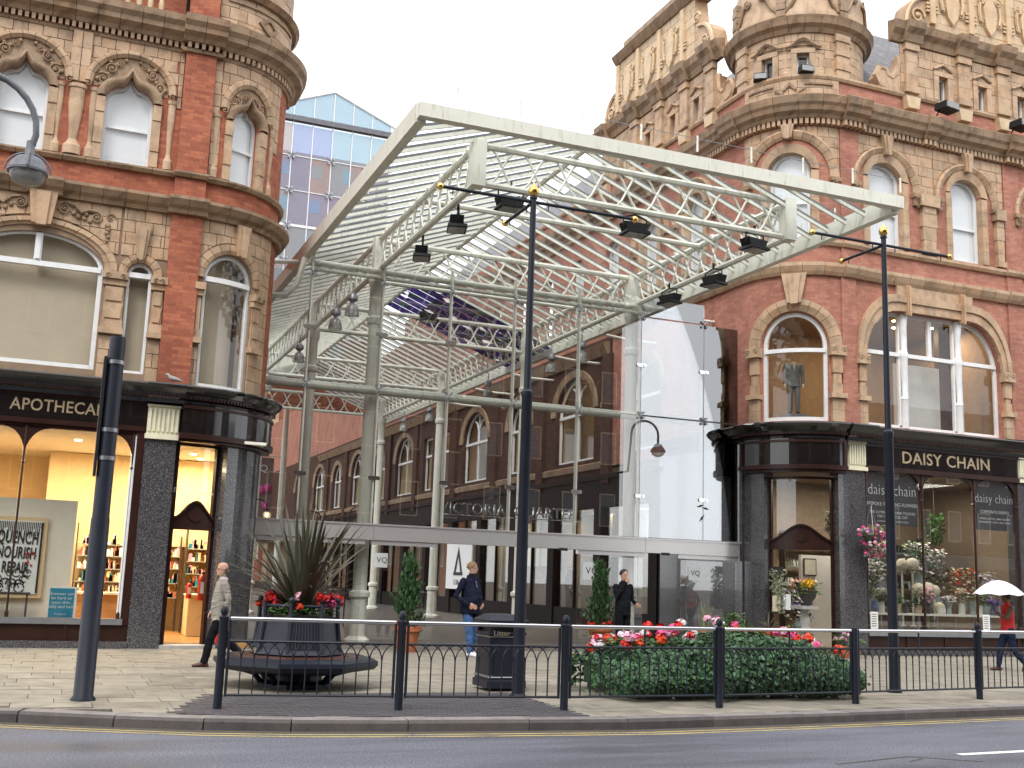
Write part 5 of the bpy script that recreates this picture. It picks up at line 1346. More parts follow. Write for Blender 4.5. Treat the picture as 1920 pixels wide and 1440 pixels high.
# banner poles
def banner_pole(x, y, h, za, label, aL, aR):
    t = thing('banner_pole', label, 'pole', (x, y, 0), 'tall banner poles with gold ball tops'); c = (x, y, 0)
    lathe_obj('shaft', [(.12, 0), (.12, .03), (.085, .06), (.078, 4.3), (.09, 4.32), (.09, 4.38), (.055, 4.42), (.045, h-.14), (.06, h-.13), (.06, h-.1), (.03, h-.08)], c, 'blue_black', t, 16)
    lathe_obj('finial', [(.03, h-.1), (.07, h-.06), (.085, h), (.06, h+.06), (.02, h+.09), (.012, h+.13), (0, h+.14)], c, 'gold', t, 14)
    for d, L, k in (((-1, 0), aL, 0), ((1, 0), aR, 0), ((0, 1), 1.15, 1)):
        mb = MB(); e = (x+d[0]*L, y+d[1]*L, za-.0); mb.tube([(x, y, za), e], .028, 8); mb.tube([(x+d[0]*.25, y+d[1]*.25, za-.02), (x+d[0]*.25, y+d[1]*.25, za-.1)], .01, 5); mb.tube([(x+d[0]*(L-.2), y+d[1]*(L-.2), za-.02), (x+d[0]*(L-.2), y+d[1]*(L-.2), za-.1)], .01, 5); o = mb.build('arm', 'blue_black', t, 40)
        mb = MB(); mb.ball(e, .055, 10); mb.build('arm_ball', 'gold', o, 60)
banner_pole(6.28, 14.93, 7.5, 7.32, 'tall banner pole with gold ball standing in front of the glass screen', 1.5, 1.75)
banner_pole(13.2, 15.2, 8.0, 7.74, 'tall banner pole with gold ball standing in front of the florist', 1.55, 1.5)
# swan-neck street lamp
t = thing('street_lamp', 'grey swan-neck street lamp hanging in at the upper left', 'street lamp', (-2.15, 15.0, 0))
lathe_obj('post', [(.12, 0), (.12, 1.2), (.075, 1.3), (.06, 6.6)], (-2.15, 15.0, 0), 'blue_black', t, 12)
mb = MB(); mb.tube([(-2.15, 15, 6.5)] + [(-2.15 + .72*(1-cos(a)), 15, 7.12+.72*sin(a)) for a in [pi*i/14 for i in range(14)]] + [(-.71, 15, 7.1), (-.74, 15, 6.95)], [.06]*6+[.05]*4+[.042]*7, 10); mb.build('swan_neck', 'lead', t, 50)
C0 = (-.76, 15.0, 6.66)
lathe_obj('neck', [(.05, .34), (.06, .16), (.09, .12), (.1, .06)], C0, 'lead', t)
lathe_obj('hood', [(.06, .14), (.15, .11), (.215, .03), (.24, -.05), (.25, -.06), (.25, -.09), (.22, -.09)], C0, 'lead', t, 20)
lathe_obj('bowl', [(.22, -.08), (.21, -.15), (.16, -.22), (.07, -.255), (0, -.26)], C0, 'lamp_glass', t, 20)
for a in (0, pi/2):
    mb = MB(); mb.tube([(C0[0]+.275*cos(q)*cos(a), C0[1]+.275*cos(q)*sin(a), C0[2]-.07+.25*sin(q)) for q in [pi*i/14 for i in range(15)]], .014, 6); mb.build('hoop', 'lead', t, 50)
# pedestrian guard rail
GR = thing('guard_rail', 'dark blue pedestrian guard rail with pointed arches and bright top rail along the kerb', 'railing', (8, 13.5, 0))
GP = [(2.0, 13.95), (4.14, 13.62), (6.3, 13.42), (8.68, 13.48), (11.23, 13.77), (14.05, 14.2), (16.9, 14.6)]
for i, (x, y) in enumerate(GP):
    top = [(.052, 1.04), (.06, 1.06), (.06, 1.08), (.03, 1.10), (.045, 1.13), (.048, 1.16), (.03, 1.20), (0, 1.21)]
    if i == 4: top = [(.05, 1.1), (0, 1.1)]
    lathe_obj('post', [(.052, 0)] + top, (x, y, 0), 'blue_black', GR, 12)
am = None
for (x0, y0), (x1, y1) in zip(GP, GP[1:]):
    A, B = Vector((x0, y0, 0)), Vector((x1, y1, 0)); L = (B-A).length; u = (B-A)/L; rzv = math.atan2(u.y, u.x)
    a, b = A+u*.08, B-u*.08
    mb = MB(); mb.tube([(a.x, a.y, 1.06), (b.x, b.y, 1.06)], .026, 10); mb.build('top_rail', 'chrome', GR, 40)
    for z, r in ((.80, .016), (.17, .016)):
        mb = MB(); mb.tube([(a.x, a.y, z), (b.x, b.y, z)], r, 6); mb.build('rail', 'blue_black', GR, 40)
    for P in (a, b): mb = MB(); mb.tube([(P.x, P.y, .15), (P.x, P.y, 1.06)], .018, 6); mb.build('stile', 'blue_black', GR, 40)
    if L > 2.2: M = (a+b)/2; mb = MB(); mb.tube([(M.x, M.y, .8), (M.x, M.y, 1.06)], .014, 6); mb.build('strut', 'blue_black', GR, 40)
    n = round((L-.16)/.152); sp_ = (L-.16)/n; rm = MB(); rm.tube([(0, 0, .17), (0, 0, .60)], .0095, 6); rme = rm.mesh('bar', 'blue_black')
    ar = MB()
    for s_ in (-1, 1): ar.tube([(0, .004*s_, .58)] + [(s_*sp_*(1-cos(q))*1.0, .004*s_, .58+.215*sin(q)) for q in [pi/2*i/5 for i in range(1, 6)]], .0085, 5)
    arm_ = ar.mesh('pointed_arch', 'blue_black')
    for i in range(1, n):
        P = a+u*(sp_*i); o = inst('bar', rme, None, (P.x, P.y, 0), (0, 0, rzv)); setpar(o, GR)
        o2 = inst('pointed_arch', arm_, None, (P.x, P.y, 0), (0, 0, rzv)); setpar(o2, GR)
# litter bin
t = thing('litter_bin', 'dark square litter bin with hipped lid beside the middle pole', 'bin', (6.42, 16.0, 0)); c = (6.42, 16.0, 0); q = pi/4
rs = 1.414
def sq(name, prof, mat, z=0): mb = MB(); mb.lathe([(r*rs, zz) for r, zz in prof], c, 4, ph=q); return mb.build(name, mat, t)
sq('body', [(.31, .05), (.31, .15), (.285, .17), (.27, .80), (.30, .82), (.30, .86)], 'blue_black')
for X, Y in ((-1, -1), (1, -1), (1, 1), (-1, 1)):
    mb = MB(); mb.box(c[0]+X*.25-.03, c[0]+X*.25+.03, c[1]+Y*.25-.03, c[1]+Y*.25+.03, .85, 1.0); mb.build('lid_post', 'blue_black', t)
sq('liner', [(.22, .6), (.22, .98)], 'black'); sq('lid', [(.31, .98), (.33, 1.0), (.33, 1.03), (.20, 1.11), (.14, 1.12)], 'blue_black'); sq('band', [(.275, .78), (.283, .78), (.283, .80), (.275, .80)], 'grey_steel'); sq('band', [(.300, .20), (.292, .21), (.29, .225), (.28, .23)], 'grey_steel')
mb = MB(); mb.box(c[0]-.21, c[0]+.21, c[1]-.292, c[1]-.272, .22, .74); mb.build('door_panel', 'blue_black', t)
text('Litter', .11, 'gilt', t, (c[0]-.10, c[1]-.304, .84), (1, 0, 0), (0, 0, 1), 'lettering', .003)
# ------------------------------------------------ plants
def blade(L, w_, bend, n=7):
    mb = MB(); pr = None
    for i in range(n+1):
        q = i/n; a = bend*q*q; y = L*(q - .25*q*q*(bend/1.5)**1); x = L*.55*q*q*bend/1.2; z = L*q*(1-.18*bend*q*q) - L*.10*bend*bend*q**3
        ww = w_*(1-q)**.6*(.55+.45*min(1, q*5)); fold = ww*.35
        row = [mb.add(x, -ww, z+fold), mb.add(x, 0, z), mb.add(x, ww, z+fold)]
        if pr: mb.face(pr[0], pr[1], row[1], row[0]); mb.face(pr[1], pr[2], row[2], row[1])
        pr = row
    return mb
def leafcloud(mb, n, pos, size, up=.3):
    """scatter little folded leaves; pos() -> (point, outward normal)"""
    for _ in range(n):
        p, nn = pos(); p = Vector(p); nn = (Vector(nn)+Vector((U(-.6, .6), U(-.6, .6), U(-.6, .6)+up))).normalized()
        x = nn.cross(Vector((U(-1, 1), U(-1, 1), U(-1, 1)))).normalized(); y = nn.cross(x); s_ = size*U(.6, 1.25)
        i = [mb.add(*(p+x*s_*a+y*s_*b+nn*s_*c_)) for a, b, c_ in ((-.5, 0, .1), (0, -.45, -.05), (.6, 0, .12), (0, .45, -.05))]
        mb.face(*i)
def flower_mesh(name, mat, r=.06, n=22, pet=.03):
    mb = MB()
    for k in range(n):
        a, zz = U(0, 2*pi), U(-.25, 1); q = math.sqrt(max(0, 1-zz*zz)); nn = Vector((q*cos(a), q*sin(a), zz)); p = nn*r*U(.8, 1)
        x = nn.cross(Vector((0, .3, 1))).normalized(); y = nn.cross(x)
        mb.face(*[mb.add(*(p+x*pet*cx_+y*pet*cy_+nn*pet*.2*cz_)) for cx_, cy_, cz_ in ((-.7, -.5, 0), (.7, -.5, .6), (.6, .7, 0), (-.6, .6, .6))])
    mb.ball((0, 0, 0), r*.6, 6)
    return mb.mesh(name, mat)
FM = {k: flower_mesh('flower_head', 'petal_'+k) for k in ('red', 'pink', 'white', 'orange', 'yellow', 'purple', 'cream', 'blush')}
def flower(k, p, parent, s_=1., name='flower_head'):
    o = inst(name, FM[k], None, p, (U(-.4, .4), U(-.4, .4), U(0, 6)), (s_,)*3); setpar(o, parent); return o
# ivy bed
IV = thing('ivy_planter', 'long low raised bed covered in dark ivy with geraniums behind the railing', 'planter', (9.85, 15.3, 0))
mb = MB(); mb.box(7.95, 11.5, 14.5, 16.1, 0, .42); mb.build('trough', 'pipe_dark', IV)
def ivyh(x): return .56 + .34*math.exp(-((x-9.95)/1.0)**2) + .06*sin(x*3.1) + .035*sin(x*7.7+1)
def ivypos():
    while True:
        x = U(7.45, 12.05); e = max(0, abs(x-9.75)-1.62)/.7; hd = 1.1*math.sqrt(max(.02, 1-e*e)) if e < 1 else .12
        r = rng.random()
        bl = .07*sin(x*4.3)+.05*sin(x*9.1)
        if r < .62:
            zq = rng.random(); z = .07+zq*(ivyh(x)-.05); bul = .18*sin(pi*min(1, zq*1.1))
            side = -1 if rng.random() < .8 else 1
            return (x, 15.3+side*(hd-.1+bul+bl)+U(-.05, .05), z), (0, side, .3)
        y = 15.3+U(-hd, hd*.95); ed = abs(y-15.3)/hd; return (x, y, ivyh(x)+.04*sin(x*7+y*5)+U(-.04, .05)-.15*ed**4), (0, 0, 1)
mb = MB(); leafcloud(mb, 8000, ivypos, .06, .1); leafcloud(mb, 1800, ivypos, .095, .1); stuff(mb.build('ivy', 'ivy_leaf', IV, norm=False))
mb = MB(); leafcloud(mb, 700, ivypos, .055, .1); stuff(mb.build('ivy_shoots', 'fresh_leaf', IV, norm=False))
mb = MB(); leafcloud(mb, 260, lambda: (lambda q, n_: ((q[0]+U(-.1, .1), q[1]+n_[1]*U(.02, .12), max(.03, q[2]+U(-.1, .1))), n_))(*ivypos()), .06); stuff(mb.build('loose_sprays', 'ivy_leaf', IV, norm=False))
mb = MB(); n = 22
for i in range(n):
    x0, x1 = 7.9+3.65*i/n, 7.9+3.65*(i+1)/n; xm = (x0+x1)/2; e = max(0, abs(xm-9.75)-1.62)/.7; hd = .85*math.sqrt(max(.05, 1-e*e)) if e < 1 else .1
    mb.box(x0, x1, 15.3-hd, 15.3+hd, .1, ivyh(xm)-.06)
stuff(mb.build('ivy_core', 'ivy_leaf', IV))
for i in range(66):
    if i < 36: x, y = U(8.0, 9.4), U(15.1, 16.2)
    elif i < 58: x, y = U(10.85, 11.8), U(14.6, 15.6)
    else: x, y = U(9.3, 10.9), U(16.0, 16.3)
    k = rng.choice(['pink', 'pink', 'red', 'red', 'orange', 'white', 'blush']); flower(k, (x, y, ivyh(x)+U(.06, .26)), IV, U(1.1, 1.7))
mb = MB(); leafcloud(mb, 500, lambda: ((U(8.0, 9.4), U(15.3, 16.2), ivyh(8.6)+U(0, .16)), (0, 0, 1)), .08); leafcloud(mb, 350, lambda: ((U(10.9, 12), U(14.9, 15.9), ivyh(11.5)+U(0, .14)), (0, 0, 1)), .08)
stuff(mb.build('geranium_leaves', 'geranium_leaf', IV, norm=False))
# octagonal planter bench
PB = thing('planter_bench', 'octagonal dark bench round a planter with a spiky bronze plant and geraniums', 'planter bench', (3.45, 16.6, 0)); pc = (3.45, 16.6, 0)
def octa(name, prof, mat, n=8, ph=pi/8): mb = MB(); mb.lathe(prof, pc, n, ph=ph); return mb.build(name, mat, PB)
octa('pedestal', [(.55, 0), (.55, .06), (.40, .1), (.40, .36), (.55, .40)], 'blue_black')
for k in range(8):
    a0, a1 = pi/8+k*pi/4, pi/8+(k+1)*pi/4
    for j, (r0, r1) in enumerate(((.62, .78), (.79, .95), (.96, 1.12))):
        mb = MB(); P = [(r0, a0), (r1, a0), (r1, a1), (r0, a1)]
        lo = [mb.add(pc[0]+r*cos(a), pc[1]+r*sin(a), .41+.0*j) for r, a in P]; hi = [mb.add(pc[0]+(r-.005)*cos(a), pc[1]+(r-.005)*sin(a), .455-.008*j) for r, a in P]
        mb.face(*lo); mb.face(*hi)
        for i in range(4): mb.face(lo[i], lo[(i+1) % 4], hi[(i+1) % 4], hi[i])
        mb.build('seat_board', 'bench_wood', PB)
mb = MB(); mb.lathe([(1.12, .44), (1.2, .40), (1.21, .34), (1.15, .28), (.7, .20), (.66, .22), (1.1, .32), (1.12, .40)], pc, 8, ph=pi/8); mb.build('seat_rim', 'blue_black', PB)
for k in range(8):
    a = k*pi/4; mb = MB(); mb.tube([(pc[0]+.45*cos(a), pc[1]+.45*sin(a), .03), (pc[0]+.6*cos(a), pc[1]+.6*sin(a), .2), (pc[0]+.95*cos(a), pc[1]+.95*sin(a), .3)], .045, 6); mb.build('seat_bracket', 'blue_black', PB)
octa('planter_box', [(.66, .46), (.68, .48), (.62, .55), (.56, .98), (.57, 1.0)], 'planter_grey'); octa('soil', [(.5, .9), (.5, 1.02), (0, 1.04)], 'bedding')
for k in range(8):
    a = pi/8+k*pi/4; mb = MB(); mb.tube([(pc[0]+.64*cos(a), pc[1]+.64*sin(a), .5), (pc[0]+.575*cos(a), pc[1]+.575*sin(a), .98), (pc[0]+.575*cos(a), pc[1]+.575*sin(a), 1.2)], .032, 6); mb.ball((pc[0]+.575*cos(a), pc[1]+.575*sin(a), 1.24), .045, 8); mb.build('corner_post', 'planter_grey', PB, 40)
    b = a+pi/4; mb = MB(); mb.tube([(pc[0]+.575*cos(a), pc[1]+.575*sin(a), 1.16), (pc[0]+.575*cos(b), pc[1]+.575*sin(b), 1.16)], .022, 6); mb.build('top_bar', 'planter_grey', PB)
    if k % 2:      # ribbed panels
        for j in range(9):
            f_ = .12+.76*j/8; p0 = Vector((cos(a), sin(a)))*.63*(1-f_)+Vector((cos(b), sin(b)))*.63*f_; p1 = Vector((cos(a), sin(a)))*.565*(1-f_)+Vector((cos(b), sin(b)))*.565*f_
            mb = MB(); mb.tube([(pc[0]+p0.x*1.01, pc[1]+p0.y*1.01, .56), (pc[0]+p1.x*1.01, pc[1]+p1.y*1.01, .92)], .012, 5); mb.build('rib', 'planter_grey', PB)
BL = [blade(L, w_, b).mesh('blade', 'phormium_leaf') for L, w_, b in ((1.55, .040, .12), (1.6, .042, .28), (1.5, .042, .45), (1.4, .040, .7), (1.5, .034, 1.0), (1.1, .034, 1.35), (1.3, .033, .25))]
for i in range(110):
    f_ = i/110; lean = .04+1.08*f_; o = inst('blade', BL[min(3, int(f_*4))] if i % 8 else BL[4], None, (pc[0]+U(-.1, .1), pc[1]+U(-.1, .1), 1.0), (0, lean+U(-.12, .12), U(0, 2*pi)), (U(.9, 1.25),)*3); setpar(o, PB)
for i in range(46):
    a = U(0, 2*pi); r = U(.42, .60); flower(rng.choice(['red', 'red', 'pink', 'pink', 'orange', 'blush']), (pc[0]+r*cos(a), pc[1]+r*sin(a), 1.16+U(-.02, .14)), PB, U(.95, 1.35))
mb = MB(); leafcloud(mb, 420, lambda: ((pc[0]+U(-.5, .5), pc[1]+U(-.5, .5), 1.06+U(-.03, .06)), (0, 0, 1)), .07); stuff(mb.build('geranium_leaves', 'geranium_leaf', PB, norm=False))
# conifers in pots
def conifer(label, x, y, h, wd, pot=True):
    t = thing('potted_conifer', label, 'potted plant', (x, y, 0), 'conifers in pots at the entrance')
    zt = .52
    mb = MB(); mb.lathe([(.20, 0), (.27, .44), (.31, .45), (.31, .56), (.28, .56), (.26, .5), (0, .5)], (x, y, 0), 18); mb.build('pot', 'terracotta_pot', t, 40)
    mb = MB(); mb.tube([(x, y, .45), (x+.02, y, zt+h*.9)], [.03, .01], 6); mb.build('trunk', 'bench_wood', t)
    mb = MB()
    tips = [(U(0, 6.3), rng.random()**.9, U(.55, 1.15)) for _ in range(70)]
    for a0, q0, k0 in tips:
        b0 = Vector((x, y, zt-.05+q0*h*.75)); rr = wd*(1-q0*.8)*k0; e0 = Vector((x+rr*cos(a0), y+rr*sin(a0), zt+.05+q0*h*.78+U(.12, .32)))
        for _ in range(24):
            f_ = rng.random()**.7; p = b0.lerp(e0, f_)+Vector((U(-.06, .06), U(-.06, .06), U(-.06, .08)))
            d = ((e0-b0).normalized()*.7+Vector((U(-.5, .5), U(-.5, .5), U(.2, 1)))).normalized(); s_ = U(.06, .13); sd = d.cross(Vector((U(-1, 1), U(-1, 1), .2))).normalized()*s_*.22
            mb.face(*[mb.add(*w) for w in (p-sd, p+d*s_*.5-sd*.9, p+d*s_, p+d*s_*.5+sd*.9, p+sd)])
    stuff(mb.build('foliage', 'conifer_leaf', t, norm=False))
    for i in range(9):
        a = U(0, 2*pi); flower(rng.choice(['red', 'orange', 'pink']), (x+.27*cos(a), y+.27*sin(a), .58+U(0, .1)), t, .8)
    mb = MB(); leafcloud(mb, 160, lambda: ((x+U(-.32, .32), y+U(-.32, .32), .52+U(-.22, .08)), (0, 0, 1)), .07); stuff(mb.build('trailing_leaves', 'geranium_leaf', t, norm=False))
conifer('bushy conifer in a terracotta pot between the left column and the man in navy', 7.35, 23.8, 1.62, .42)
conifer('bushy conifer in a pot behind the smoking man', 12.75, 25.2, 1.75, .42)
# hanging basket
t = thing('hanging_basket', 'hanging basket of pink and white flowers on the florist granite pier', 'hanging basket', (19.8, 23.5, 2.7))
mb = MB(); mb.tube([(19.5, 23.95, 3.55), (19.5, 23.95, 3.95)], .012, 5); mb.tube([(19.5, 23.95, 3.9), (19.62, 23.7, 3.88), (19.78, 23.5, 3.9)], .012, 5); mb.tube([(19.5, 23.95, 3.65), (19.6, 23.75, 3.7), (19.65, 23.65, 3.88)], .01, 5); mb.build('bracket', 'pipe_dark', t)
for a in range(3): mb = MB(); mb.tube([(19.78, 23.5, 3.88), (19.78+.22*cos(a*2.1), 23.5+.22*sin(a*2.1), 3.12)], .006, 4); mb.build('chain', 'chrome', t)
lathe_obj('basket', [(0, 2.82), (.12, 2.85), (.22, 2.98), (.25, 3.1), (.22, 3.1)], (19.78, 23.5, 0), 'bedding', t)
mb = MB(); leafcloud(mb, 500, lambda: (((lambda a, r, z: (19.78+r*cos(a)+(3.1-z)*.3, 23.5+r*sin(a), z))(U(0, 6.3), U(.1, .36), U(2.45, 3.2))), (0, 0, 1)), .07); stuff(mb.build('trailing_leaves', 'geranium_leaf', t, norm=False))
for i in range(62):
    a = U(0, 2*pi); r = U(.12, .42); z = U(2.5, 3.35); flower(rng.choice(['pink', 'pink', 'white', 'blush', 'blush', 'purple' if i > 34 else 'pink']), (19.78+r*cos(a)+(3.1-z)*.35, 23.5+r*sin(a)*.9, z), t, U(.7, 1.0))
# florist's pots on the pavement
def pot_plant(label, x, y, z, kind, n=26, h=.6, pm='terracotta_pot', s_=1., leafm='fresh_leaf', fl=None):
    t = thing('potted_plant', label, 'potted plant', (x, y, z), "plants in pots outside the florist")
    mb = MB(); mb.lathe([(.10*s_, 0), (.15*s_, .22*s_), (.17*s_, .22*s_), (.17*s_, .27*s_), (.14*s_, .27*s_), (0, .24*s_)], (x, y, z), 14); mb.build('pot', pm, t, 40)
    zt = z+.24*s_
    if kind == 'spiky':
        bm_ = [blade(h, .018, b).mesh('blade', leafm) for b in (.3, .8, 1.3)]
        for i in range(n): o = inst('blade', bm_[i % 3], None, (x+U(-.04, .04), y+U(-.04, .04), zt), (0, .1+.9*i/n, U(0, 6.3)), (U(.7, 1.1),)*3); setpar(o, t)
    elif kind == 'upright':
        bm_ = [blade(h, .02, b).mesh('blade', leafm) for b in (.05, .15)]
        for i in range(n): o = inst('blade', bm_[i % 2], None, (x+U(-.09, .09), y+U(-.09, .09), zt), (0, U(0, .3), U(0, 6.3)), (U(.6, 1.05),)*3); setpar(o, t)
    else:
        mb = MB(); leafcloud(mb, n*9, lambda: ((lambda a, r, q: (x+r*cos(a), y+r*sin(a), zt+q))(U(0, 6.3), U(0, .26*s_), U(0, h)), (0, 0, 1)), .085*s_); stuff(mb.build('foliage', leafm, t, norm=False))
    if fl:
        for i in range(7): flower(fl, (x+U(-.2, .2)*s_, y+U(-.2, .2)*s_, zt+h*U(.5, 1.05)), t, .8*s_)
    return t
mb = MB(); st_ = thing('plant_stand', 'low slatted stand carrying potted plants outside the florist', 'stand', (15.4, 22.7, 0))
for i in range(4): mb = MB(); mb.box(14.0, 17.0, 22.45+i*.16, 22.58+i*.16, .32, .36); mb.build('slat', 'pipe_dark', st_)
for x in (14.1, 16.9):
    for y in (22.5, 23.0): mb = MB(); mb.box(x-.03, x+.03, y-.03, y+.03, 0, .32); mb.build('leg', 'pipe_dark', st_)
pot_plant('tall grassy plant with upright yellow-green blades, by the entrance side light', 14.2, 22.7, .36, 'upright', 30, .72, leafm='pale_leaf')
pot_plant('broad leafy green plant next to the grassy plant', 14.9, 22.6, .36, 'leafy', 30, .42, s_=1.1)
pot_plant('small white-flowered plant between the leafy plants', 14.55, 22.55, .36, 'leafy', 14, .25, fl='white', s_=.8)
pot_plant('spiky bright green plant behind the leafy plants', 15.35, 22.75, .36, 'spiky', 26, .5)
pot_plant('bronze spiky plant with arching thin leaves, left of the florist door', 15.9, 22.6, .36, 'spiky', 34, .55, leafm='phormium_leaf')
pot_plant('orange-flowered plant under the bronze spiky plant', 15.6, 22.5, .30, 'leafy', 12, .2, fl='orange', s_=.75)
pot_plant('purple-flowered plant beside the stone pedestal', 16.7, 22.6, .36, 'leafy', 14, .22, fl='purple', s_=.8)
pot_plant('blush-flowered plant low beside the granite pier', 18.35, 22.9, 0, 'leafy', 18, .3, fl='blush', s_=1.1)
pot_plant('small green plant in a clay pot nearest the granite pier', 18.95, 23.2, 0, 'leafy', 14, .25, s_=.9)
t = thing('stone_pedestal', 'turned pale stone pedestal at the florist door', 'pedestal', (17.45, 23.25, 0))
lathe_obj('shaft', [(.17, 0), (.17, .1), (.13, .14), (.09, .22), (.13, .3), (.09, .38), (.13, .46), (.09, .55), (.14, .66), (.10, .78), (.13, .88), (.09, .98), (.09, 1.1), (.16, 1.16)], (17.45, 23.25, 0), 'stone_grey', t, 18)
mb = MB(); mb.box(17.2, 17.7, 23.0, 23.5, 1.16, 1.24); mb.build('top_slab', 'stone_grey', t)
t = thing('sunflower_bouquet', 'bunch of yellow sunflowers in a dark bowl on the stone pedestal', 'flowers', (17.5, 23.2, 1.24))
lathe_obj('bowl', [(.07, 1.24), (.09, 1.3), (.2, 1.45), (.25, 1.62), (.23, 1.62), (0, 1.5)], (17.5, 23.2, 0), 'pipe_dark', t)
for i in range(14): a = U(0, 6.3); r = U(.03, .25); flower('yellow', (17.5+r*cos(a), 23.2+r*sin(a), 1.68+U(0, .16)), t, U(.9, 1.3))
mb = MB(); leafcloud(mb, 120, lambda: ((17.5+U(-.3, .3), 23.2+U(-.3, .3), 1.62+U(-.1, .2)), (0, 0, 1)), .1); stuff(mb.build('leaves', 'fresh_leaf', t, norm=False))
t = thing('trailing_plant', 'pale trailing plant hanging on the left leaf of the florist door', 'plant', (17.45, 24.9, 1.2))
mb = MB(); leafcloud(mb, 750, lambda: ((lambda q: (17.75+U(-.24, .24)*(1-.5*q), 24.75+U(-.12, .12), 2.15-q*1.15))(rng.random()**.8), (0, -1, .2)), .06); stuff(mb.build('foliage', 'pale_leaf', t, norm=False))
lathe_obj('pot', [(.1, 2.0), (.15, 2.18), (.16, 2.2)], (17.75, 24.78, 0), 'pipe_dark', t)
# floodlights on the right building
fb = thing('facade_floodlight', 'black floodlight on the cornice of the right building, left of two', 'floodlight', group='floodlights on the right building cornice')
mb = MB(); mb.prism([(-.3, 0), (.3, 0), (.26, .22), (-.26, .22)], -.1, .3); mb.build('housing', 'flood_black', fb)
mb = MB(); mb.box(-.25, .25, -.13, -.1, .02, .2); mb.build('lens', 'lamp_glass', fb)
mb = MB(); mb.tube([(-.2, .2, 0), (-.2, .35, -.2)], .02, 5); mb.build('bracket', 'flood_black', fb)
place(fb, (22.75, 23.3, 15.42), .15); dup(fb, (25.6, 23.3, 15.42), .15, None, 'black floodlight on the cornice of the right building, right of two')
sb = thing('sill_floodlight', 'small black floodlight under the left turret window', 'floodlight', group='small floodlights on the turret')
mb = MB(); mb.prism([(-.2, 0), (.2, 0), (.18, .2), (-.18, .2)], -.1, .15); mb.build('housing', 'flood_black', sb)
mb = MB(); mb.box(-.17, .17, -.12, -.1, .02, .17); mb.build('lens', 'lamp_glass', sb)
p = PR(17.15, .12, 16.0); place(sb, p, -.6); p = PR(18.4, .12, 16.0); dup(sb, p, -.2, None, 'small black floodlight under the right turret window')
# wall lamp on the opposite corner (seen mirrored in the glass)
t = thing('wall_lamp', 'dark swan-neck wall lamp mirrored in the bright glass panes', 'wall lamp', (31.2, -5.4, 7)); 
mb = MB(); mb.tube([(30.3, -5.4, 8.0), (30.9, -5.4, 8.1), (31.1, -5.4, 10.4)] + [(32.0-.9*cos(a), -5.4, 10.4+.8*sin(a)) for a in [pi*i/10 for i in range(11)]] + [(32.9, -5.4, 9.9)], .07, 8); mb.build('swan_neck', 'flood_black', t, 50)
lathe_obj('hood', [(.05, .5), (.2, .45), (.38, .2), (.48, .0), (.44, 0)], (32.9, -5.4, 9.4), 'flood_black', t); lathe_obj('bowl', [(.42, 0), (.34, -.18), (.15, -.3), (0, -.32)], (32.9, -5.4, 9.4), 'lamp_glass', t)
# pigeon on the shop cornice
t = thing('pigeon', 'grey pigeon resting on the dark shop cornice by the brick pilaster', 'pigeon', PL(2.0, .36, 5.42))
mb = MB(); x, y, z = PL(2.0, .36, 5.42)
mb.tube([(x+.2, y, z+.05), (x+.1, y, z+.075), (x, y, z+.09), (x-.07, y, z+.11), (x-.1, y, z+.15), (x-.125, y, z+.175), (x-.15, y, z+.17), (x-.18, y, z+.165)], [.006, .035, .055, .05, .03, .028, .02, .004], 8); mb.build('body', 'stone_grey', t, 60)
for s_ in (-.02, .02): mb = MB(); mb.tube([(x-.02, y+s_, z), (x-.02, y+s_, z+.06)], .006, 4); mb.build('leg', 'red_paint', t)
# ================================================================== people
def limb(mb, pts, rad, n=10):
    """rounded tube through joints with extra rings at the ends"""
    P, R_ = [], []
    for i, (p, r) in enumerate(zip(pts, rad)):
        P.append(Vector(p)); R_.append(r)
    d0 = (P[0]-P[1]).normalized(); d1 = (P[-1]-P[-2]).normalized()
    P = [P[0]+d0*R_[0]*.9, P[0]+d0*R_[0]*.6] + P + [P[-1]+d1*R_[-1]*.6, P[-1]+d1*R_[-1]*.9]; R_ = [R_[0]*.3, R_[0]*.8] + R_ + [R_[-1]*.8, R_[-1]*.3]
    mb.tube(P, R_, n)
def loft(mb, rings, n=16):
    """rings: (x, y, z, rx, ry)"""
    rr = []
    for x, y, z, a, b in rings: rr.append([mb.add(x+a*cos(2*pi*k/n), y+b*sin(2*pi*k/n), z) for k in range(n)])
    for A, B in zip(rr, rr[1:]):
        for k in range(n): mb.face(A[k], A[(k+1) % n], B[(k+1) % n], B[k])
    mb.face(*reversed(rr[0])); mb.face(*rr[-1])
def segd(p, a, b):
    ab = b-a; t = max(0, min(1, (p-a).dot(ab)/max(1e-9, ab.length_squared))); return (p-a-ab*t).length
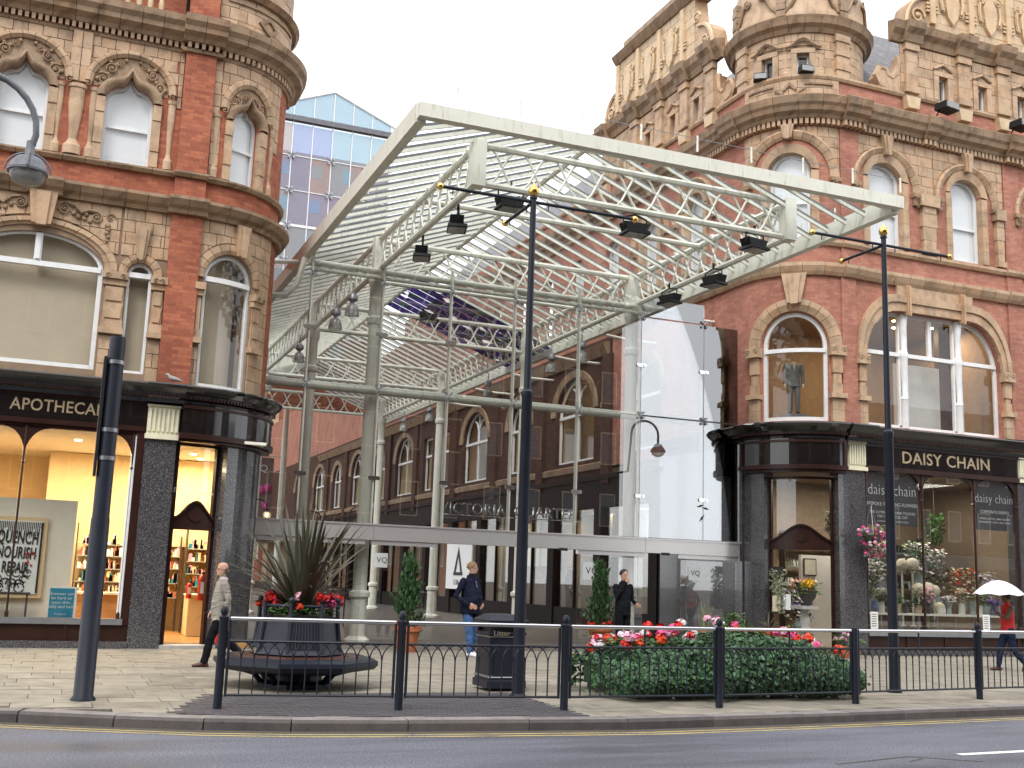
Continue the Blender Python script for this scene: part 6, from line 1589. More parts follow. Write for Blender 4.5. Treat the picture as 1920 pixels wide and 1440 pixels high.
def person(label, loc, rz, J, mats, scale=1., belly=0., hair=None, hairmat='hair_grey', extra=None, wide=1.):
    """faces local -Y. J: joints shoulder/elbow/hand (L,R), hip/knee/ankle, head; mats: skin, top, legs, shoes"""
    root = thing('person', label, 'person')
    mb = MB(); Z = []
    V = lambda q: Vector(q)
    lean = J.get('lean', 0.)
    tor = [(0, 0, .86, .16*wide, .115), (0, 0, .95, .178*wide, .13+belly*.6), (0, -belly*.45+lean*.1, 1.08, .175*wide, .13+belly), (0, -belly*.3+lean*.3, 1.22, .185*wide, .13+belly*.6), (0, lean*.6, 1.35, .195*wide, .125), (0, lean*.85, 1.43, .165*wide, .10), (0, lean, 1.49, .075, .07)]
    loft(mb, tor); 
    for a, b in zip(tor, tor[1:]): Z.append(('top' if a[2] > .93 else 'legs', V(a[:3]), V(b[:3]), (a[3]+a[4]+b[3]+b[4])/4))
    hd = V(J['head'])
    limb(mb, [(0, lean, 1.46), hd+V((0, .01, -.10))], [.062, .056]); Z.append(('skin', V((0, lean, 1.50)), hd+V((0, 0, -.1)), .055))
    # head: cranium, jaw, nose, ears (turned by J['turn'])
    tn = J.get('turn', 0.); rt = Matrix.Rotation(tn, 3, 'Z'); H = lambda x, y, z: tuple(hd + rt @ V((x, y, z)))
    k = len(mb.v); mb.lathe([(0, -.125), (.035, -.12), (.055, -.10), (.066, -.06), (.073, -.01), (.078, .04), (.074, .08), (.055, .11), (.03, .124), (0, .128)], tuple(hd), 16, 1., 1.18)
    for i in range(k, len(mb.v)):
        q = V(mb.v[i])-hd
        if q.z < -.05 and q.y > 0: q.y *= .45      # jaw set forward
        if -.02 < q.z < .03 and q.y < -.06: q.y += .006
        mb.v[i] = tuple(hd + rt @ q)
    limb(mb, [H(0, -.088, .012), H(0, -.104, -.022)], [.010, .015], 8); limb(mb, [H(0, -.074, -.075), H(0, -.085, -.092)], [.02, .018], 8)
    limb(mb, [H(-.018, -.088, -.052), H(.018, -.088, -.052)], [.008, .008], 6)
    for s_ in (-1, 1): limb(mb, [H(s_*.078, .012, .015), H(s_*.082, .014, -.02)], [.016, .012], 6); limb(mb, [H(s_*.018, -.088, .03), H(s_*.048, -.080, .034)], [.008, .008], 6)
    Z.append(('skin', hd+V((0, 0, -.09)), hd+V((0, 0, .09)), .075))
    for sd in ('L', 'R'):
        s_ = -1 if sd == 'R' else 1
        sh, el, ha = V((s_*.19*wide, lean*.8, 1.41)), V(J['elbow'+sd]), V(J['hand'+sd])
        limb(mb, [sh, (sh+el)/2, el, (el*.55+ha*.45), ha], [.072, .062, .052, .048, .040]); az = 'skin' if mats.get('bare') else 'top'; Z.append((az, sh+(el-sh)*(.25 if mats.get('bare') else 0), el, .06)); Z.append((az, el, ha-(ha-el).normalized()*.02, .045))
        d = (ha-el).normalized(); d = (d + V(J.get('curl'+sd, (0, 0, 0)))).normalized(); px = d.cross(V((0, 1, .1))).normalized() if abs(d.y) < .9 else d.cross(V((1, 0, 0))).normalized(); up = d.cross(px)
        pm = ha+d*.055; limb(mb, [ha+d*.015-px*.018, pm-px*.02], [.022, .022], 8); limb(mb, [ha+d*.015+px*.018, pm+px*.02], [.022, .022], 8)
        for fi, (o_, L) in enumerate(((-.033, .062), (-.011, .075), (.011, .072), (.033, .055))):
            b0 = ha+d*.085+px*o_; b1 = b0+(d*.8-up*.35).normalized()*L*.55; b2 = b1+(d*.35-up*.75).normalized()*L*.5; limb(mb, [b0, b1, b2], [.0105, .0095, .008], 6)
        b0 = ha+d*.03-px*.036; b1 = b0+(d*.6-px*.7).normalized()*.035; b2 = b1+(d*.9-px*.1-up*.3).normalized()*.03; limb(mb, [b0, b1, b2], [.013, .011, .009], 6)
        Z.append(('skin', ha+d*.02, ha+d*.16, .03))
        hp, kn, an = V((s_*.095, 0, .90)), V(J['knee'+sd]), V(J['ankle'+sd])
        limb(mb, [hp, (hp+kn)/2, kn, (kn+an)/2, an], [.108, .095, .075, .072, .066 if J.get('wideleg') else .05]); Z.append(('legs', hp, kn, .09)); Z.append(('legs', kn, an+V((0, 0, .02)), .065))
        toe = V(J.get('toe'+sd, (an.x, an.y-.17, an.z-.06))); heel = an+V((0, .045, -.05))
        if 'toe'+sd in J: heel = an+(an-toe).normalized()*.06+V((0, 0, -.02))
        limb(mb, [heel, (heel+toe)/2+V((0, 0, .012)), toe], [.042, .046, .034], 8); limb(mb, [an, (heel+an)/2], [.045, .045], 8); Z.append(('shoes', heel, toe, .055))
    if J.get('hem'): loft(mb, [(0, -belly*.2, .80, .19*wide, .135+belly*.6), (0, -belly*.3, .95, .192*wide, .14+belly*.8), (0, -belly*.4, 1.1, .185*wide, .14+belly)]); Z.append(('top', V((0, 0, .84)), V((0, 0, 1.1)), .2))
    tmp = mb.build('tmp', 'skin'); md = tmp.modifiers.new('r', 'REMESH'); md.mode = 'VOXEL'; md.voxel_size = .0095; md.use_smooth_shade = True
    sm = tmp.modifiers.new('s', 'SMOOTH'); sm.iterations = 2; sm.factor = .4
    me = bpy.data.meshes.new_from_object(tmp.evaluated_get(bpy.context.evaluated_depsgraph_get())); bpy.data.objects.remove(tmp)
    me.materials.clear(); names = ['skin', 'top', 'legs', 'shoes']
    for nm in names: me.materials.append(MATS[mats[nm]])
    idx = []
    for pl in me.polygons:
        c = pl.center; best = min(Z, key=lambda z: segd(c, z[1], z[2])-z[3]); idx.append(names.index(best[0]))
    from mathutils import noise as _nz
    cl = set()
    for pl, q in zip(me.polygons, idx):
        if q in (1, 2): cl.update(pl.vertices)
    NRM = [v_.normal.copy() for v_ in me.vertices]
    for vi in cl:
        v_ = me.vertices[vi]; c_ = v_.co.copy(); v_.co = c_ + NRM[vi]*(.011*_nz.noise(Vector((c_.x*9, c_.y*9, c_.z*15))) + .005*_nz.noise(c_*31))
    me.polygons.foreach_set('material_index', idx); me.polygons.foreach_set('use_smooth', [True]*len(idx))
    bo = bpy.data.objects.new('body', me); COL.objects.link(bo); bo.parent = root
    if hair:
        hb = MB(); n = 18; rows = []
        for i in range(9):
            ph = pi*.5*i/8*hair.get('down', 1.15)
            row = []
            for k_ in range(n):
                a = 2*pi*k_/n; front = max(0, -sin(a)); lim = hair.get('front', .55); p_ = ph*(1-front*(1-lim)); r = hair.get('r', .092)*(1+.04*sin(k_*5+i*3))
                row.append(hb.add(*H(r*sin(p_)*cos(a)*.98, r*1.16*sin(p_)*sin(a)+.004, .03+.108*cos(p_)+hair.get('lift', .0))))
            rows.append(row)
        for A, B in zip(rows[1:], rows[2:]):
            for k_ in range(n): hb.face(A[k_], A[(k_+1) % n], B[(k_+1) % n], B[k_])
        if not hair.get('bald'): hb.face(*rows[1])
        ho = hb.build('hair', hairmat, None, 60); sol = ho.modifiers.new('t', 'SOLIDIFY'); sol.thickness = .012; ho.parent = root
    if extra: extra(root, H)
    place(root, loc, rz, scale); return root
def straight(zk=.5): return dict(kneeL=(.10, -.02, .50), kneeR=(-.10, -.02, .50), ankleL=(.11, .02, .085), ankleR=(-.11, .02, .085))
def ex_bald(root, H):
    mb = MB()
    for s_ in (-1, 1): mb.tube([H(s_*.075, .045, .02), H(s_*.07, .07, -.02), H(s_*.04, .092, -.03), H(0, .098, -.02)], .018, 6)
    o = mb.build('hair', 'hair_grey', None, 60); o.parent = root
    mb = MB(); loft(mb, [(0, .0, 1.47, .085, .08), (0, -.005, 1.52, .07, .068)]); o = mb.build('collar', 'shirt_pink', None, 60); o.parent = root
person('balding person in a grey jacket and black trousers walking left past the corner door', (2.80, 19.9, 0), -pi/2,
       dict(head=(0, -.03, 1.645), lean=-.02, elbowL=(.25, .07, 1.14), handL=(.24, .02, .90), elbowR=(-.24, .03, 1.14), handR=(-.23, -.13, .93),
            kneeL=(.10, -.16, .50), ankleL=(.10, -.24, .085), kneeR=(-.09, .10, .48), ankleR=(-.09, .40, .20), toeR=(-.09, .30, .05), hem=1, wideleg=1),
       dict(skin='skin', top='jacket_grey', legs='trousers_black', shoes='shoe_brown'), .99, .03, extra=ex_bald, wide=1.02)
t = thing('carrier_bag', 'red carrier bag hanging from the hand of the walking person in grey', 'bag', (2.84, 20.05, .4))
mb = MB(); loft(mb, [(2.88, 20.1, .36, .10, .05), (2.88, 20.1, .42, .13, .07), (2.88, 20.1, .62, .10, .05), (2.87, 20.12, .76, .02, .015)], 10); mb.build('sack', 'red_cloth', t, 60)
mb = MB(); mb.tube([(2.87, 20.12, .74), (2.85, 20.15, .86)], .008, 5); mb.build('handle', 'red_cloth', t)
def ex_glasses(root, H):
    mb = MB()
    for s_ in (-1, 1): mb.tube([H(s_*(.034+.024*cos(a)), -.098, .012+.018*sin(a)) for a in [2*pi*i/10 for i in range(11)]], .003, 4); mb.tube([H(s_*.058, -.096, .014), H(s_*.08, .0, .014)], .003, 4)
    mb.tube([H(-.01, -.1, .014), H(.01, -.1, .014)], .003, 4); o = mb.build('glasses', 'grey_steel', None); o.parent = root
    mb = MB(); loft(mb, [(0, .0, 1.46, .10, .09), (0, .0, 1.53, .085, .078)]); o = mb.build('collar', 'jacket_navy', None, 60); o.parent = root
    mb = MB(); mb.tube([(0, -.20, .86), (0, -.215, 1.05), (0, -.17, 1.25), (0, -.12, 1.42)], .006, 5); o = mb.build('zip', 'grey_steel', None); o.parent = root
person('person in navy jacket, jeans and white trainers, hands in pockets, by the bin', (8.42, 22.8, 0), .55,
       dict(head=(0, -.02, 1.655), turn=.45, elbowL=(.36, .08, 1.12), handL=(.21, -.14, .97), elbowR=(-.36, .08, 1.12), handR=(-.21, -.14, .97), curlL=(-.6, 0, .0), curlR=(.6, 0, 0),
            kneeL=(.11, -.04, .49), ankleL=(.13, .0, .085), kneeR=(-.12, -.10, .49), ankleR=(-.14, -.14, .085), hem=1),
       dict(skin='skin', top='jacket_navy', legs='denim', shoes='shoe_white'), 1.11, .075, hair=dict(down=1.2, front=.5, r=.094), hairmat='hair_brown', extra=ex_glasses, wide=1.18)
def ex_cig(root, H):
    mb = MB(); mb.tube([H(.012, -.105, -.055), H(.03, -.17, -.06)], .004, 5); o = mb.build('cigarette', 'white_print', None); o.parent = root
    mb = MB(); loft(mb, [(0, .0, 1.46, .10, .09), (0, .0, 1.52, .085, .078)]); o = mb.build('collar', 'jacket_black', None, 60); o.parent = root
person('dark-haired person in a black jacket smoking, behind the flower bed', (12.75, 24.0, 0), .15,
       dict(head=(0, -.03, 1.645), turn=.15, elbowR=(-.27, -.10, 1.16), handR=(-.04, -.155, 1.50), elbowL=(.27, .02, 1.13), handL=(.22, -.2, 1.05), hem=1, **straight()),
       dict(skin='skin', top='jacket_black', legs='trousers_black', shoes='black'), 1.10, .01, hair=dict(down=1.15, front=.42, r=.094, lift=.012), hairmat='hair_black', extra=ex_cig)
person('person in a red top and jeans walking under a white umbrella at the right edge', (20.1, 19.4, 0), -pi/2-.35,
       dict(head=(0, -.02, 1.63), turn=.1, elbowL=(.22, -.12, 1.18), handL=(.16, -.34, 1.30), elbowR=(-.26, .08, 1.16), handR=(-.24, -.02, .95), curlL=(0, 0, 1.2),
            kneeL=(.08, .06, .48), ankleL=(.08, .34, .17), toeL=(.08, .27, .02), kneeR=(-.08, -.16, .50), ankleR=(-.08, -.22, .085)),
       dict(skin='skin_dark', top='red_cloth', legs='denim_dark', shoes='shoe_brown', bare=1), .98, .02, hair=dict(down=1.35, front=.5, r=.10), hairmat='hair_black', wide=.95)
t = thing('umbrella', 'small white umbrella held by the person in red', 'umbrella', (19.85, 19.3, 1.4)); uc = (19.72, 19.25, 0)
mb = MB(); R_, n = .56, 16; rows = []
for i in range(7):
    q = i/6; row = []
    for k in range(n):
        sc_ = 1-.05*(.5-.5*cos(2*pi*k/n*8)) if i else 1; r = R_*q*sc_; row.append(mb.add(uc[0]+r*cos(2*pi*k/n), uc[1]+r*sin(2*pi*k/n), 1.99-.30*q*q-(.0 if k % 2 else .03*q)))
    rows.append(row)
for A, B in zip(rows, rows[1:]):
    for k in range(n): mb.face(A[k], A[(k+1) % n], B[(k+1) % n], B[k])
o = mb.build('canopy', 'umbrella_white', t); so_ = o.modifiers.new('t', 'SOLIDIFY'); so_.thickness = .006
mb = MB(); mb.tube([(uc[0], uc[1], 2.04), (uc[0]+.02, uc[1], 1.30), (uc[0]+.03, uc[1], 1.22)], .009, 6); mb.build('shaft', 'grey_steel', t)
for k in range(8): a = 2*pi*k/8; mb = MB(); mb.tube([(uc[0], uc[1], 1.80), (uc[0]+.3*cos(a), uc[1]+.3*sin(a), 1.885)], .004, 4); mb.build('rib', 'grey_steel', t)
# ================================================================== left shop contents
t = thing('display_wall', 'white display wall behind the apothecary window', 'display', (-1, 25.3, .1))
mb = MB(); mb.box(-4, .36, 25.25, 25.4, .1, 2.95); mb.build('panel', 'white_wall', t)
mb = MB(); mb.box(.36, .42, 25.25, 25.6, .1, 2.95); mb.build('return_edge', 'white_wall', t)
t = thing('framed_poster', 'framed black and white poster reading quench nourish repair in the apothecary window', 'poster', (-.95, 25.15, 1.0))
mb = MB(); mb.box(-1.22, -.12, 25.16, 25.24, .92, 2.56); mb.build('frame', 'warm_wall', t)
mb = MB(); mb.box(-1.14, -.20, 25.14, 25.16, 1.0, 2.48); mb.build('sheet', 'white_print', t)
mb = MB(); rr = random.Random(3)
for i in range(26):      # drips and swirls of the drawing
    x = -1.1+.86*i/25; L = rr.uniform(.12, .4); mb.box(x-.008, x+.008, 25.132, 25.139, 2.46-L, 2.46)
for i in range(16):
    x, z, r = rr.uniform(-1.0, -.34), rr.choice((1.12, 1.2, 1.3, 1.42)) , rr.uniform(.05, .12)
    mb.ring(x, z, r*.75, r, 0, rr.uniform(3, 6), 25.132, 25.139, 8)
for x in (-1.12, -.22): mb.box(x-.02, x+.02, 25.132, 25.139, 1.02, 2.46)
stuff(mb.build('drawing', 'ink', t))
for s_, z, sz in (('QUENCH', 2.13, .36), ('NOURISH', 1.82, .33), ('REPAIR', 1.52, .31)): text(s_, sz, 'ink', t, (-.66, 25.128, z), (1, 0, -.03), (.03, 0, 1), 'lettering', .003, bold=.008, sx=.50)
mb = MB()
for i in range(10): mb.ball((rr.uniform(-.5, -.3), 25.13, rr.uniform(1.55, 1.85)), .025, 6)
stuff(mb.build('flower_dots', 'red_paint', t))
t = thing('counter_card', 'small blue card about summer skin on the apothecary window sill', 'sign', (.28, 24.5, .6))
mb = MB(); mb.box(.03, .56, 24.46, 24.49, .56, 1.18); mb.build('border', 'white_print', t)
mb = MB(); mb.box(.05, .51, 24.45, 24.46, .58, 1.15); mb.build('face', 'teal_print', t)
for i, s_ in enumerate(('Summer can', 'be hard on', 'your skin,', 'body and hair.')): text(s_, .085, 'white_print', t, (.28, 24.445, 1.04-.085*i), (1, 0, 0), (0, 0, 1), 'lettering', .001)
text('Protect it', .055, 'white_print', t, (.28, 24.445, .64), (1, 0, 0), (0, 0, 1), 'lettering', .001)
t = thing('display_stool', 'low metal display table at the left edge of the apothecary window', 'table', (-.75, 24.7, .58))
mb = MB(); mb.box(-1.5, -.32, 24.6, 25.0, 1.0, 1.04); mb.build('top', 'pipe_dark', t)
for x in (-1.45, -.37): mb = MB(); mb.box(x-.02, x+.02, 24.62, 24.66, .55, 1.0); mb.build('leg', 'pipe_dark', t)
def shelves(label, x0, x1, y, zs, parent=None, depth=.28, dens=.085, seed=1, cols=('cream_pale', 'white_print', 'terracotta_pot', 'petal_blush', 'teal_print', 'warm_wall', 'bench_wood')):
    t = thing('shelf_unit', label, 'shelves', ((x0+x1)/2, y, 0)); rr = random.Random(seed)
    for xu in (x0-.03, x1): mb = MB(); mb.box(xu, xu+.03, y, y+depth, .1, zs[-1]+.5); mb.build('upright', 'pipe_dark', t)
    for z in zs: mb = MB(); mb.box(x0, x1, y, y+depth, z-.015, z+.005); mb.build('shelf', 'shelf_glass', t)
    for ci, cm_ in enumerate(cols):
        mb = MB(); k = 0
        for z in zs:
            x = x0+.04
            while x < x1-.05:
                w_ = rr.uniform(.04, .09); h = rr.uniform(.08, .26)
                if rr.randrange(len(cols)) == ci and rr.random() < .85:
                    if rr.random() < .5: mb.box(x, x+w_, y+.04, y+.16, z+.006, z+h)
                    else: mb.lathe([(w_*.5, 0), (w_*.5, h*.7), (w_*.2, h*.78), (w_*.2, h)], (x+w_/2, y+.1, z+.006), 8)
                    k += 1
                x += w_*.6/len(cols)+.02
        if k: stuff(mb.build('stock', cm_, t))
    return t
shelves('glass shelves of bottles behind the apothecary counter', .55, 1.95, 28.5, (.95, 1.25, 1.55, 1.85, 2.12), seed=2)
shelves('glass shelves of bottles inside the corner doorway', 3.05, 3.9, 28.2, (.9, 1.2, 1.5, 1.8, 2.1), seed=5)
shelves('narrow shelf of jars left in the corner doorway', 2.45, 2.95, 28.9, (.9, 1.25, 1.6, 1.9), seed=7)
t = thing('shop_counter', 'pale wooden counter in the apothecary', 'counter', (1.1, 27.3, .1)); mb = MB(); mb.box(.5, 1.9, 27.1, 27.7, .1, .98); mb.build('body', 'wood_floor', t); mb = MB(); mb.box(.45, 1.95, 27.05, 27.75, .98, 1.03); mb.build('top', 'white_wall', t)
t = thing('till_counter', 'cream counter inside the corner doorway', 'counter', (3.3, 27.2, .1)); mb = MB(); mb.box(3.02, 3.95, 26.9, 27.8, .1, 1.0); mb.build('body', 'warm_wall', t); mb = MB(); mb.box(3.0, 3.97, 26.87, 27.83, 1.0, 1.04); mb.build('top', 'white_wall', t)
def extinguisher(label, x, y, z, s_=1.):
    t = thing('fire_extinguisher', label, 'extinguisher', (x, y, z)); c = (x, y, z)
    mb = MB(); mb.lathe([(.085*s_, 0), (.09*s_, .02), (.09*s_, .42*s_), (.07*s_, .48*s_), (.03*s_, .51*s_)], c, 14); mb.build('cylinder', 'red_paint', t, 40)
    mb = MB(); mb.lathe([(.03*s_, .5*s_), (.03*s_, .56*s_), (0, .57*s_)], c, 10); mb.tube([(x, y, z+.55*s_), (x+.08*s_, y-.03, z+.6*s_)], .01, 5); mb.build('valve', 'black', t)
    mb = MB(); mb.box(x-.05*s_, x+.05*s_, y-.095*s_, y-.088*s_, z+.14*s_, z+.36*s_); mb.build('label_plate', 'white_print', t)
extinguisher('red fire extinguisher on the jamb of the apothecary corner door', 3.12, 25.35, .95, 1.1); extinguisher('small red fire extinguisher deeper inside the apothecary', 3.0, 26.75, .95, .7)
# ================================================================== florist window posters and display
for x0, x1, z0, z1, L in ((20.08, 21.88, 3.42, 4.82, (('daisy chain', .42, 4.36), ('BESPOKE WEDDING FLOWERS', .135, 3.98), ('THE ULTIMATE FINISHING TOUCHES', .10, 3.76), ('FOR YOUR SPECIAL DAY', .10, 3.65), ('CHURCHES RECEPTIONS PRIVATE EVENTS', .06, 3.52))), (23.87, 25.34, 3.46, 4.82, (('daisy chain', .36, 4.34), ('CORPORATE EVENTS', .12, 3.97), ('OFFICES | HOTELS | BARS | SALONS', .075, 3.78), ('RESTAURANTS | SHOPS | SPAS | EVENTS', .07, 3.68)))):
    mb = MB(); mb.box(x0, x1, 24.07, 24.08, z0, z1); o = mb.build('window_poster', 'grey_print', RB)
    for s_, sz, z in L: text(s_, sz, 'white_print', o, ((x0+x1)/2, 24.064, z), (1, 0, 0), (0, 0, 1), 'lettering', .001, sx=.86 if sz > .2 else .9, bold=-.006 if sz > .2 else 0)
t = thing('window_shelf', 'white display shelf across the florist window', 'shelf', (22.7, 24.6, .66))
mb = MB(); mb.box(20.05, 25.3, 24.3, 24.9, 1.04, 1.09); mb.build('top', 'white_wall', t)
for i in range(9): x = 20.1+i*.64; mb = MB(); mb.box(x-.02, x+.02, 24.32, 24.36, .66, 1.04); mb.build('leg', 'grey_steel', t)
plain('vase_white', (.66, .65, .60), .3, var=.08); plain('vase_glass', (.30, .36, .36), .12); plain('vase_tan', (.42, .33, .20), .6); plain('vase_dark', (.05, .045, .05), .3); plain('vase_blue', (.16, .2, .34), .4); plain('wicker', (.62, .56, .42), .9, var=.35, scale=60, bump=.8)
VP = [[(.09, 0), (.11, .2), (.10, .25)], [(.06, 0), (.12, .12), (.08, .26), (.09, .3)], [(.1, 0), (.09, .34)], [(.08, 0), (.05, .1), (.1, .3), (.11, .32)], [(.12, 0), (.13, .14), (.12, .16)]]
vx = [('white cylinder vase', 2, 'vase_white'), ('round white bowl', 4, 'vase_white'), ('tan pot', 0, 'vase_tan'), ('blue-grey vase', 1, 'vase_blue'), ('glass vase', 3, 'vase_glass'), ('dark vase', 1, 'vase_dark'), ('striped white cylinder', 2, 'vase_white')]
rr = random.Random(9); kinds = ['petal_white', 'petal_cream', 'pale_leaf', 'fresh_leaf', 'petal_purple', 'ivy_leaf', 'petal_blush', 'conifer_leaf']
POS = ['at the left end of', 'second from left on', 'third from left on', 'fourth from left on', 'fifth from left on', 'sixth from left on', 'seventh from left on', 'eighth from left on', 'ninth from left on', 'tenth from left on', 'eleventh from left on', 'twelfth from left on', 'thirteenth from left on', 'at the right end of']
for i in range(14):
    nm, pk, mt = vx[(i*3+i//5) % 7]; x, y, z = 20.22+i*.385, 24.5+rr.uniform(-.08, .12), 1.09
    t = thing('vase', '%s %s the florist window shelf' % (nm, POS[i]), 'vase', (x, y, z), 'vases on the florist window shelf')
    s_ = rr.uniform(.85, 1.25); mb = MB(); mb.lathe([(r*s_, h*s_) for r, h in VP[pk]] + [(VP[pk][-1][0]*s_*.8, VP[pk][-1][1]*s_-.02), (0, .05)], (x, y, z), 14); mb.build('body', mt, t, 40)
    if i % 3 != 1:
        h0 = z+VP[pk][-1][1]*s_; mb = MB(); rad = rr.uniform(.12, .24); hh = rr.uniform(.1, .5); leafcloud(mb, 130, lambda: ((x+U(-rad, rad), y+U(-.15, .15), h0+U(-.03, hh)), (0, -.3, 1)), .075); stuff(mb.build('flowers', kinds[i % 8], t, norm=False))
        mb = MB(); leafcloud(mb, 60, lambda: ((x+U(-rad, rad), y+U(-.1, .1), h0+U(-.03, hh*.7)), (0, 0, 1)), .08); stuff(mb.build('leaves', 'geranium_leaf', t, norm=False))
for i, (x, y, z, r) in enumerate(((22.25, 25.2, 2.42, .17), (22.62, 25.2, 2.44, .19), (22.6, 24.95, 1.76, .17), (22.92, 24.95, 1.78, .18), (23.2, 25.0, 1.72, .17), (22.95, 24.55, 1.26, .16))):
    t = thing('wicker_ball', ['left cream wicker ball of the high pair in the florist window', 'right cream wicker ball of the high pair in the florist window', 'left cream wicker ball of the middle row in the florist window', 'centre cream wicker ball of the middle row in the florist window', 'right cream wicker ball of the middle row in the florist window', 'cream wicker ball lying on the florist shelf'][i], 'wicker ball', (x, y, z-r), 'wicker balls in the florist window')
    mb = MB(); mb.ball((x, y, z), r, 16); mb.build('ball', 'wicker', t, 60)
    if i < 5: mb = MB(); mb.lathe([(.10, .7), (.1, .74), (.03, .76), (.03, z-r-.06), (.09, z-r)], (x, y, 0), 10); mb.build('stand', 'vase_white', t, 40)
def bouquet(label, x, y, z, rx, h, cols, n=220, vase_='vase_glass'):
    t = thing('flower_arrangement', label, 'flowers', (x, y, z), 'flower arrangements inside the florist')
    mb = MB(); mb.lathe([(.12, 0), (.16, .3), (.13, .45), (.15, .5), (.12, .5), (0, .45)], (x, y, z), 12); mb.build('container', vase_, t, 40)
    for c_ in cols:
        mb = MB(); leafcloud(mb, 2*n//len(cols), lambda: ((lambda a, r, q: (x+r*cos(a), y+r*.6*sin(a), z+.5+q))(U(0, 6.3), rx*math.sqrt(rng.random()), h*rng.random()), (0, -.5, .8)), .11); stuff(mb.build('blooms', c_, t, norm=False))
for a in (('white hydrangea arrangement behind the left florist poster', 20.7, 25.2, 1.4, .4, .9, ('petal_white', 'petal_blush', 'ivy_leaf')), ('bushy green arrangement left of the pale pole in the florist window', 21.3, 25.4, 1.1, .45, 1.0, ('pale_leaf', 'petal_white', 'geranium_leaf')),
          ('purple arrangement low at the left of the florist window', 20.3, 25.0, .9, .3, .6, ('petal_purple', 'ivy_leaf')), ('lily arrangement above the wicker balls', 23.1, 25.5, 1.7, .45, .9, ('petal_white', 'fresh_leaf', 'geranium_leaf')), ('tall dark twig arrangement at the middle of the florist window', 22.2, 26.0, 1.6, .4, 1.0, ('phormium_leaf', 'petal_cream')),
          ('tall green arrangement beside the right florist mullion', 23.8, 25.6, 1.2, .4, 1.2, ('conifer_leaf', 'petal_white', 'pale_leaf')), ('mixed arrangement under the right florist poster', 24.5, 25.3, 1.0, .45, .9, ('geranium_leaf', 'petal_orange', 'petal_cream')), ('grey-green arrangement at the right edge of the florist window', 25.1, 25.0, 1.0, .35, .8, ('pale_leaf', 'petal_white')),
          ('basket of purple and cream flowers inside the florist door', 19.0, 25.6, .3, .45, .8, ('petal_purple', 'petal_cream', 'ivy_leaf')), ('dark foliage display right inside the florist door', 19.4, 25.9, .9, .4, .5, ('petal_cream', 'conifer_leaf', 'petal_orange'))): bouquet(*a)
shelves('back wall shelves of jars and vases left in the florist', 20.2, 22.3, 27.8, (1.2, 1.75, 2.3, 2.85), seed=11, cols=('vase_white', 'vase_dark', 'vase_tan', 'pale_leaf', 'vase_glass')); shelves('back wall shelves of jars and vases right in the florist', 22.9, 25.4, 27.8, (1.2, 1.75, 2.3, 2.85), seed=12, cols=('vase_white', 'vase_dark', 'vase_glass', 'geranium_leaf', 'vase_blue'))
for i, (x, y, z, L_) in enumerate(((20.9, 26.4, 3.2, .7), (22.8, 26.6, 3.3, .8), (24.4, 26.2, 3.1, .9))):
    t = thing('hanging_foliage', ['left', 'middle', 'right'][i]+' bunch of dried foliage hanging from the florist ceiling', 'foliage', (x, y, z), 'hanging bunches in the florist'); mb = MB(); leafcloud(mb, 220, lambda: ((x+U(-.25, .25), y+U(-.2, .2), z+L_*rng.random()), (0, -.5, -.3)), .12); stuff(mb.build('leaves', ('phormium_leaf', 'pale_leaf', 'geranium_leaf')[i], t, norm=False)); mb = MB(); mb.tube([(x, y, z+L_), (x, y, 4.85)], .01, 4); mb.build('cord', 'pipe_dark', t)
t = thing('wall_picture', 'small framed picture on the white wall inside the florist door', 'picture', (19.9, 26.15, 2.0)); mb = MB(); mb.box(19.62, 20.05, 26.16, 26.19, 2.02, 2.5); mb.build('frame', 'pipe_dark', t); mb = MB(); mb.box(19.65, 20.02, 26.15, 26.16, 2.05, 2.47); mb.build('print', 'cream_pale', t)
for i, (x, z, mt, lb) in enumerate(((17.62, 1.25, 'petal_cream', 'pale green notice on the florist door'), (17.95, 1.3, 'white_print', 'white notice on the florist door'))):
    t = thing('door_notice', lb, 'notice', (x, 24.68, z)); mb = MB(); mb.box(x-.12, x+.12, 24.66, 24.67, z-.2, z+.2); mb.build('sheet', mt, t)
for x, lb in ((20.2, 'white price card at the left of the florist window'), (24.05, 'white price card behind the right railing post')):
    t = thing('price_card', lb, 'sign', (x, 23.98, .68)); mb = MB(); mb.box(x-.12, x+.12, 23.96, 23.975, .68, 1.12); mb.build('card', 'white_print', t)
    mb = MB()
    for k in range(6): mb.box(x-.09, x+.07, 23.953, 23.959, .75+k*.06, .765+k*.06)
    stuff(mb.build('print_lines', 'ink', t))
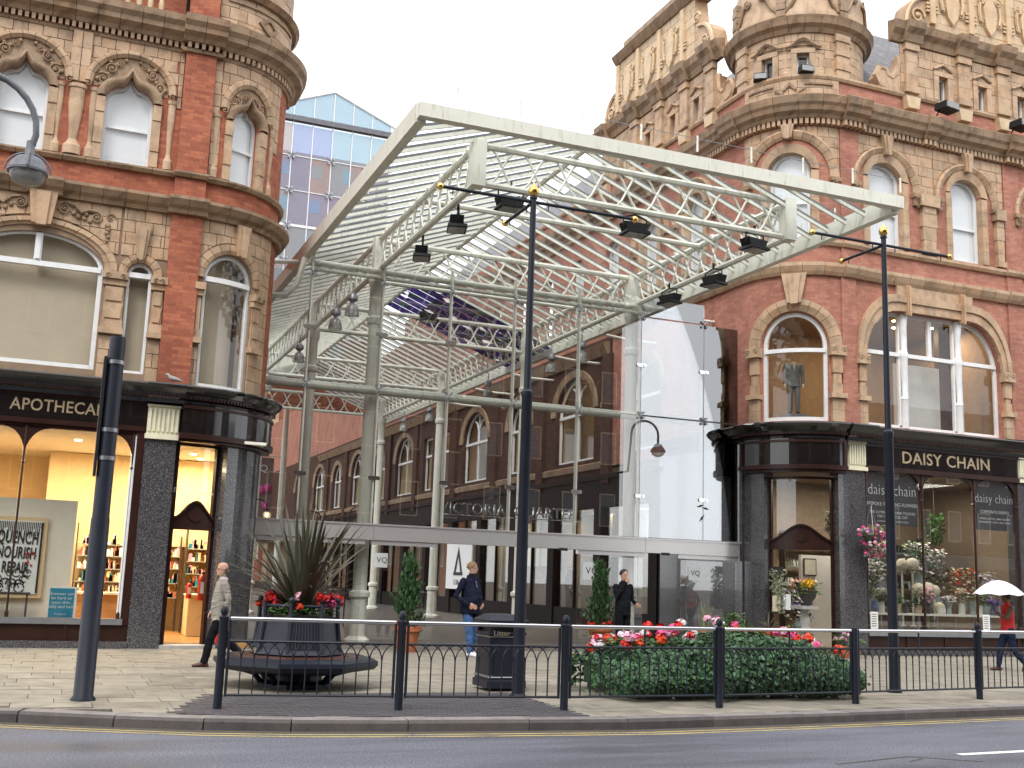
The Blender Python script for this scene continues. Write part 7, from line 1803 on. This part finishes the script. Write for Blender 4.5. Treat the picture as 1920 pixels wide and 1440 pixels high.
# ================================================================== upper window mannequin and arcade displays
def mannequin(label, x, y, z, rz, top, legs, head=True, group='shop mannequins in suits'):
    t = thing('mannequin', label, 'mannequin', group=group)
    mb = MB(); loft(mb, [(0, 0, .78, .19, .13), (0, 0, 1.0, .17, .12), (0, 0, 1.15, .165, .12), (0, 0, 1.32, .20, .125), (0, 0, 1.42, .18, .1), (0, 0, 1.48, .07, .06)])
    for s_ in (-1, 1): limb(mb, [(s_*.2, 0, 1.39), (s_*.25, .02, 1.12), (s_*.25, -.04, .88)], [.07, .058, .05])
    mb.build('jacket', top, None, 60).parent = t
    mb = MB()
    for s_ in (-1, 1): limb(mb, [(s_*.09, 0, .85), (s_*.1, 0, .48), (s_*.11, 0, .08)], [.10, .075, .065])
    mb.build('trousers', legs, None, 60).parent = t
    mb = MB()
    if head: mb.lathe([(0, -.12), (.05, -.1), (.07, 0), (.075, .06), (.05, .11), (0, .125)], (0, 0, 1.66), 12); mb.tube([(0, 0, 1.45), (0, 0, 1.58)], .045, 8)
    for s_ in (-1, 1): limb(mb, [(s_*.25, -.05, .87), (s_*.25, -.07, .76)], [.035, .028])
    mb.prism([(-.045, 1.47), (.045, 1.47), (0, 1.2)], -.135, -.11)
    mb.build('form', 'mannequin', None, 60).parent = t
    for s_ in (-1, 1):
        mb = MB(); limb(mb, [(s_*.11, .03, .045), (s_*.11, -.13, .035)], [.045, .035]); mb.build('shoe', 'black', None, 60).parent = t
    mb = MB(); mb.lathe([(.2, 0), (.2, .02), (.02, .04)], (0, 0, -.02), 12)
    if not head: mb.box(-.35, .35, -.25, .25, -.6, -.02)
    mb.build('stand', 'grey_steel', None).parent = t
    place(t, (x, y, z), rz); return t
mannequin('headless mannequin in a grey jacket in the curved first floor window', 18.85, 25.5, 6.45, -.5, 'suit_grey', 'suit_grey', False, 'first floor mannequins'); 
mannequin('mannequin in a dark suit in the lit arcade shop, left of two', 18.2, 40.4, .6, -pi/2, 'suit_dark', 'suit_dark'); mannequin('mannequin in a dark suit in the lit arcade shop, right of two', 18.2, 38.6, .6, -pi/2, 'suit_dark', 'suit_dark')
t = thing('arcade_poster', 'white poster with a tall black triangle on the arcade wall', 'poster', (17.3, 48.7, 1.1))
mb = MB(); mb.box(17.30, 17.36, 46.9, 50.3, 1.1, 3.2); mb.build('board', 'white_print', t)
mb = MB(); FX = lambda tt, d, z: (17.29-d, 48.6-tt, z); mb.fn = FX
mb.prism([(0, 3.02), (-.62, 1.72), (-.38, 1.72), (0, 2.6)], 0, .01); mb.prism([(0, 3.02), (0, 2.6), (.38, 1.72), (.62, 1.72)], 0, .01); mb.prism([(-.62, 1.72), (.62, 1.72), (.62, 1.86), (-.62, 1.86)], 0, .012); mb.build('triangle', 'ink', t)
text('13.06.10', .34, 'ink', t, (17.285, 48.6, 1.4), (0, -1, 0), (0, 0, 1), 'lettering', .002)
for i, (Y, z0, z1, m_) in enumerate(((42.6, 2.2, 4.0, 'white_wall'), (44.2, 2.2, 4.0, 'white_wall'), (37.0, 1.2, 4.1, 'warm_wall'), (34.2, 1.2, 4.1, 'cream_pale'))):
    t = thing('display_board', ['left pale display panel in the arcade shop windows', 'second pale display panel in the arcade shop windows', 'warm lit display panel beside the suited mannequins', 'cream display panel nearest the entrance in the arcade shops'][i], 'display', (18.8, Y, .6), 'display panels in the arcade shops')
    mb = MB(); mb.box(18.75, 18.85, Y-.6, Y+.6, z0, z1); mb.build('panel', m_, t); mb = MB(); mb.box(18.72, 18.75, Y-.02, Y+.02, z0, z1); mb.build('divider', 'pipe_dark', t)
for i, (x, y, z) in enumerate(((5.9, 34, 3.3), (9.0, 34, 3.25), (8.0, 36, 3.15))):
    t = thing('arcade_lamp', ['lit globe lamp on a curved dark arm, left inside the arcade', 'lit globe lamp on a curved dark arm, right inside the arcade', 'lit globe lamp on a curved dark arm, between the other two'][i], 'lamp', (x-.5, y, 0), 'lit globe lamps inside the arcade')
    mb = MB(); mb.tube([(x-.55, y, 0), (x-.55, y, z+.2)] + [(x-.275-.275*cos(a), y, z+.2+.25*sin(a)) for a in [pi*i_/8 for i_ in range(1, 9)]] + [(x, y, z+.08)], .022, 6); mb.build('arm', 'black', t, 50)
    mb = MB(); mb.ball((x, y, z), .05, 10); mb.build('bulb', 'lamp_warm', t, 60); mb = MB(); mb.ball((x, y, z-.02), .12, 12); mb.build('globe', 'lamp_glass', t, 60)
t = thing('banner', 'hanging banner with pink splash and initials deep in the arcade', 'banner', (9.8, 60, 4))
plain('banner_cloth', (.20, .14, .13), .8); plain('banner_pink', (.55, .08, .28), .8)
mb = MB(); mb.box(9.2, 10.6, 60, 60.05, 4.0, 7.6); mb.build('cloth', 'banner_cloth', t); mb = MB(); rr = random.Random(4)
for i in range(9): mb.ball((9.9+rr.uniform(-.5, .5), 59.98, 5.5+rr.uniform(-.6, .7)), rr.uniform(.1, .26), 8)
stuff(mb.build('splash', 'banner_pink', t)); text('VQ', .55, 'white_print', t, (9.9, 59.97, 7.0), (1, 0, 0), (0, 0, 1), 'lettering', .003)
mb = MB(); mb.tube([(9.0, 60, 7.7), (11.2, 60, 7.7)], .04, 6); mb.tube([(11.1, 60, 0), (11.1, 60, 12)], .16, 10); mb.build('post', 'cream_paint', t)
FBd = thing('far_building', 'orange brick building at the far end of the arcade street', 'building', (6, 112, 0)); F2 = Flat(112.0)
ops = [Op(-2.5+2.6*i, 1.1, 2.6+4.4*j, 4.6+4.4*j, .55) for i in range(9) for j in range(4)]
wall(F2, -6, 44, 0, 22, ops, 'wall', 'brick', FBd)
for i in range(18): mb = MB(F2); mb.box(-3.8+2.6*i-.3, -3.8+2.6*i+.3, 0, .3, 0, 21); mb.build('pilaster', 'terracotta', FBd)
for o in ops: window(F2, o, FBd, blind='blind_beige', fw=.1, d=-.15, blind_d=.3)
